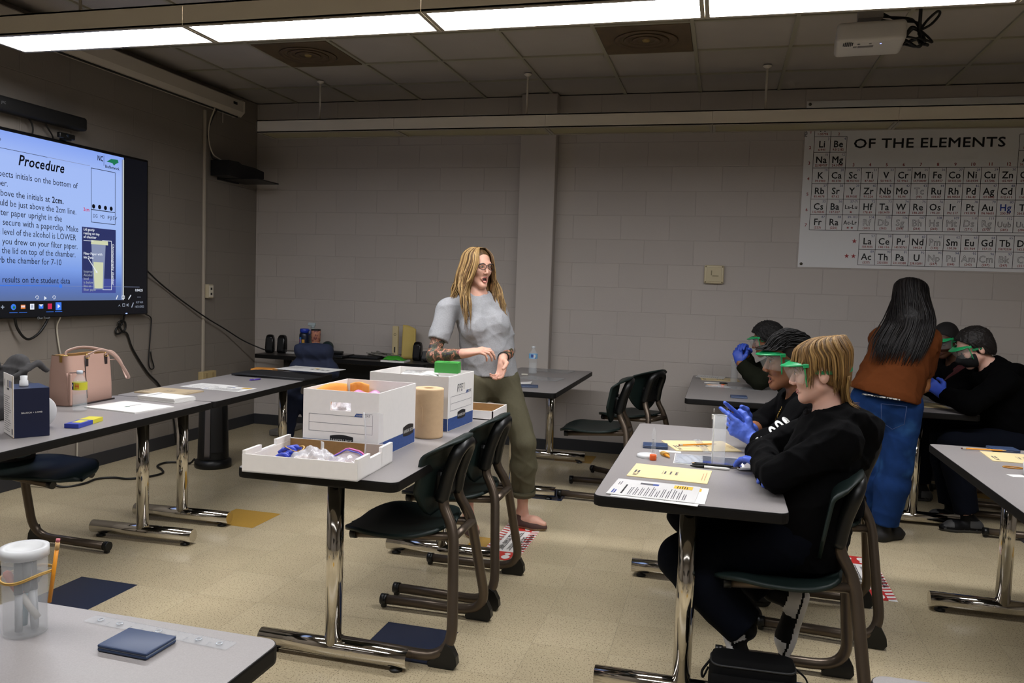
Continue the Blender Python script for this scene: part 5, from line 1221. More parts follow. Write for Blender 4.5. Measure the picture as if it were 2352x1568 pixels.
m = MB(); m.lathe([(.0345, .122), (.041, .125), (.043, .22), (.042, .225)], 28); obj('pattern_band', m, mat('peach_pattern', '#b98069', .35, var=('#7a4a4a', 45, .55, .05)), t)
m = MB(); m.lathe([(.043, .222), (.044, .226), (.043, .233), (.03, .235), (0, .235)], 28); obj('lid', m, bplast, t)
t = thing('glass_globe', 'small dark teal globe behind the peach tumbler', 'ornament', (-.665, 3.63, DZ))
m = MB(); m.lathe([(0, 0), (.03, 0), (.03, .008), (.02, .014)] + [(.055*math.sin(a*PI/12), .068-.055*math.cos(a*PI/12)) for a in range(3, 13)], 24); obj('globe', m, mat('teal_glass', '#1f2f30', .2), t)
t = thing('laptop', 'closed black laptop on the back desk beside the tumbler', 'laptop', (-.52, 3.43, DZ), math.radians(-3))
m = MB(); m.box((0, 0, .011), (.33, .22, .018), 0, None, .004); obj('base', m, bplast, t); m = MB(); m.box((0, .0, .024), (.33, .22, .006), 0, None, .003); obj('lid', m, spk, t)
t = thing('docking_box', 'small black box sitting on the closed laptop', 'adapter', (-.50, 3.47, DZ+.0275)); m = MB(); m.box((0, 0, .012), (.12, .07, .023), 0, None, .006); obj('case', m, bplast, t)
t = thing('computer_keyboard', 'black keyboard on the back desk among tangled cables', 'keyboard', (-.23, 3.50, DZ), math.radians(-2))
m = MB(); m.box((0, 0, .008), (.30, .13, .014), 0, None, .004); obj('case', m, bplast, t)
m = MB()
for a in range(14):
    for b in range(5): m.box((-.133+a*.0205, -.048+b*.0235, .0165), (.016, .018, .005), 0)
o_ = obj('keys', m, mat('black_keys', '#17171a', .5), t)
rr = random.Random(11)
t = thing('cable_tangle', 'tangle of grey cables heaped on the back desk', 'cables', (-.07, 3.60, DZ))
m = MB()
for k in range(9):
    p = [(rr.uniform(-.16, .14), rr.uniform(-.10, .09), .006+.045*rr.random()*(1 if 0 < q < 5 else .1)) for q in range(6)]; m.tube(bez(p, 6), .0042, 7)
obj('cables', m, mat('grey_cable', '#6f6c64', .5), t)
sheet('paper', 'loose white papers on the back desk behind the speakers', 'paper', -.98, 3.62, .28, .16, .1, pm_, None, .003)
sheet('notebook', 'white spiral notebook under the green pouch on the back desk', 'notebook', .115, 3.36, .21, .16, .05, pm_, None, .014)
t = thing('pouch', 'bright green cloth pouch on the white notebook', 'pouch', (.115, 3.36, DZ+.0145), .05)
m = MB(); m.grid(lambda u, v: (-.10+.19*u, -.055+.11*v, .002+.042*(math.sin(PI*u)**.6)*(math.sin(PI*v)**.6)*(1-.45*u)+.004*math.sin(12*u)), 20, 12, 0, True, None, .002); obj('cloth', m, mat('lime_green_cloth', '#2f8a1c', .7), t)
t = thing('envelope', 'tall yellow padded envelope standing against the wall on the back desk', 'envelope', (.10, 3.66, DZ), .1)
m = MB(); m.grid(lambda u, v: (-.055+.125*u-.01*v*u, .03*v+.012*math.sin(PI*u), .30*v*(1-.12*u*u)), 12, 12, 0, True, None, .014); obj('pouch', m, mat('yellow_kraft', '#b9a258', .6), t)
t = thing('mailing_tube', 'cream cardboard tube with a dark hole beside the yellow envelope', 'tube', (.005, 3.61, DZ), 0)
m = MB(); m.box((0, 0, .145), (.055, .03, .29), 0, None, .006); obj('sleeve', m, mat('cream_plastic', '#b5a680', .5), t)
m = MB(); m.lathe([(.011, 0), (0, -.002)], 16, 0, frame((0, -.0155, .215), (1, 0, 0), (0, 0, 1))); m.box((0, -.016, .08), (.012, .001, .05)); obj('dark_slot', m, graph, t)
# ---------------------------------------------------------------- bags, jackets on the floor and chairs
fab = mat('black_nylon', '#070708', .8, bump=(300, .3, .001), spec=.15)
t = thing('shoulder_bag', 'black nylon shoulder bag on the floor beside the table leg', 'bag', (2.945, -.392, .001), math.radians(2))
m = MB(); rg = []
for z, sx_, sy_ in ((0, .97, .95), (.015, 1, 1), (.15, 1.0, 1.0), (.21, .98, .92), (.238, .92, .75), (.243, .8, .6)): rg.append([(x*sx_, y*sy_, z) for x, y in rrect(-.135, -.06, .135, .06, .035, 5)])
n = len(rg[0]); m.add([p for q in rg for p in q], [(i*n+k, i*n+(k+1) % n, (i+1)*n+(k+1) % n, (i+1)*n+k) for i in range(5) for k in range(n)]+[tuple(reversed(range(n))), tuple(5*n+k for k in range(n))], 0, True); obj('bag_body', m, fab, t)
m = MB(); m.grid(lambda u, v: (-.13+.26*u, -.0625-.004*math.sin(PI*u), .03+.17*v), 10, 4, 0, True, None, -.006); obj('front_flap', m, fab, t)
m = MB(); m.tube([(x*1.0, y*1.0, .222) for x, y in rrect(-.128, -.052, .128, .052, .03, 5)], .004, 6, 0, False, None, None, True); obj('zip', m, mat('bag_zip', '#1d1e20', .5), t)
m = MB(); m.tube(bez([(-.13, 0, .215), (-.155, -.01, .18), (-.152, -.015, .16), (-.136, 0, .19)], 6), .006, 8, 0, True, .5); m.tube(bez([(.13, 0, .22), (.165, -.01, .19), (.172, -.02, .13), (.15, -.025, .085), (.137, -.02, .11)], 6), .005, 8, 0, True, .5); obj('strap', m, fab, t)
# ================================================================ PEOPLE
# bodies and clothes are grown as one smooth surface each: rounded cones and ellipsoids blended in a
# distance field, then skinned with quads (surface nets)
class Field:
    def __init__(s, lo, hi, h):
        s.lo = np.array(lo, np.float64); s.h = h
        s.n = np.ceil((np.array(hi)-s.lo)/h).astype(int)+1
        s.d = np.full(s.n, 5.0, np.float32)
        s.ax = [(s.lo[i]+h*np.arange(s.n[i])).astype(np.float32) for i in range(3)]
    def _sub(s, lo, hi):
        a = np.maximum(np.floor((np.array(lo)-s.lo)/s.h).astype(int), 0); b = np.minimum(np.ceil((np.array(hi)-s.lo)/s.h).astype(int)+1, s.n)
        if np.any(b <= a): return None
        sl = tuple(slice(a[i], b[i]) for i in range(3))
        return sl, s.ax[0][sl[0]][:, None, None], s.ax[1][sl[1]][None, :, None], s.ax[2][sl[2]][None, None, :]
    def _mix(s, sl, d, k, op):
        c = s.d[sl]
        if op == 'u':
            h = np.clip(.5+.5*(d-c)/k, 0, 1); s.d[sl] = d*(1-h)+c*h-k*h*(1-h)
        else:
            h = np.clip(.5-.5*(c+d)/k, 0, 1); s.d[sl] = c*(1-h)-d*h+k*h*(1-h)
    def cone(s, a, b, r1, r2, k=.015, op='u', flat=None, cap=0):
        a = np.array(a, float); b = np.array(b, float); R = max(r1, r2)+2*k+3*s.h
        q = s._sub(np.minimum(a, b)-R, np.maximum(a, b)+R)
        if q is None: return
        sl, X, Y, Z = q; ab = b-a; L2 = max(ab@ab, 1e-12)
        px, py, pz = X-a[0], Y-a[1], Z-a[2]
        t = np.clip((px*ab[0]+py*ab[1]+pz*ab[2])/L2, 0, 1)
        qx, qy, qz = px-t*ab[0], py-t*ab[1], pz-t*ab[2]
        if flat is not None:
            n = np.array(flat[0], float); n /= np.linalg.norm(n); w_ = (qx*n[0]+qy*n[1]+qz*n[2])*(1/flat[1]-1)
            qx, qy, qz = qx+w_*n[0], qy+w_*n[1], qz+w_*n[2]
        d = np.sqrt(qx*qx+qy*qy+qz*qz)-(r1+t*(r2-r1))
        if cap: 
            u = ab/math.sqrt(L2); d = np.maximum(d, (px-ab[0])*u[0]+(py-ab[1])*u[1]+(pz-ab[2])*u[2])
            if cap > 1: d = np.maximum(d, -(px*u[0]+py*u[1]+pz*u[2]))
        s._mix(sl, d.astype(np.float32), k, op)
    def chain(s, pts, rs, k=.015, flat=None):
        for i in range(len(pts)-1): s.cone(pts[i], pts[i+1], rs[i], rs[i+1], k, 'u', flat)
    def ell(s, c, r, R=None, k=.015, op='u'):
        c = np.array(c, float); m = max(r)+2*k+3*s.h
        q = s._sub(c-m, c+m)
        if q is None: return
        sl, X, Y, Z = q; px, py, pz = X-c[0], Y-c[1], Z-c[2]
        if R is None: R = np.eye(3)
        u = [(px*R[i][0]+py*R[i][1]+pz*R[i][2]) for i in range(3)]
        k0 = np.sqrt(sum((u[i]/r[i])**2 for i in range(3))); k1 = np.sqrt(sum((u[i]/r[i]**2)**2 for i in range(3)))
        s._mix(sl, (k0*(k0-1)/np.maximum(k1, 1e-6)).astype(np.float32), k, op)
    def cut(s, p, n):
        n = np.array(n, float); n /= np.linalg.norm(n)
        s.d = np.maximum(s.d, ((s.ax[0][:, None, None]-p[0])*n[0]+(s.ax[1][None, :, None]-p[1])*n[1]+(s.ax[2][None, None, :]-p[2])*n[2]).astype(np.float32))
    def folds(s, amp, fr, seed=0):
        r = random.Random(seed); X, Y, Z = s.ax[0][:, None, None], s.ax[1][None, :, None], s.ax[2][None, None, :]; w_ = 0
        for i in range(5):
            v = Vector((r.uniform(-1, 1), r.uniform(-1, 1), r.uniform(-.4, 1))).normalized()*fr*r.uniform(.6, 1.6)
            ph = v.x*X+v.y*Y+v.z*Z+r.uniform(0, 6) + 1.5*np.sin(fr*.35*(X-Y+Z)+i)+.7*np.sin(fr*.9*(Y+.6*Z)-i); w_ = w_ + (1-np.abs(np.sin(ph*.5)))**3
        s.d = s.d - (amp*(w_-1.1)/1.1).astype(np.float32)
    def skin(s):
        d = s.d; sg = d < 0; n = d.shape
        c = [sg[i:n[0]-1+i, j:n[1]-1+j, k:n[2]-1+k] for i in (0, 1) for j in (0, 1) for k in (0, 1)]
        cnt = sum(x.astype(np.int8) for x in c); act = (cnt > 0) & (cnt < 8)
        I = np.argwhere(act); idx = -np.ones(act.shape, np.int64); idx[act] = np.arange(len(I))
        V = np.zeros((len(I), 3)); W = np.zeros(len(I))
        off = [(i, j, k) for i in (0, 1) for j in (0, 1) for k in (0, 1)]
        val = {o: d[I[:, 0]+o[0], I[:, 1]+o[1], I[:, 2]+o[2]].astype(float) for o in off}
        for a in range(3):
            for o in off:
                if o[a]: continue
                p = list(o); p[a] = 1; p = tuple(p); x, y = val[o], val[p]; m = (x < 0) != (y < 0); t = np.where(m, x/np.where(m, x-y, 1), 0)
                q = np.zeros((len(I), 3)); q[:] = o; q[:, a] = t; V[m] += q[m]; W[m] += 1
        V = (V/W[:, None]+I)*s.h+s.lo
        F = []
        for a in range(3):
            b, e = (a+1) % 3, (a+2) % 3
            lo = [slice(None)]*3; hi = [slice(None)]*3; lo[a] = slice(0, n[a]-1); hi[a] = slice(1, n[a])
            x, y = sg[tuple(lo)], sg[tuple(hi)]; E_ = np.argwhere(x != y)
            E_ = E_[(E_[:, b] > 0) & (E_[:, b] < n[b]-1) & (E_[:, e] > 0) & (E_[:, e] < n[e]-1)]
            if not len(E_): continue
            fl = x[E_[:, 0], E_[:, 1], E_[:, 2]]
            def at_(db, de):
                q = E_.copy(); q[:, b] += db; q[:, e] += de; return idx[q[:, 0], q[:, 1], q[:, 2]]
            Q = np.stack([at_(-1, -1), at_(0, -1), at_(0, 0), at_(-1, 0)], 1)
            Q[~fl] = Q[~fl][:, ::-1]; F.append(Q)
        return V, (np.concatenate(F) if F else np.zeros((0, 4), int))
def join(parts):
    Vs, Fs, o = [], [], 0
    for V, F in parts: Vs.append(V); Fs.append(F+o); o += len(V)
    return np.concatenate(Vs), np.concatenate(Fs)
def grow(name, parent, base, fn, boxes, mats, pick=None):
    """boxes: [(lo, hi, h)]; the first is the coarse one, later boxes replace it with finer skin"""
    parts = []
    for i, (lo, hi, h) in enumerate(boxes):
        f = Field(lo, hi, h); fn(f); V, F = f.skin()
        if i == 0:
            for lo2, hi2, h2 in boxes[1:]:
                a, b = np.array(lo2)+2.2*h, np.array(hi2)-2.2*h
                ins = np.all((V > a) & (V < b), 1); F = F[~np.all(ins[F], 1)]
        used = np.zeros(len(V), bool); used[F.ravel()] = True; mp = np.cumsum(used)-1; V = V[used]; F = mp[F]
        parts.append((V, F))
    V, F = join(parts); V = V-np.array(base)
    mi = np.zeros(len(F), int) if pick is None else pick(V[F].mean(1)+np.array(base))
    return obj(name, (V, F, mi, np.ones(len(F), bool)), mats, parent)
A = lambda *p: np.array(p, float)
def nrm(v): v = np.array(v, float); return v/np.linalg.norm(v)
def rows(fwd, up=(0, 0, 1)):
    f = nrm(fwd); r = nrm(np.cross(f, up)); u = np.cross(r, f); return np.array([r, f, u])      # right, forward, up
class Head:
    def __init__(s, c, fwd, sc, up=(0, 0, 1)): s.c = A(*c); s.R = rows(fwd, up); s.k = sc
    def p(s, x, y, z): return s.c+s.k*(x*s.R[0]+y*s.R[1]+z*s.R[2])
    def M(s): 
        m = Matrix.Identity(4)
        for i in range(3):
            for j in range(3): m[i][j] = s.R[j][i]*s.k
            m[i][3] = s.c[i]
        return m
    def grow(s, f, mouth=0.0, nose=1.0, jaw=1.0, ears=True):
        k, p, R = s.k, s.p, s.R
        e = lambda c, r, kk=.015, op='u': f.ell(p(*c), [q*k for q in r], R, kk*k, op)
        cn = lambda a, b, r1, r2, kk=.012, op='u': f.cone(p(*a), p(*b), r1*k, r2*k, kk*k, op)
        e((0, -.014, .036), (.075, .096, .081), .02); e((0, .028, -.028), (.0595, .062, .084), .03)
        for x in (-1, 1):
            cn((x*.050*jaw, .004, -.058), (x*.014, .060, -.101-.018*mouth), .020, .016, .028)
            e((x*.036, .064, -.030), (.022, .020, .022), .02)
        e((0, .067, -.104-.018*mouth), (.018, .014, .014), .02)
        cn((-.034, .078, .019), (.034, .078, .019), .012, .012, .02)
        for x in (-1, 1): e((x*.031, .099, .000), (.019, .016, .013), .012, 's')
        for x in (-1, 1): e((x*.031, .079, -.001), (.0155, .0125, .0115), .004)
        cn((0, .088, .008), (0, .086+.020*nose, -.036), .0072, .0098, .010)
        for x in (-1, 1): e((x*.0115, .098, -.042), (.0075, .009, .0065), .006)
        if mouth:
            e((0, .086, -.078), (.020, .02, .005+.009*mouth), .006, 's')
            for x in (-1, 1): cn((x*.021, .076, -.074), (0, .083, -.066), .0045, .0058, .008); cn((x*.020, .074, -.079), (0, .079, -.092-.007*mouth), .004, .0064, .008)
        else:
            for x in (-1, 1): cn((x*.022, .074, -.070), (x*.004, .0835, -.0665), .004, .0054, .007); cn((x*.020, .074, -.073), (0, .0815, -.0785), .004, .0062, .008)
        if ears:
            for x in (-1, 1):
                f.ell(p(x*.079, -.012, -.010), [.010*k, .021*k, .033*k], rows(R[1]+x*.35*R[0], R[2]), .006*k)
                f.ell(p(x*.090, -.006, -.006), [.008*k, .010*k, .018*k], rows(R[1]+x*.35*R[0], R[2]), .004*k, 's')
    def eyes(s, parent, base, iris='#4a3a2a', brow='#5a4630', blink=0.0, lip='#a8625c', mouth=0.0):
        M = Matrix.Translation(-Vector(base)) @ s.M()
        m = MB()
        for x in (-1, 1):
            m.lathe([(0, .0118), (.0045, .0112), (.0082, .0085), (.0112, .004), (.0118, 0), (.0082, -.0085), (0, -.0118)], 16, 0, M @ Matrix.Translation((x*.031, .0805, -.001)) @ Matrix.Diagonal((1.05, 1, .60, 1)) @ frame((0, 0, 0), (1, 0, 0), (0, 0, -1)))
        obj('eyes', m, mat('eye_white', '#c8c2ba', .25), parent)
        m = MB()
        for x in (-1, 1): m.lathe([(0, .0123), (.0024, .0122), (.0052, .0112), (.0054, .0105)], 16, 0, M @ Matrix.Translation((x*.031, .0807, -.0012)) @ Matrix.Diagonal((1, 1, .95, 1)) @ frame((0, 0, 0), (1, 0, 0), (0, 0, -1)), True, [1, 0, 0])
        obj('irises', m, [mat('iris_'+iris[1:], iris, .2), mat('pupil', '#060506', .15)], parent)
        m = MB()
        for x in (-1, 1):
            m.tube([(x*.014, .0945, .018), (x*.028, .0945, .0235), (x*.043, .086, .019), (x*.050, .078, .013)], [.0022, .0032, .0028, .0012], 8, 0, True, .6, M)
            m.tube([(x*.0175, .0875, .000), (x*.024, .0915, .0052), (x*.032, .0925, .0064), (x*.040, .0885, .0040), (x*.0455, .082, 0)], [.0008, .0016, .002, .0018, .001], 6, 0, True, None, M)
        obj('eyebrows', m, mat('brow_'+brow[1:], brow, .6), parent)
        if lip:
            m = MB()
            if mouth:
                m.tube([(-.022, .0795, -.076), (-.010, .0882, -.0675), (0, .0900, -.0680), (.010, .0882, -.0675), (.022, .0795, -.076)], [.001, .0028, .0031, .0028, .001], 10, 0, True, .8, M)
                m.tube([(-.021, .0785, -.078), (-.011, .0850, -.090-.007*mouth), (0, .0872, -.0935-.007*mouth), (.011, .0850, -.090-.007*mouth), (.021, .0785, -.078)], [.001, .003, .0036, .003, .001], 10, 0, True, .8, M)
                m.lathe([(0, .004), (.6, .0035), (1, 0)], 18, 1, M @ Matrix.Translation((0, .0785, -.0805-.003*mouth)) @ Matrix.Diagonal((.020, 1, .0075+.008*mouth, 1)) @ frame((0, 0, 0), (1, 0, 0), (0, 0, -1)))
                obj('lips', m, [mat('lip_'+lip[1:], lip, .4), mat('mouth_inside', '#2a0d0f', .5)], parent)
            else:
                m.tube([(-.022, .0795, -.0705), (-.009, .0885, -.0668), (0, .0895, -.0680), (.009, .0885, -.0668), (.022, .0795, -.0705)], [.0008, .0026, .0028, .0026, .0008], 8, 0, True, .75, M)
                m.tube([(-.020, .0800, -.073), (-.009, .0880, -.0772), (0, .0893, -.0782), (.009, .0880, -.0772), (.020, .0800, -.073)], [.0008, .003, .0034, .003, .0008], 8, 0, True, .8, M)
                obj('lips', m, mat('lip_'+lip[1:], lip, .45), parent)
def hand(f, w_, d, n, side, curl, thumb=(.55, .5), sc=1.0, g=0.0, spread=.06):
    """d fingers' direction, n the way the palm faces, side = +1/-1 so that thumb side = side * n x d"""
    d = nrm(d); n = nrm(A(*n)-d*(A(*n)@d)); t = side*np.cross(n, d); w_ = A(*w_)
    P = lambda a, b, c: w_+sc*(a*d+b*t+c*n)
    f.cone(P(-.01, 0, 0), P(.03, .002, 0), .027*sc+g, .030*sc+g, .012, 'u', (n, .72))
    for b, a in ((.026, .083), (.009, .088), (-.009, .085), (-.025, .077)): f.cone(P(.018, b*.6, 0), P(a, b, 0), .0165*sc+g, .0125*sc+g, .012, 'u', (n, .85))
    LN = ((.043, .026, .021), (.047, .030, .022), (.043, .028, .021), (.033, .021, .019))
    for i, (b, a) in enumerate(((.028, .084), (.0095, .090), (-.0095, .086), (-.027, .077))):
        p = P(a, b, 0); an = 0.0; dd = nrm(d+t*spread*(1.5-i)); r = (.0092, .0094, .009, .0080)[i]*sc+g
        for j in range(3):
            an += curl[i][j] if isinstance(curl[i], (tuple, list)) else curl[i]*(1, 1.1, .7)[j]
            q = p+LN[i][j]*sc*(dd*math.cos(an)+n*math.sin(an)); f.cone(p, q, r, r*.9, .003 if j else .006); p = q; r *= .9
    p = P(.022, .024, .006); dirs = [nrm(.62*d+.72*t+thumb[1]*.5*n), nrm(.85*d+.40*t*(1-thumb[0])+thumb[1]*n), nrm(.95*d-.1*t+thumb[1]*1.3*n)]
    for L_, dd, r in zip((.042, .032, .027), dirs, (.0150, .0112, .0102)):
        q = p+L_*sc*dd; f.cone(p, q, r*sc+g, (r-.0012)*sc+g, .006); p = q
class Body:
    """J: pelvis neck shR shL elR elL wrR wrL hipR hipL knR knL anR anL (+toeR toeL); sizes in metres"""
    def __init__(s, J, head, sc=1.0, girth=1.0): s.J = {k: A(*v) for k, v in J.items()}; s.h = head; s.sc = sc; s.g = girth
    def torso(s, f, g=0.0, female=False, belly=0.0):
        J, G = s.J, s.g; up = nrm(J['neck']-J['pelvis']); r = nrm(J['shR']-J['shL']); fw = nrm(np.cross(up, r)); r = np.cross(fw, up); R = np.array([r, fw, up]); L_ = np.linalg.norm(J['neck']-J['pelvis'])
        at_ = lambda x, y, t: J['pelvis']+(J['neck']-J['pelvis'])*t+r*x+fw*y
        f.ell(at_(0, -.01, -.02), [.158*G+g, .112*G+g, .12+g], R, .05)
        f.ell(at_(0, .004+belly*.5, .30), [.138*G+g, .104*G+belly+g, .15+g], R, .06)
        f.ell(at_(0, .0, .66), [.150*G+g, .108*G+g, .17+g], R, .06)
        if female:
            for x in (-1, 1): f.ell(at_(x*.07, .085, .60), [.062+g, .052+g, .066+g], R, .04)
        mid = (J['shR']+J['shL'])/2
        for sd in ('R', 'L'): f.cone(mid+up*.0-fw*.005, J['sh'+sd]-up*.004, .060*G+g, .047*G+g*.9, .035); f.cone(J['neck']+up*.012-fw*.012, J['sh'+sd]+up*.008-fw*.008, .038*G+g, .034*G+g*.9, .04)
        f.cone(J['neck']-up*.05, J['neck']+up*.0, .066*G+g, .052+g, .04)
        return at_, R
    def neck(s, f, g=0.0, r=.05): f.cone(s.J['neck']-nrm(s.J['neck']-s.J['pelvis'])*.04, s.h.p(0, -.022, -.055), (r+.008)*s.h.k+g, r*s.h.k+g, .03)
    def arm(s, f, sd, g=0.0, upto=2.0, cap=1, k=.02):
        J = s.J; a, b, c = J['sh'+sd], J['el'+sd], J['wr'+sd]; q = s.sc
        R = (.050*q+g, .039*q+g, .041*q+g, .026*q+g)
        if upto <= 1: f.cone(a, a+(b-a)*upto, R[0], R[0]+(R[1]-R[0])*upto, k, 'u', None, cap); return
        f.cone(a, b, R[0], R[1], k); m_ = b+(c-b)*.3; t = upto-1
        f.cone(b, m_, R[1], R[2], .012); e = b+(c-b)*t
        f.cone(m_, e, R[2], R[2]+(R[3]-R[2])*(t-.3)/.7, .012, 'u', None, cap if t < 1 else 0)
    def leg(s, f, sd, g=0.0, upto=2.0, cap=1, wide=0.0):
        J = s.J; a, b, c = J['hip'+sd], J['kn'+sd], J['an'+sd]; q = s.sc*s.g
        R = (.092*q+g, .056*q+g+wide*.5, .054*q+g+wide, .036*q+g+wide)
        f.cone(a, b, R[0], R[1], .03); m_ = b+(c-b)*.32; t = upto-1; e = b+(c-b)*t
        f.cone(b, m_, R[1], R[2], .02); f.cone(m_, e, R[2], R[2]+(R[3]-R[2])*(t-.32)/.68, .02, 'u', None, cap)
    def shoe(s, f, sd, toe, w_=1.0, hi=.0, sole=(0, 0, -1), L_=.25):
        """toe: point of the shoe's tip at sole level"""
        an = s.J['an'+sd]; toe = A(*toe); so = nrm(sole); ax = nrm((toe-an)-so*((toe-an)@so)); heel = toe-ax*L_; 
        f.cone(heel+ax*.035-so*.028, toe-ax*.075-so*.026, .036*w_, .041*w_, .02, 'u', (np.cross(so, ax), .95)); f.cone(toe-ax*.09-so*.024, toe-ax*.028-so*.020, .042*w_, .024*w_, .02, 'u', (so, .85))
        f.cone(heel+ax*.045-so*.04, an+so*.0-so*hi, .036*w_, .036*w_, .025)
        f.cut(toe-so*.0, so)
def bb(pts, pad):
    P = np.array(pts); return P.min(0)-pad, P.max(0)+pad
skin_fair = mat('fair_skin', '#c99a86', .5, noise=(25, .05)); skin_pale = mat('pale_skin', '#cba08e', .5, noise=(25, .05)); skin_tan = mat('brown_skin', '#83563a', .48, noise=(25, .05)); skin_deep = mat('deep_brown_skin', '#4a2f20', .48, noise=(25, .05)); skin_olive = mat('olive_skin', '#94643f', .5, noise=(25, .05))
for mm in (skin_fair, skin_pale, skin_tan, skin_deep, skin_olive):
    b_ = mm.node_tree.nodes['Principled BSDF']; b_.inputs['Subsurface Weight'].default_value = .12; b_.inputs['Subsurface Radius'].default_value = (.02, .008, .005); b_.inputs['Subsurface Scale'].default_value = .3
def tattoo_mat():
    m = bpy.data.materials.new('tattooed_skin'); m.use_nodes = True; nt = m.node_tree; N = nt.nodes; L = nt.links; b = N['Principled BSDF']; b.inputs['Roughness'].default_value = .5
    tc = N.new('ShaderNodeTexCoord'); wv = N.new('ShaderNodeTexNoise'); wv.inputs['Scale'].default_value = 22; wv.inputs['Detail'].default_value = 3; wv.inputs['Distortion'].default_value = 1.2
    L.new(tc.outputs['Object'], wv.inputs['Vector']); cr = N.new('ShaderNodeValToRGB'); L.new(wv.outputs['Fac'], cr.inputs[0]); e = cr.color_ramp.elements
    st = [(.28, '#3a2f4a'), (.37, '#2a2e22'), (.43, '#4b4e31'), (.49, '#30291f'), (.54, '#8a5b46'), (.59, '#b98168'), (.64, '#4a4a2e'), (.70, '#a8525a'), (.78, '#2d2a28')]
    while len(e) < len(st): e.new(.5)
    for el, (p_, c_) in zip(e, st): el.position = p_; el.color = (*srgb(c_), 1)
    n2 = N.new('ShaderNodeTexNoise'); n2.inputs['Scale'].default_value = 95; n2.inputs['Detail'].default_value = 3; L.new(tc.outputs['Object'], n2.inputs['Vector'])
    mr = N.new('ShaderNodeMapRange'); mr.inputs[1].default_value = .42; mr.inputs[2].default_value = .58; mr.inputs[3].default_value = .55; mr.inputs[4].default_value = 1.2; L.new(n2.outputs['Fac'], mr.inputs[0])
    mx = N.new('ShaderNodeMix'); mx.data_type = 'RGBA'; mx.blend_type = 'MULTIPLY'; mx.inputs[0].default_value = 1; L.new(cr.outputs[0], mx.inputs[6]); L.new(mr.outputs[0], mx.inputs[7]); L.new(mx.outputs[2], b.inputs['Base Color']); return m
tattoo = tattoo_mat()
# ---------------------------------------------------------------- hair and goggles
def hair_mat(name, col, amt=.3, rough=.5, spec=.25, sc=(70, 70, 5)):
    if name in MATS: return MATS[name]
    m = mat(name, col, rough, spec=spec); nt = m.node_tree; N = nt.nodes; L = nt.links; b = N['Principled BSDF']
    tc = N.new('ShaderNodeTexCoord'); mp = N.new('ShaderNodeMapping'); mp.inputs['Scale'].default_value = sc; L.new(tc.outputs['Object'], mp.inputs[0])
    n = N.new('ShaderNodeTexNoise'); n.inputs['Scale'].default_value = 2.2; n.inputs['Detail'].default_value = 4; L.new(mp.outputs[0], n.inputs['Vector'])
    mr = N.new('ShaderNodeMapRange'); mr.inputs[1].default_value = .3; mr.inputs[2].default_value = .7; mr.inputs[3].default_value = 1-amt*1.3; mr.inputs[4].default_value = 1+amt; L.new(n.outputs['Fac'], mr.inputs[0])
    mx = N.new('ShaderNodeMix'); mx.data_type = 'RGBA'; mx.blend_type = 'MULTIPLY'; mx.inputs[0].default_value = 1; mx.inputs[6].default_value = (*srgb(col), 1); L.new(mr.outputs[0], mx.inputs[7]); L.new(mx.outputs[2], b.inputs['Base Color'])
    bp = N.new('ShaderNodeBump'); bp.inputs['Strength'].default_value = .6; bp.inputs['Distance'].default_value = .003; L.new(n.outputs['Fac'], bp.inputs['Height']); L.new(bp.outputs[0], b.inputs['Normal']); return m
def hair_mats(tag_, cols, spec=.25): return [hair_mat(f'{tag_}_hair_{"abcd"[i]}', c, spec=spec) for i, c in enumerate(cols)]
def skull(h, a, el, bulk=0.0):
    """point on the scalp: a from the face (0) to the nape (pi), el elevation"""
    rx, ry, rz = .079+bulk, .100+bulk, .087+bulk
    return h.p(rx*math.sin(a)*math.cos(el), -.014+ry*math.cos(a)*math.cos(el), .036+rz*math.sin(el))
def hair_cap(h, parent, base, mats, cut_front, bulk=.008, low=-.03, res=.004, curly=0.0, front_a=.95, back_low=-.06):
    """close cap of hair: skull shell with the face cut away"""
    def fn(f):
        f.ell(h.p(0, -.016, .038), [(.076+bulk)*h.k, (.097+bulk)*h.k, (.083+bulk)*h.k], h.R, .01)
        f.ell(h.p(0, -.050, -.02), [(.066+bulk)*h.k, (.060+bulk)*h.k, (.075+bulk)*h.k], h.R, .03)
        if curly: f.folds(curly, 260, 5)
        f.ell(h.p(0, .085, cut_front-.10), [.105*h.k, .088*h.k, .10*h.k], h.R, .012, 's')
        f.cut(h.p(0, -.07, back_low), -h.R[2]+.55*h.R[1])
    lo, hi = bb([h.p(x, y, z) for x in (-.12, .12) for y in (-.16, .14) for z in (-.14, .16)], 0)
    return grow('hair', parent, base, fn, [(lo, hi, res)], mats)
def lock(m, pts, r, mi, flat=.35, n=4, seg=6):
    P = bez(pts, n); k = len(P); m.tube(P, [r*(.55+.45*math.sin(PI*min(1, .15+i/k*.9)))*(1 if i < k*.7 else max(.12, (k-i)/(k*.3))) for i in range(k)], seg, mi, True, flat)
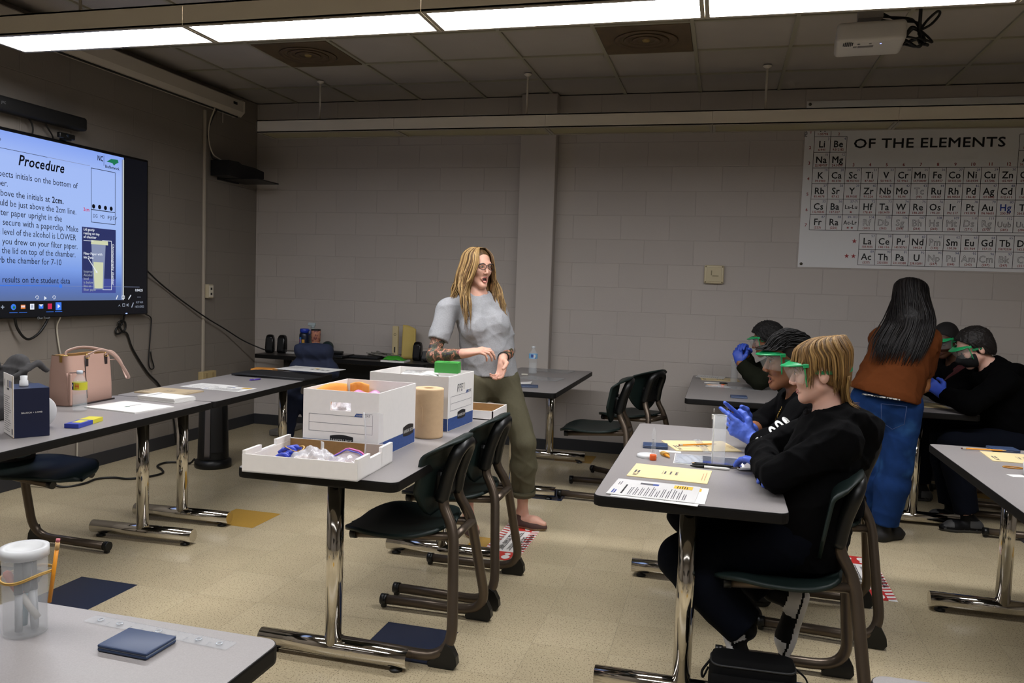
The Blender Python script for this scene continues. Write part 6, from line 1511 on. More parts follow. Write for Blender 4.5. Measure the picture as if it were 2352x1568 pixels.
def goggles(h, parent, base):
    M = Matrix.Translation(-Vector(base)) @ h.M(); grn = mat('green_goggle_plastic', '#1f9a5c', .3); 
    def vis(u, v):
        a = (u-.5)*2*1.25; z = .032-.062*v; r = .096+.022*math.cos(a)**2*(1-.9*v)-.006*v; return (r*.86*math.sin(a), .020+r*math.cos(a), z-.016*v*(1-math.cos(a)))
    m = MB(); m.grid(vis, 24, 8, 0, True, M, .0015); obj('goggle_lens', m, mat('goggle_lens_plastic', '#d2d8d4', .06, alpha=.10, spec=.8), parent)
    m = MB()
    def top(u, v):
        a = (u-.5)*2*1.2; r = .090+(.026+.010*math.cos(a))*v*math.cos(a*.9); return (r*.86*math.sin(a), .018+r*math.cos(a), .036+.012*math.cos(a)*(1-v)-.004*v)
    m.grid(top, 24, 6, 0, True, M, .004)
    m.tube([vis(.02, k/6) for k in range(8)], .003, 8, 0, True, None, M); m.tube([vis(.98, k/6) for k in range(8)], .003, 8, 0, True, None, M)
    m.tube([vis(k/24, 0) for k in range(25)], .004, 8, 0, True, None, M)
    for x in (-1, 1): m.box((x*.082, .050, .030), (.010, .022, .016), 0, M, .003)
    obj('goggle_frame', m, grn, parent)
    m = MB(); pts = [((.086)*math.sin(a), -.014+.108*math.cos(a), .026-.028*(1-math.cos(a-1.0))*.5) for a in [1.05+(2*PI-2.1)*k/24 for k in range(25)]]
    for i in range(24):
        p, q = Vector(pts[i]), Vector(pts[i+1]); m.add([p+Vector((0, 0, -.007)), q+Vector((0, 0, -.007)), q+Vector((0, 0, .007)), p+Vector((0, 0, .007))], [(0, 1, 2, 3)], 0, True, M)
        c = Vector((0, -.014, 0)); pi_, qi = p.lerp(Vector((c.x, c.y, p.z)), .02), q.lerp(Vector((c.x, c.y, q.z)), .02)
        m.add([pi_+Vector((0, 0, .007)), qi+Vector((0, 0, .007)), qi+Vector((0, 0, -.007)), pi_+Vector((0, 0, -.007))], [(0, 1, 2, 3)], 0, True, M)
    obj('goggle_strap', m, mat('green_goggle_strap', '#147a4a', .6), parent)
def person(label, base): return thing('person', label, 'person', base)
def around(J, keys, pad): return bb([J[k] for k in keys], pad)

# ---------------------------------------------------------------- the woman talking
def woman():
    base = (1.55, 1.40, 0); t = person('standing woman with long blond hair and glasses in a grey t-shirt, tattooed forearms', base)
    h = Head((1.437, 1.385, 1.508), (.78, -.62, -.03), .875)
    J = dict(pelvis=(1.52, 1.42, .885), neck=(1.425, 1.395, 1.345), shR=(1.292, 1.305, 1.262), shL=(1.528, 1.468, 1.262), elR=(1.245, 1.20, .995), elL=(1.612, 1.462, 1.03), wrR=(1.478, 1.10, 1.035), wrL=(1.628, 1.285, .995),
             hipR=(1.445, 1.35, .84), hipL=(1.60, 1.455, .84), knR=(1.43, 1.29, .47), knL=(1.742, 1.385, .515), anR=(1.45, 1.30, .09), anL=(1.725, 1.475, .095))
    B = Body(J, h, .93, .86)
    dR, nR = A(.95, .10, .22), A(.15, .35, -.92); dL, nL = A(.05, -.52, -.78), A(-.55, -.70, .42)
    def body(f):
        at_, R = B.torso(f, 0, True); B.neck(f, 0, .047); h.grow(f, 1.0)
        for s in 'RL': B.arm(f, s); B.leg(f, s)
        hand(f, B.J['wrR'], dR, nR, -1, ((.35, .7, .4), (.45, .7, .4), (.5, .75, .45), (.55, .8, .5)), (.5, .5), .95)
        hand(f, B.J['wrL'], dL, nL, 1, ((.25, .5, .3), (.35, .6, .4), (.45, .7, .4), (.5, .7, .4)), (.3, .4), .95)
        for s, toe in (('R', A(1.545, 1.14, .02)), ('L', A(1.885, 1.45, .02))): B.shoe(f, s, toe, .82, 0, (0, 0, -1), .235)
    wr, wl = B.J['wrR'], B.J['wrL']
    boxes = [(A(1.10, .95, -.01), A(2.0, 1.75, 1.66), .0075), bb([h.p(x, y, z) for x in (-.11, .11) for y in (-.13, .15) for z in (-.15, .14)], 0)+(.0032,),
             bb([wr-.02*dR, wr+.18*dR], .055)+(.0034,), bb([wl-.02*nrm(dL), wl+.17*nrm(dL)], .055)+(.0034,)]
    boxes = [(a, b, c) for a, b, c in boxes]
    def pick(P):
        mi = np.zeros(len(P), int)
        for s in 'RL':
            a, b, c = B.J['sh'+s], B.J['el'+s], B.J['wr'+s]
            for p, q, lo, hi in ((a, b, .2, 1.05), (b, c, -.1, .86)):
                v = P-p; ax = q-p; tt = (v@ax)/(ax@ax); dist = np.linalg.norm(v-tt[:, None]*ax, axis=1); mi[(tt > lo) & (tt < hi) & (dist < .062)] = 1
        return mi
    grow('body', t, base, body, boxes, [skin_fair, tattoo], pick)
    h.eyes(t, base, '#4a5a60', '#8a6a48', 0, '#b0605e', 1.0)
    def shirt(f):
        B.torso(f, .012, True, .015)
        for s in 'RL': B.arm(f, s, .019, .66)
        f.cone(B.J['pelvis']+A(0, 0, -.0), B.J['pelvis']+A(-.02, 0, .16), .155, .155, .05, 'u', ((.62, -.78, 0), .80))
        f.folds(.0032, 46, 3); f.cone(B.J['neck']+A(.010, -.008, -.004), B.J['neck']+A(.014, -.010, .09), .054, .085, .008, 's'); f.cut((1.5, 1.4, .888), (0, 0, -1))
    grow('t_shirt', t, base, shirt, [(A(1.10, 1.05, .84), A(1.80, 1.70, 1.42), .006)], mat('heather_grey_jersey', '#8c8d90', .85, noise=(160, .12), bump=(60, .25, .003)))
    def trousers(f):
        f.ell(B.J['pelvis']-A(0, 0, .02), [.165, .122, .13], rows((.62, -.78, 0)), .05)
        for s in 'RL': B.leg(f, s, .016, 1.72 if s == 'L' else 1.72, 1, .016)
        f.folds(.0035, 30, 8); f.cut((1.5, 1.4, .965), (0, 0, 1))
    ol = mat('olive_twill', '#4c4835', .85, noise=(90, .06), bump=(70, .3, .002))
    grow('trousers', t, base, trousers, [(A(1.25, 1.10, .16), A(1.92, 1.70, 1.0), .007)], ol)
    m = MB()
    for s in 'RL':
        k_, a_ = B.J['kn'+s], B.J['an'+s]; p = k_+(a_-k_)*.655-np.array(base); q = k_+(a_-k_)*.735-np.array(base); m.tube([p, q], [.077, .073], 20); m.tube([p, p+(q-p)*.1], [.077, .078], 20)
    obj('trouser_cuffs', m, ol, t)
    for s, toe in (('R', A(1.545, 1.14, .001)), ('L', A(1.885, 1.45, .001))):
        def sh(f, s=s, toe=toe):
            B.shoe(f, s, toe, .95, -.0, (0, 0, -1), .245); f.cut((0, 0, .085), (0, 0, 1))
        lo, hi = bb([B.J['an'+s], toe, 2*B.J['an'+s]-toe+A(0, 0, 0)], .06); lo[2] = -.01; hi[2] = .12
        grow('shoe', t, base, sh, [(lo, hi, .0045)], [mat('brown_canvas', '#46322c', .85, bump=(200, .3, .001)), mat('tan_sole', '#8e7a5c', .7)], lambda P: (P[:, 2] < .014).astype(int))
    # hair
    hm = hair_mats('blond', ('#6c5234', '#8d7147', '#aa8d5e', '#503b25')); rr = random.Random(21)
    def cap(f):
        f.ell(h.p(0, -.020, .040), [.081*h.k, .102*h.k, .086*h.k], h.R, .01)
        for x in (-1, 1): f.cone(h.p(x*.074, -.02, .03), h.p(x*.088, -.01, -.17), .020*h.k, .026*h.k, .04)
        f.cone(h.p(0, -.06, .02), h.p(0, -.075, -.22), .070*h.k, .080*h.k, .05); f.folds(.0015, 120, 2)
        f.ell(h.p(0, .100, -.035), [.080*h.k, .098*h.k, .116*h.k], h.R, .012, 's'); f.cone(h.p(0, .06, -.1), h.p(0, .07, -.34), .060*h.k, .080*h.k, .02, 's')
    lo, hi = bb([h.p(x, y, z) for x in (-.17, .17) for y in (-.22, .14) for z in (-.33, .16)], 0)
    ho = grow('hair', t, base, cap, [(lo, hi, .0045)], [hm[0], hm[3]], lambda P: (((P-h.c)@h.R[2]) > .07*h.k).astype(int))
    m = MB(); b0 = Vector(base)
    for k in range(620):
        sd = -1 if rr.random() < .5 else 1
        q = rr.random()**1.25; a = sd*min(.60+2.5*q, PI*.985); front = q < .42
        wob = 4*math.sin(a*4)+rr.uniform(-.5, .5); mi = rr.choices((0, 1, 2, 3), (3, 4, 2.6, 1.6))[0]; u_ = rr.random()
        end = (rr.uniform(-.31, -.425) if front else rr.uniform(-.26, -.36))
        pts = [Vector(h.p(sd*.004, .050-.10*q, .1205)), Vector(skull(h, a*.82, 1.0, .008+.004*u_)), Vector(skull(h, a, .45, .009+.011*u_)), Vector(skull(h, a, -.12, .012+.016*u_))]
        x0 = (.092+.026*u_)*math.sin(a)+sd*.010; y0 = -.016+(.106+.016*u_)*math.cos(a)
        ys = (y0*.9, .034+.012*u_, .080+.014*u_, .126+.022*u_) if front and sd < 0 else (y0*.9, .030+.010*u_, .066+.014*u_, .106+.022*u_) if front else (y0, y0-.006, y0-.010, y0-.008)
        for j, z in enumerate((-.07, -.15, -.24, end)):
            amp = (.006, .014, .019, .020)[j]; spr = (1.06, 1.18, 1.14, 1.02)[j] if front else (1.05, 1.18, 1.26, 1.3)[j]
            x = x0*spr+sd*(.010*j if front else .006*j)+amp*math.sin(2.2*j+wob); y = ys[j]+amp*math.cos(2.0*j+wob)
            pts.append(Vector(h.p(x, y, z)))
        lock(m, [p-b0 for p in pts], rr.uniform(.0035, .0065), mi, .42, 3, 5)
    obj('hair_locks', m, hm, ho)
    # glasses and bracelet
    M = Matrix.Translation(-b0) @ h.M(); m = MB()
    for x in (-1, 1):
        m.tube([(x*.033+.025*math.cos(a)*(1+.08*math.cos(2*a)), .1045-.010*abs(math.cos(a))**2*(1 if math.cos(a)*x > 0 else .1), .0+.0195*math.sin(a)) for a in [2*PI*k/24 for k in range(24)]], .0020, 8, 0, False, None, M, True)
        m.tube([(x*.057, .094, .008), (x*.070, .080, .010), (x*.081, .01, .006), (x*.083, -.02, -.004)], .0022, 8, 0, True, None, M)
        m.tube([(x*.018, .1045, .0165), (x*.033, .1045, .0215), (x*.050, .099, .0175), (x*.058, .094, .010)], .0026, 8, 0, True, None, M)
    m.tube([(-.010, .106, .006), (0, .110, .009), (.010, .106, .006)], .0022, 8, 0, True, None, M); obj('glasses', m, mat('dark_glasses_frame', '#17181d', .3), t)
    m = MB(); p = Vector(wl)-b0+Vector(nrm(dL))*-.012; ax = Vector(nrm(B.J['wrL']-B.J['elL'])); u = ax.orthogonal().normalized(); v = ax.cross(u)
    m.tube([p+u*.032*math.cos(a)+v*.029*math.sin(a) for a in [2*PI*k/20 for k in range(20)]], .003, 8, 0, False, None, None, True); obj('bracelet', m, bplast, t)
    m = MB(); p = Vector(B.J['shR'])*.46+Vector(B.J['elR'])*.54-b0; n_ = Vector((-.35, -.94, .02)).normalized(); u = Vector((1, -.3, 0)); u = (u-n_*u.dot(n_)).normalized(); v = n_.cross(u)
    for r_, c_, off_ in ((.026, 0, .0), (.020, 1, .0012), (.013, 0, .0024), (.007, 1, .0034)):
        pts = []
        for k in range(20):
            a = 2*PI*k/20; q = u*r_*math.cos(a)*(1+.12*math.sin(3*a+r_*200))+v*r_*math.sin(a); dq = q.dot(u); pts.append(p+n_*(.0435+off_*.35-.5*dq*dq/.043)+q-Vector((0, 0, .0)))
        m.add(pts+[p+n_*(.044+off_*.35)], [(k, (k+1) % 20, 20) for k in range(20)], c_, True)
    obj('rose_tattoo', m, [mat('rose_ink_dark', '#8e3d4c', .5), mat('rose_ink_light', '#c0707a', .5)], t)
woman()

# ---------------------------------------------------------------- the boys at the front table
def sneaker(B, t, base, s, toe, sole, mats, name='shoe', L_=.27, h_=.0045, w_=1.05):
    def sh(f): B.shoe(f, s, toe, w_, .0, sole, L_)
    lo, hi = bb([B.J['an'+s], A(*toe), B.J['an'+s]-nrm(A(*toe)-B.J['an'+s])*.1], .09)
    so = nrm(sole); tp = A(*toe); an = B.J['an'+s]; ax = nrm((tp-an)-so*((tp-an)@so))
    def pick(P):
        dep = (P-tp)@(-so); al = (P-tp)@ax; mi = np.zeros(len(P), int); mi[dep < .022] = 1; mi[(al > -.075) & (al < -.02) & (dep > .03)] = 1; mi[(al < -.17) & (dep > .03) & (dep < .075)] = 1; mi[(al > -.022) & (dep > .012)] = 0; return mi
    return grow(name, t, base, sh, [(lo, hi, h_)], mats, pick)
blackfleece = mat('black_fleece', '#070708', .95, bump=(220, .3, .002), noise=(60, .1), spec=.08); darkdenim = mat('dark_denim', '#080b14', .9, bump=(260, .2, .001), noise=(60, .1), spec=.1)
def blond():
    base = (3.22, -.03, 0); t = person('boy with shaggy blond hair and green goggles in a black hoodie, leaning on the table', base)
    h = Head((3.132, -.05, 1.141), (-.99, .05, -.13), .89)
    J = dict(pelvis=(3.105, -.08, .555), neck=(3.185, -.05, .975), shR=(3.17, .10, .925), shL=(3.19, -.195, .92), elR=(2.965, .15, .80), elL=(3.0, -.235, .798), wrR=(2.985, -.06, .80), wrL=(2.965, -.005, .79),
             hipR=(3.09, .01, .56), hipL=(3.09, -.16, .56), knR=(2.72, .05, .565), knL=(2.70, -.15, .455), anR=(3.02, -.03, .335), anL=(2.93, -.16, .235))
    B = Body(J, h, .95, .92)
    dl = A(.0, .98, -.05); dr = A(.1, -.9, -.1)
    def hands(f, g=0.0):
        hand(f, B.J['wrL']+A(-.0, .02, 0), A(-.55, .8, .0), A(.0, 0, -1), 1, (.25, .3, .3, .35), (.4, .2), .93, g)
        hand(f, B.J['wrR']+A(.0, -.02, 0), A(-.1, -.9, .05), A(.0, 0, -1), -1, (.3, .35, .35, .4), (.4, .2), .93, g)
    def body(f):
        B.torso(f); B.neck(f, 0, .050); h.grow(f)
        for s in 'RL': B.arm(f, s); B.leg(f, s)
        hands(f)
    grow('body', t, base, body, [(A(2.55, -.45, .15), A(3.45, .40, 1.30), .009), bb([h.p(x, y, z) for x in (-.11, .11) for y in (-.13, .15) for z in (-.15, .14)], 0)+(.0026,)], [skin_pale])
    h.eyes(t, base, '#5a6a72', '#8a6a40', 0, '#a05a5c')
    def hood(f):
        B.torso(f, .026, False, .02)
        for s in 'RL': B.arm(f, s, .021, 1.93, 1)
        up = nrm(B.J['neck']-B.J['pelvis'])
        hr = [(3.115, -.125, .955), (3.165, -.150, .982), (3.235, -.145, .990), (3.285, -.10, .965), (3.30, -.04, .95), (3.285, .03, .965), (3.235, .06, .985), (3.165, .06, .98), (3.115, .03, .955)]; f.chain(hr, [.020, .028, .036, .044, .048, .044, .036, .028, .020], .018)
        f.cone((3.285, -.06, .93), (3.275, -.06, .85), .062, .05, .03)
        f.cone((3.10, -.08, .49), (3.125, -.07, .68), .17, .165, .05, 'u', ((-1, 0, 0), .78))
        f.folds(.006, 40, 4); f.cone(B.J['neck']+A(-.02, 0, -.012), h.p(0, -.02, -.03), .061, .085, .01, 's'); f.cut((3.2, 0, .485), (0, 0, -1))
    grow('hoodie', t, base, hood, [(A(2.82, -.48, .46), A(3.48, .42, 1.08), .0065)], [blackfleece])
    m = MB(); m.tube(bez([(.035, .10, .985), (.055, .05, .992), (.06, -.01, .992), (.05, -.06, .985)], 5), .006, 8); obj('red_collar', m, mat('red_cotton', '#8e1c22', .8), t)
    def tr(f):
        f.ell(B.J['pelvis']-A(0, 0, .03), [.165, .13, .115], rows((-1, 0, 0)), .05)
        for s in 'RL': B.leg(f, s, .022, 1.97, 1, .022)
        f.folds(.004, 28, 6); f.cut((3.2, 0, .66), (0, 0, 1))
    grow('trousers', t, base, tr, [(A(2.52, -.40, .15), A(3.46, .32, .70), .0075)], [darkdenim])
    sm = [mat('black_sneaker', '#0a0a0b', .6, spec=.2), mat('white_sneaker', '#cfcfd0', .5)]
    sneaker(B, t, base, 'L', (2.925, -.16, .025), (-.93, 0, -.37), sm)
    sneaker(B, t, base, 'R', (3.085, -.03, .085), (.97, .05, -.24), sm)
    def gl(f): hands(f, .0014)
    grow('gloves', t, base, gl, [(A(2.78, -.30, .71), A(3.10, .24, .86), .0035)], [gloveb])
    goggles(h, t, base)
    hm = hair_mats('sandy', ('#6b4f2c', '#7d5f36', '#967748', '#5a4325')); rr = random.Random(8); b0 = Vector(base)
    ho = hair_cap(h, t, base, [hm[0]], .082, .006, -.03, .0035, 0, .95, -.075)
    m = MB(); cr = (.0, -.058, .122)
    for k in range(760):
        a = rr.uniform(-PI, PI); A_ = abs(a); u_ = rr.random()
        end = .034 if A_ < .55 else (.020 if A_ < .95 else (-.045 if A_ < 1.22 else (.006 if A_ < 1.85 else (-.075 if A_ < 2.3 else -.118)))); end += rr.uniform(-.022, .02)
        mi = rr.choices((0, 1, 2, 3), (3, 4, 2.6, 1.6))[0]; bulk = .004+.013*u_; tw = .55*math.sin(a)*-1+rr.uniform(-.16, .16)
        pts = [Vector(h.p(cr[0]+rr.uniform(-.012, .012), cr[1]+rr.uniform(-.014, .014), cr[2]+rr.uniform(-.004, .006)))]
        for e in (1.2, .9, .55, .2):
            w_ = (1.2-e)/1.0; aa = a+tw*(1-w_)*1.1
            p = skull(h, aa, e, bulk+.007*math.sin(PI*min(1, w_))); c0 = np.array(h.p(0, -.058*(1-w_)*.75, 0))-np.array(h.p(0, 0, 0)); pts.append(Vector(p+c0*(1-w_)))
        xx, yy = (.080+bulk)*math.sin(a), -.014+(.101+bulk)*math.cos(a)
        if end < .03:
            s_ = .985 if A_ < 2.2 else .86
            pts.append(Vector(h.p(xx*s_, yy*s_+(.006 if A_ < .95 else 0), (.05+end)/2)))
            fl = .008*rr.uniform(-1, 1.4) if A_ < 1.9 else .018*rr.uniform(-.2, 1)
            s2 = .97 if A_ < 1.9 else (.80 if A_ < 2.2 else (.68 if A_ < 2.6 else .64))
            pts.append(Vector(h.p(xx*s2+fl*math.sin(a), yy*s2+fl*math.cos(a)+(.012*u_ if A_ < 1.22 else 0), end)))
        lock(m, [p-b0 for p in pts], rr.uniform(.0028, .0052), mi, .45, 3, 5)
    for k in range(70):      # tail over the collar, turned outward
        x = rr.uniform(-.048, .048); y = -.088+.3*abs(x)*.3+rr.uniform(-.01, .008); mi = rr.choice((0, 1, 2, 3)); z1 = -.148+rr.uniform(-.016, .016)
        lock(m, [Vector(h.p(x*1.3, y-.012, -.02))-b0, Vector(h.p(x*1.2, y-.004, -.08))-b0, Vector(h.p(x*1.1, y-.010, -.125))-b0, Vector(h.p(x*1.25, y-.045+.02*rr.random(), z1))-b0], rr.uniform(.003, .0055), mi, .45, 4, 5)
    obj('hair_locks', m, hm, ho)
blond()
def darkboy():
    base = (3.2, .58, 0); t = person('boy with short black hair, green goggles, gold chain and clasped blue gloves', base)
    h = Head((3.078, .54, 1.128), (-.965, -.20, -.06), .965)
    J = dict(pelvis=(3.27, .60, .55), neck=(3.15, .575, .985), shR=(3.12, .745, .925), shL=(3.145, .415, .925), elR=(2.985, .84, .79), elL=(3.02, .40, .785), wrR=(2.935, .63, .805), wrL=(2.945, .475, .795),
             hipR=(3.24, .70, .55), hipL=(3.24, .51, .55), knR=(2.80, .72, .535), knL=(2.78, .52, .535), anR=(2.98, .72, .13), anL=(2.93, .50, .13))
    B = Body(J, h, 1.0, .98)
    def hands(f, g=0.0):
        hand(f, B.J['wrL']+A(-.004, .004, .004), A(-.80, .16, .42), A(.15, .95, .1), 1, ((.05, .12, .08), (.75, .9, .5), (.85, 1.0, .5), (.9, 1.0, .5)), (.2, .35), 1.0, g)
        hand(f, B.J['wrR']+A(-.004, -.01, .0), A(-.72, -.22, .55), A(.05, -.95, -.1), -1, ((.1, .2, .15), (.55, .9, .5), (.8, 1.0, .5), (.85, 1.0, .6)), (-.2, .2), 1.0, g)
    def body(f):
        B.torso(f); B.neck(f, 0, .054); h.grow(f, .3)
        for s in 'RL': B.arm(f, s); B.leg(f, s)
        hands(f)
    grow('body', t, base, body, [(A(2.68, .25, .08), A(3.46, 1.0, 1.30), .009), bb([h.p(x, y, z) for x in (-.11, .11) for y in (-.13, .15) for z in (-.15, .14)], 0)+(.0028,)], [skin_tan])
    h.eyes(t, base, '#2a1a10', '#120d0b', 0, '#7a4238', .4)
    def hood(f):
        B.torso(f, .024, False, .02)
        for s, u in (('R', 1.45), ('L', 1.42)): B.arm(f, s, .021, u, 1)
        f.ell((3.235, .585, .975), [.07, .12, .055], rows((-.5, 0, 1), (1, 0, .5)), .04); f.cone((3.27, .60, .50), (3.25, .60, .68), .165, .165, .05, 'u', ((-1, 0, 0), .78))
        f.folds(.006, 40, 14); f.cone(B.J['neck']+A(-.02, -.005, -.02), h.p(0, -.01, -.03), .062, .085, .01, 's'); f.cut((3.2, 0, .50), (0, 0, -1))
    grow('hoodie', t, base, hood, [(A(2.84, .24, .46), A(3.48, 1.0, 1.08), .007)], [blackfleece])
    def tr(f):
        f.ell(B.J['pelvis']-A(0, 0, .03), [.165, .13, .115], rows((-1, 0, 0)), .05)
        for s in 'RL': B.leg(f, s, .020, 1.95, 1, .018)
        f.folds(.004, 28, 6); f.cut((3.2, 0, .66), (0, 0, 1))
    grow('trousers', t, base, tr, [(A(2.65, .36, .05), A(3.46, .90, .70), .008)], [darkdenim])
    sm = [mat('black_sneaker'), mat('black_rubber_sole', '#151515', .6)]
    for s, y in (('L', .50), ('R', .72)): sneaker(B, t, base, s, (B.J['an'+s][0]-.17, y, .001), (0, 0, -1), sm, 'shoe', .26, .006)
    def gl(f):
        hands(f, .0016)
        for s, o_ in (('L', A(.03, -.008, -.012)), ('R', A(.02, .03, -.012))): f.cone(B.J['wr'+s], B.J['wr'+s]+nrm(B.J['el'+s]-B.J['wr'+s])*.035, .031, .034, .01, 'u', None, 1)
        f.folds(.0009, 190, 3)
    lo, hi = bb([B.J['wrL'], B.J['wrR'], B.J['wrL']+A(-.17, .06, .12)], .06)
    grow('gloves', t, base, gl, [(lo, hi, .0028)], [mat('bright_blue_nitrile', '#4a66c8', .42)])
    goggles(h, t, base)
    hm = hair_mats('black', ('#060505', '#080707', '#0b0909', '#050404')); rr = random.Random(9); b0 = Vector(base)
    ho = hair_cap(h, t, base, [mat('faded_black_hair', '#1c1412', .7)], .062, .0015, -.03, .004, 0, .95, -.055)
    m = MB()
    for k in range(900):
        a = rr.uniform(-PI, PI); e0 = rr.uniform(.34, 1.5); u_ = rr.random(); bulk = .010+.012*u_*math.sin(e0)
        p0 = Vector(skull(h, a, e0, .003)); fw = Vector(h.R[1]); up = Vector(h.R[2]); p1 = Vector(skull(h, a*.97, e0, bulk*.7))+fw*.010*h.k
        q = np.array(p1)+np.array(fw)*.026*h.k; v = q-h.c; x, y, z = v@h.R[0]/h.k, v@h.R[1]/h.k, v@h.R[2]/h.k
        rz = lambda y_, x_: .036+(.087+bulk)*math.sqrt(max(.03, 1-(x_/(.079+bulk))**2-((y_+.014)/(.108+bulk))**2))
        z2 = min(z+.004, rz(y, x)) if z > .07 else z-.004; p2 = Vector(h.p(x, y, z2)); y3 = y+.022; p3 = Vector(h.p(x, y3, (min(z2, rz(y3, x)) if z > .07 else z2-.006)-.002))
        lock(m, [p-b0 for p in (p0, p1, p2, p3)], rr.uniform(.0022, .0042), rr.randrange(4), .5, 2, 4)
    obj('hair_locks', m, hm, ho)
    m = MB(); nk = Vector(B.J['neck'])-b0; pts = bez([nk+Vector((.03, .075, .02)), nk+Vector((-.055, .05, -.02)), nk+Vector((-.105, -.015, -.10)), nk+Vector((-.075, -.055, -.03)), nk+Vector((.01, -.08, .02))], 9)
    for i, p in enumerate(pts): m.box(tuple(p), (.006, .006, .011), 0, None, .002)
    m.box(tuple(nk+Vector((-.112, -.018, -.125))), (.004, .005, .040)); m.box(tuple(nk+Vector((-.112, -.018, -.117))), (.004, .022, .005)); obj('gold_chain', m, gold, t)
    # moustache shadow and the white print on the sleeve
    M = Matrix.Translation(-b0) @ h.M(); m = MB(); m.tube([(-.021, .079, -.063), (-.008, .0885, -.0585), (.008, .0885, -.0585), (.021, .079, -.063)], [.0010, .0022, .0022, .0010], 6, 0, True, .6, M); obj('moustache', m, mat('thin_moustache', '#2c1a14', .7), t)
    m = MB(); el, sh = Vector(B.J['elL'])-b0, Vector(B.J['shL'])-b0; wr_ = Vector(B.J['wrL'])-b0
    def on(p, q, tt, ang, r_):
        ax = (q-p).normalized(); c = p.lerp(q, tt); o_ = Vector((-.55, -.75, .35)); o_ = (o_-ax*o_.dot(ax)).normalized(); s_ = ax.cross(o_); return c+(o_*math.cos(ang)+s_*math.sin(ang))*r_
    def blob(p, q, t0, t1, a0, a1, r_, hole=False):
        n = 14; o_ = [on(p, q, (t0+t1)/2+(t1-t0)/2*math.cos(2*PI*k/n), (a0+a1)/2+(a1-a0)/2*math.sin(2*PI*k/n), r_) for k in range(n)]
        if hole:
            i_ = [on(p, q, (t0+t1)/2+(t1-t0)*.2*math.cos(2*PI*k/n), (a0+a1)/2+(a1-a0)*.25*math.sin(2*PI*k/n), r_) for k in range(n)]; m.add(o_+i_, [(k, (k+1) % n, n+(k+1) % n, n+k) for k in range(n)])
        else: m.add(o_, [tuple(range(n))])
    for t0, t1, a0, a1, hl in ((.18, .32, -.5, .5, True), (.36, .50, -.5, .5, True), (.54, .64, -.3, .4, False)): blob(el, sh, t0, t1, a0, a1, .0715, hl)
    for t0, t1, a0, a1 in ((.02, .10, -.4, .3), (.13, .19, -.3, .3), (.22, .36, -.25, .15)): blob(el, wr_, t0, t1, a0, a1, .0655)
    obj('sleeve_print', m, mat('white_sleeve_print', '#d8d8d6', .7), t)
darkboy()
def simple_trousers(B, t, base, m_, box, g=.018, wide=.014, up=1.96, top=.66, seed=3, fw=(-1, 0, 0), h_=.009):
    def tr(f):
        f.ell(B.J['pelvis']-A(0, 0, .01), [.172*B.g, .138*B.g, .19], rows(fw), .05)
        for s in 'RL': B.leg(f, s, g, up, 1, wide)
        f.folds(.0035, 28, seed); f.cut((0, 0, top), (0, 0, 1))
    grow('trousers', t, base, tr, [(box[0], box[1], h_)], m_)
def olive():
    base = (3.42, 3.08, 0); t = person('boy half hidden behind the black-haired boy, olive sleeves and raised blue gloves', base)
    h = Head((3.115, 3.10, 1.075), (-.97, .05, -.22), .95)
    J = dict(pelvis=(3.42, 3.08, .55), neck=(3.21, 3.09, .955), shR=(3.21, 3.26, .90), shL=(3.22, 2.92, .90), elR=(3.02, 3.30, .80), elL=(3.07, 2.93, .785), wrR=(2.975, 3.14, .965), wrL=(2.935, 3.03, .905),
             hipR=(3.40, 3.17, .55), hipL=(3.40, 2.99, .55), knR=(3.0, 3.19, .54), knL=(3.0, 2.97, .54), anR=(3.02, 3.19, .11), anL=(3.02, 2.97, .11)); B = Body(J, h, .95, .95)
    def hands(f, g=0.0):
        hand(f, B.J['wrL'], A(-.25, .15, .9), A(.3, .9, .0), 1, (.7, .8, .85, .9), (.3, .5), .95, g); hand(f, B.J['wrR'], A(-.2, -.5, .7), A(-.3, -.7, -.4), -1, (.7, .8, .85, .9), (.3, .5), .95, g)
    def body(f):
        B.torso(f); B.neck(f); h.grow(f)
        for s in 'RL': B.arm(f, s); B.leg(f, s)
        hands(f)
    grow('body', t, base, body, [(A(2.85, 2.8, .08), A(3.6, 3.45, 1.26), .011), bb([h.p(x, y, z) for x in (-.11, .11) for y in (-.13, .15) for z in (-.15, .14)], 0)+(.0045,)], [skin_tan]); h.eyes(t, base, '#2a1a10', '#120d0b')
    def sw(f):
        B.torso(f, .026, False, .02)
        for s in 'RL': B.arm(f, s, .022, 1.92, 1)
        f.folds(.005, 30, 24); f.cone(B.J['neck']+A(-.02, 0, -.01), h.p(0, -.01, -.03), .062, .08, .01, 's'); f.cut((0, 0, .50), (0, 0, -1))
    grow('sweatshirt', t, base, sw, [(A(2.86, 2.80, .46), A(3.62, 3.42, 1.05), .009)], [mat('dark_olive_fleece', '#191b13', .95, noise=(60, .1), spec=.08)])
    simple_trousers(B, t, base, [darkdenim], (A(2.88, 2.84, .05), A(3.62, 3.34, .7)))
    for s in 'RL': sneaker(B, t, base, s, (2.86, B.J['an'+s][1], .001), (0, 0, -1), [mat('black_sneaker'), mat('black_rubber_sole')], 'shoe', .25, .008)
    grow('gloves', t, base, lambda f: hands(f, .0022), [(A(2.80, 2.92, .86), A(3.06, 3.20, 1.12), .0042)], [mat('deep_blue_nitrile', '#3450b4', .45)])
    hair_cap(h, t, base, [mat('curly_black_hair', '#0c0a0a', .7, bump=(180, .9, .004))], .078, .028, -.03, .004, .005, .95, -.05); goggles(h, t, base)
olive()
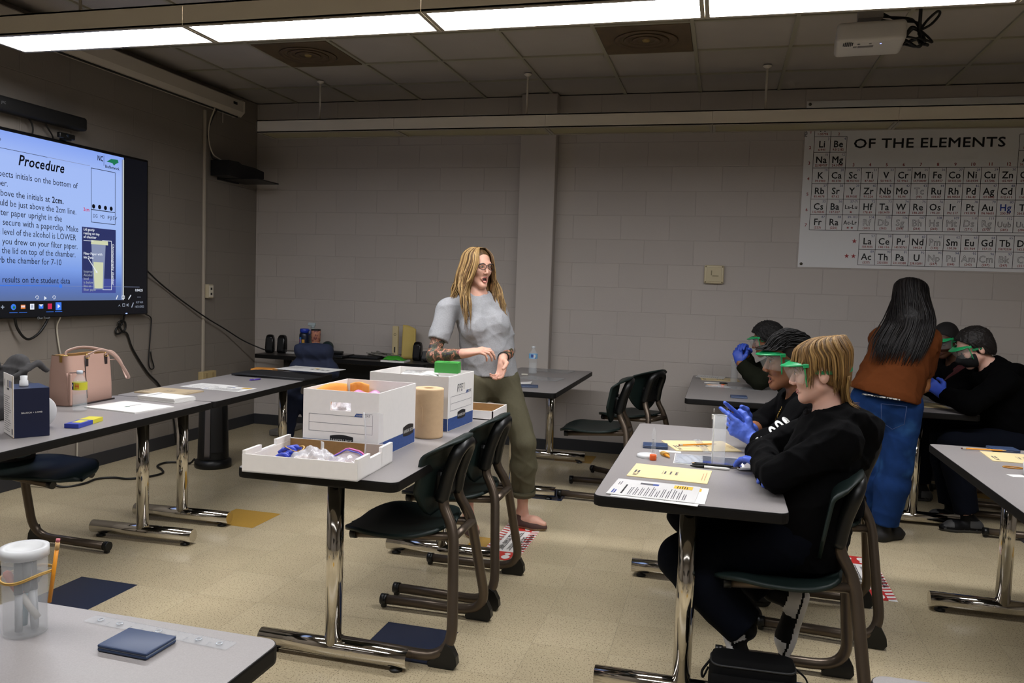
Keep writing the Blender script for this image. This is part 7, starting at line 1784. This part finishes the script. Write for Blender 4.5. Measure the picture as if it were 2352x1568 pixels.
def brownshirt():
    base = (3.74, 1.98, 0); t = person('woman with long black hair seen from behind in a brown t-shirt and jeans', base)
    h = Head((3.862, 2.16, 1.40), (.42, .84, -.40), .93, (.1, .25, 1))
    J = dict(pelvis=(3.725, 1.95, .835), neck=(3.845, 2.10, 1.245), shR=(3.945, 2.03, 1.17), shL=(3.72, 2.16, 1.165), elR=(3.93, 2.05, .905), elL=(3.76, 2.36, .98), wrR=(3.985, 2.27, .90), wrL=(3.90, 2.45, .92),
             hipR=(3.81, 1.93, .80), hipL=(3.645, 1.985, .80), knR=(3.80, 1.95, .45), knL=(3.685, 2.05, .45), anR=(3.765, 1.985, .09), anL=(3.70, 2.16, .09)); B = Body(J, h, 1.0, 1.0)
    dR = A(.15, .75, -.25); nR = A(-.8, .1, -.3)
    def body(f):
        B.torso(f); B.neck(f); h.grow(f)
        for s in 'RL': B.arm(f, s); B.leg(f, s)
        hand(f, B.J['wrR'], dR, nR, -1, (.7, .8, .9, .9), (.3, .4), .95); hand(f, B.J['wrL'], A(.7, .3, -.1), A(0, 0, -1), 1, (.5, .5, .5, .6), (.3, .4), .95)
    grow('body', t, base, body, [(A(3.45, 1.75, .03), A(4.15, 2.62, 1.56), .010), bb([h.p(x, y, z) for x in (-.11, .11) for y in (-.13, .15) for z in (-.15, .14)], 0)+(.0055,), bb([B.J['wrR'], B.J['wrR']+.17*nrm(dR)], .06)+(.0045,)], [skin_olive]); h.eyes(t, base, '#2a1a10', '#120d0b')
    def ts(f):
        B.torso(f, .022, False, .015)
        for s in 'RL': B.arm(f, s, .019, .76)
        f.cone((3.70, 1.93, .83), (3.77, 2.0, 1.0), .190, .165, .05, 'u', ((.35, .93, 0), .80)); f.folds(.006, 40, 33); f.cut((3.7, 1.9, .855), (-.22, -.05, -1))
    grow('t_shirt', t, base, ts, [(A(3.40, 1.70, .75), A(4.15, 2.45, 1.36), .0075)], [mat('rust_brown_jersey', '#4e2810', .9, noise=(80, .06), spec=.1)])
    jean = mat('blue_denim', '#152d58', .9, spec=.1, noise=(18, .18), bump=(280, .2, .001), var=('#244672', 5, .52, .12)); fw = (.35, .93, 0)
    simple_trousers(B, t, base, [jean], (A(3.40, 1.68, .06), A(4.05, 2.34, .95)), .020, .020, 1.97, .90, 5, fw, .0075)
    m = MB(); P = lambda x, z: Vector((3.725, 1.95, z))+Vector(rows(fw)[0])*x-Vector(rows(fw)[1])*(.164-.9*(x-.075)**2)-Vector(base)
    for pts in ([(.005, .82), (.135, .82)], [(.005, .82), (.012, .72), (.070, .685), (.128, .72), (.135, .82)]): m.tube([P(x, z) for x, z in pts], .0022, 6)
    obj('pocket_stitching', m, mat('denim_stitch', '#16294c', .8), t)
    m = MB(); m.tube(bez([P(-.10, .862)+Vector((0, -.004, 0)), P(.0, .858)+Vector((0, -.006, 0)), P(.10, .852)], 5), .009, 8, 0, True, .5); obj('belt', m, mat('white_speckled_belt', '#a9a7a2', .6, var=('#1a1a1a', 90, .5, .02)), t)
    for s, toe in (('R', A(3.90, 2.12, .001)), ('L', A(3.82, 2.35, .001))): sneaker(B, t, base, s, toe, (0, 0, -1), [mat('black_boot', '#0e0d0d', .7), mat('black_boot_sole', '#121111', .7)], 'shoe', .25, .006, 1.1)
    hm = hair_mats('long_black', ('#060404', '#090606', '#0c0807', '#050303')); rr = random.Random(12); b0 = Vector(base)
    D_ = lambda x, z: A(3.80+x-.34*(1.22-z), 1.915+.40*(z-1.10)-.02*(1-(x/.16)**2), z)     # the fall of hair down her back
    def cap(f):
        f.ell(h.p(0, -.022, .042), [.086*h.k, .106*h.k, .09*h.k], h.R, .01)
        f.cone(h.p(0, -.04, .01), D_(.0, 1.27)+A(0, .06, 0), .085, .095, .05, 'u', ((.35, .93, 0), .75)); f.cone(D_(.0, 1.27)+A(0, .06, 0), D_(.0, 1.10)+A(.0, .05, 0), .10, .10, .05, 'u', ((.35, .93, 0), .45))
        f.folds(.0012, 130, 2); f.ell(h.p(0, .10, -.03), [.072*h.k, .096*h.k, .11*h.k], h.R, .012, 's')
    ho = grow('hair', t, base, cap, [(A(3.45, 1.80, .95), A(4.08, 2.36, 1.57), .006)], [hm[0]])
    m = MB()
    for k in range(520):
        a = rr.choice((-1, 1))*rr.uniform(.75, PI); sx_ = math.sin(a)*(.5+.5*rr.random())+rr.uniform(-.2, .2); u_ = rr.random()
        top = Vector(h.p(rr.uniform(-.01, .01), .03-.06*rr.random(), .131)); p1 = Vector(skull(h, a, .75, .014+.008*u_)); p2 = Vector(skull(h, a, .05, .016+.010*u_)); o_ = Vector((0, -.025*u_, 0))
        zl = 1.03+.16*rr.random()*(.35+.65*max(0, (1-sx_)/2))
        p3 = Vector(D_(.125*sx_+.005, 1.29))+o_; p4 = Vector(D_(.145*sx_, 1.17))+o_; p5 = Vector(D_(.135*sx_-.005, zl))+o_+Vector((0, -.005, 0))
        if sx_ > .7 and u_ < .35: p3 = Vector((3.945, 2.03, 1.30)); p4 = Vector((3.965, 1.98, 1.20)); p5 = Vector((3.955, 1.96, 1.09+.05*u_))
        lock(m, [q-b0 for q in (top, p1, p2, p3, p4, p5)], rr.uniform(.004, .007), rr.randrange(4), .42, 3, 5)
    obj('hair_locks', m, hm, ho)
    ph = thing('phone', 'phone held by the woman in the brown shirt', 'phone', tuple(B.J['wrR']+A(-.075, .05, -.015))); m = MB(); m.box((0, 0, 0), (.008, .075, .14), 0, Matrix.Rotation(.9, 4, 'Y') @ Matrix.Rotation(.5, 4, 'Z'), .003); obj('case', m, mat('phone_case', '#56514e', .35), ph)
brownshirt()
def buzz():
    base = (4.62, 3.22, 0); t = person('student with cropped hair and a green goggle band in a dark maroon jacket', base)
    h = Head((4.295, 3.12, 1.135), (-.62, -.70, -.34), .96)
    J = dict(pelvis=(4.62, 3.22, .55), neck=(4.40, 3.20, .985), shR=(4.33, 3.36, .92), shL=(4.44, 3.04, .92), elR=(4.13, 3.26, .80), elL=(4.26, 2.90, .80), wrR=(4.04, 3.02, .83), wrL=(4.08, 2.78, .83),
             hipR=(4.60, 3.31, .55), hipL=(4.60, 3.13, .55), knR=(4.2, 3.33, .54), knL=(4.2, 3.11, .54), anR=(4.2, 3.33, .11), anL=(4.2, 3.11, .11)); B = Body(J, h, .98, .98)
    def hands(f, g=0.0):
        hand(f, B.J['wrL'], A(-.6, -.6, .1), A(-.3, .2, -.9), 1, (.4, .5, .5, .6), (.3, .3), .95, g); hand(f, B.J['wrR'], A(-.4, -.85, .1), A(0, 0, -1), -1, (.5, .5, .6, .6), (.3, .3), .95, g)
    def body(f):
        B.torso(f); B.neck(f); h.grow(f)
        for s in 'RL': B.arm(f, s); B.leg(f, s)
        hands(f)
    grow('body', t, base, body, [(A(3.9, 2.6, .08), A(4.82, 3.52, 1.27), .011), bb([h.p(x, y, z) for x in (-.11, .11) for y in (-.13, .15) for z in (-.15, .14)], 0)+(.0042,)], [skin_deep]); h.eyes(t, base, '#1a100a', '#0d0908', 0, '#5a3530')
    def sw(f):
        B.torso(f, .026, False, .02)
        for s in 'RL': B.arm(f, s, .022, 1.93, 1)
        f.folds(.005, 30, 44); f.cone(B.J['neck']+A(-.02, -.02, -.01), h.p(0, -.01, -.03), .062, .08, .01, 's'); f.cut((0, 0, .50), (0, 0, -1))
    bm = bpy.data.materials.get('dark_jacket') or mat('dark_jacket', '#060607', .95, spec=.06)
    grow('jacket', t, base, sw, [(A(3.98, 2.70, .46), A(4.84, 3.52, 1.06), .009)], [bm, mat('maroon_jacket_panel', '#3d0d13', .85)], lambda P: ((np.linalg.norm((P-B.J['elL'])[:, :2], axis=1) < .19) & (P[:, 2] < .97)).astype(int))
    simple_trousers(B, t, base, [darkdenim], (A(4.08, 2.98, .05), A(4.84, 3.48, .7)))
    for s in 'RL': sneaker(B, t, base, s, (4.03, B.J['an'+s][1], .001), (0, 0, -1), [mat('black_sneaker'), mat('grey_sneaker_sole', '#3a3a3a', .6)], 'shoe', .25, .008)
    grow('gloves', t, base, lambda f: hands(f, .0022), [(A(3.86, 2.62, .74), A(4.12, 3.08, .92), .005)], [mat('deep_blue_nitrile')])
    hair_cap(h, t, base, [mat('cropped_black_hair', '#0d0a09', .8, bump=(400, .6, .002))], .066, .004, -.03, .0045, 0, .95, -.05); goggles(h, t, base)
buzz()
def mask():
    base = (4.62, 2.48, 0); t = person('student in a black hoodie, goggles and black face mask bending over the table', base)
    h = Head((4.305, 2.50, 1.12), (-.88, -.12, -.42), .97)
    J = dict(pelvis=(4.62, 2.50, .55), neck=(4.425, 2.50, .985), shR=(4.39, 2.67, .93), shL=(4.43, 2.33, .93), elR=(4.20, 2.70, .80), elL=(4.255, 2.27, .79), wrR=(4.08, 2.58, .85), wrL=(4.135, 2.43, .83),
             hipR=(4.60, 2.59, .55), hipL=(4.60, 2.40, .55), knR=(4.2, 2.61, .54), knL=(4.2, 2.38, .54), anR=(4.27, 2.61, .10), anL=(4.30, 2.37, .10)); B = Body(J, h, 1.0, 1.02)
    def hands(f, g=0.0):
        hand(f, B.J['wrL'], A(-.6, .45, .5), A(.2, .8, -.3), 1, (.5, .6, .7, .7), (.3, .4), 1.0, g); hand(f, B.J['wrR'], A(-.7, -.3, .3), A(0, -.5, -.8), -1, (.5, .6, .7, .7), (.3, .4), 1.0, g)
    def body(f):
        B.torso(f); B.neck(f); h.grow(f)
        for s in 'RL': B.arm(f, s); B.leg(f, s)
        hands(f)
    grow('body', t, base, body, [(A(3.92, 2.1, .06), A(4.84, 2.9, 1.27), .011), bb([h.p(x, y, z) for x in (-.11, .11) for y in (-.13, .15) for z in (-.15, .14)], 0)+(.0042,)], [skin_pale]); h.eyes(t, base, '#3a2a1a', '#1a1210', 0, None)
    def sw(f):
        B.torso(f, .030, False, .025)
        for s in 'RL': B.arm(f, s, .026, 1.90, 1)
        f.chain([(4.36, 2.43, .965), (4.43, 2.40, .995), (4.51, 2.42, .995), (4.55, 2.50, .985), (4.51, 2.58, .995), (4.43, 2.60, .995)], [.022, .034, .044, .050, .044, .034], .018); f.cone((4.53, 2.5, .96), (4.54, 2.5, .87), .065, .05, .03); f.folds(.005, 30, 54); f.cone(B.J['neck']+A(-.02, 0, -.01), h.p(0, -.01, -.03), .062, .08, .01, 's'); f.cut((0, 0, .50), (0, 0, -1))
    grow('hoodie', t, base, sw, [(A(4.0, 2.08, .46), A(4.86, 2.92, 1.10), .008)], [mat('jet_black_fleece', '#040405', .95, spec=.06)])
    simple_trousers(B, t, base, [darkdenim], (A(4.08, 2.25, .05), A(4.84, 2.76, .7)))
    for s in 'RL': sneaker(B, t, base, s, (B.J['an'+s][0]-.16, B.J['an'+s][1]-.03, .001), (0, 0, -1), [mat('black_sneaker'), mat('grey_sneaker_sole')], 'shoe', .26, .007)
    grow('gloves', t, base, lambda f: (hands(f, .0022), f.cone(B.J['wrL'], B.J['wrL']+nrm(B.J['elL']-B.J['wrL'])*.04, .033, .036, .01, 'u', None, 1)), [(A(3.90, 2.36, .74), A(4.22, 2.66, 1.0), .0045)], [mat('deep_blue_nitrile')])
    def mk(f):
        f.ell(h.p(0, .030, -.052), [.068*h.k, .080*h.k, .070*h.k], h.R, .01); f.cone(h.p(0, .09, -.02), h.p(0, .118, -.045), .012, .014, .03); f.cut(h.p(0, .10, -.012), h.R[2]*1.0+h.R[1]*.0); f.cut(h.p(0, .025, 0), -h.R[1])
    lo, hi = bb([h.p(x, y, z) for x in (-.09, .09) for y in (0, .15) for z in (-.14, .03)], 0); grow('face_mask', t, base, mk, [(lo, hi, .0035)], [mat('black_mask_cloth', '#0b0b0c', .85)])
    hair_cap(h, t, base, [mat('dark_brown_hair', '#120d0b', .6, bump=(140, .7, .004))], .080, .016, -.03, .004, .003, .95, -.075); goggles(h, t, base)
mask()

# ---------------------------------------------------------------- cloth things hanging and lying about
def cloth_thing(name, label, cat, base, fn, lo, hi, h_, m_, part):
    t = thing(name, label, cat, base); grow(part, t, base, fn, [(A(*lo), A(*hi), h_)], m_); return t
def jk(f):
    f.cone((-.30, 2.52, .86), (-.11, 2.53, .86), .065, .065, .04); f.cone((-.33, 2.52, .72), (-.07, 2.53, .72), .075, .07, .05); f.cone((-.34, 2.49, .45), (-.12, 2.5, .45), .06, .06, .06)
    f.cone((-.34, 2.47, .60), (-.38, 2.44, .22), .06, .055, .06); f.cone((-.18, 2.49, .5), (-.20, 2.47, .12), .065, .06, .06); f.folds(.006, 26, 9)
cloth_thing('jacket', 'navy jacket draped over the chair between the corner table and back desk', 'jacket', (-.21, 2.52, .12), jk, (-.52, 2.30, .02), (.05, 2.66, .98), .008, [mat('navy_cloth', '#131c33', .85, noise=(30, .15))], 'cloth')
def gb(f):
    f.cone((-.34, -.20, .80), (-.30, -.02, .80), .085, .085, .05); f.cone((-.35, -.20, .90), (-.33, -.16, .975), .05, .035, .03); f.cone((-.33, -.08, .90), (-.30, -.04, .975), .06, .045, .03); f.cone((-.27, -.15, .90), (-.23, -.01, .98), .014, .014, .02); f.cone((-.23, -.01, .98), (-.22, .03, .94), .014, .013, .01)
    f.folds(.006, 36, 15); f.cut((0, 0, .732), (0, 0, -1))
cloth_thing('tote_bag', 'slouching dark grey cloth bag behind the navy carton', 'bag', (-.31, -.11, .732), gb, (-.50, -.36, .70), (-.12, .12, 1.06), .007, [mat('charcoal_cloth', '#3a393a', .9, noise=(60, .2))], 'cloth')
def gj(f):
    f.cone((-.56, .02, .62), (-.52, .20, .62), .05, .05, .03); f.cone((-.54, .03, .50), (-.50, .18, .50), .055, .05, .04); f.folds(.006, 36, 25)
cloth_thing('jacket', 'grey sweater slung over the chair back under the handbag table', 'jacket', (-.54, .10, .44), gj, (-.70, -.10, .36), (-.40, .34, .72), .008, [mat('grey_knit', '#4c4a48', .9, noise=(60, .2))], 'cloth')
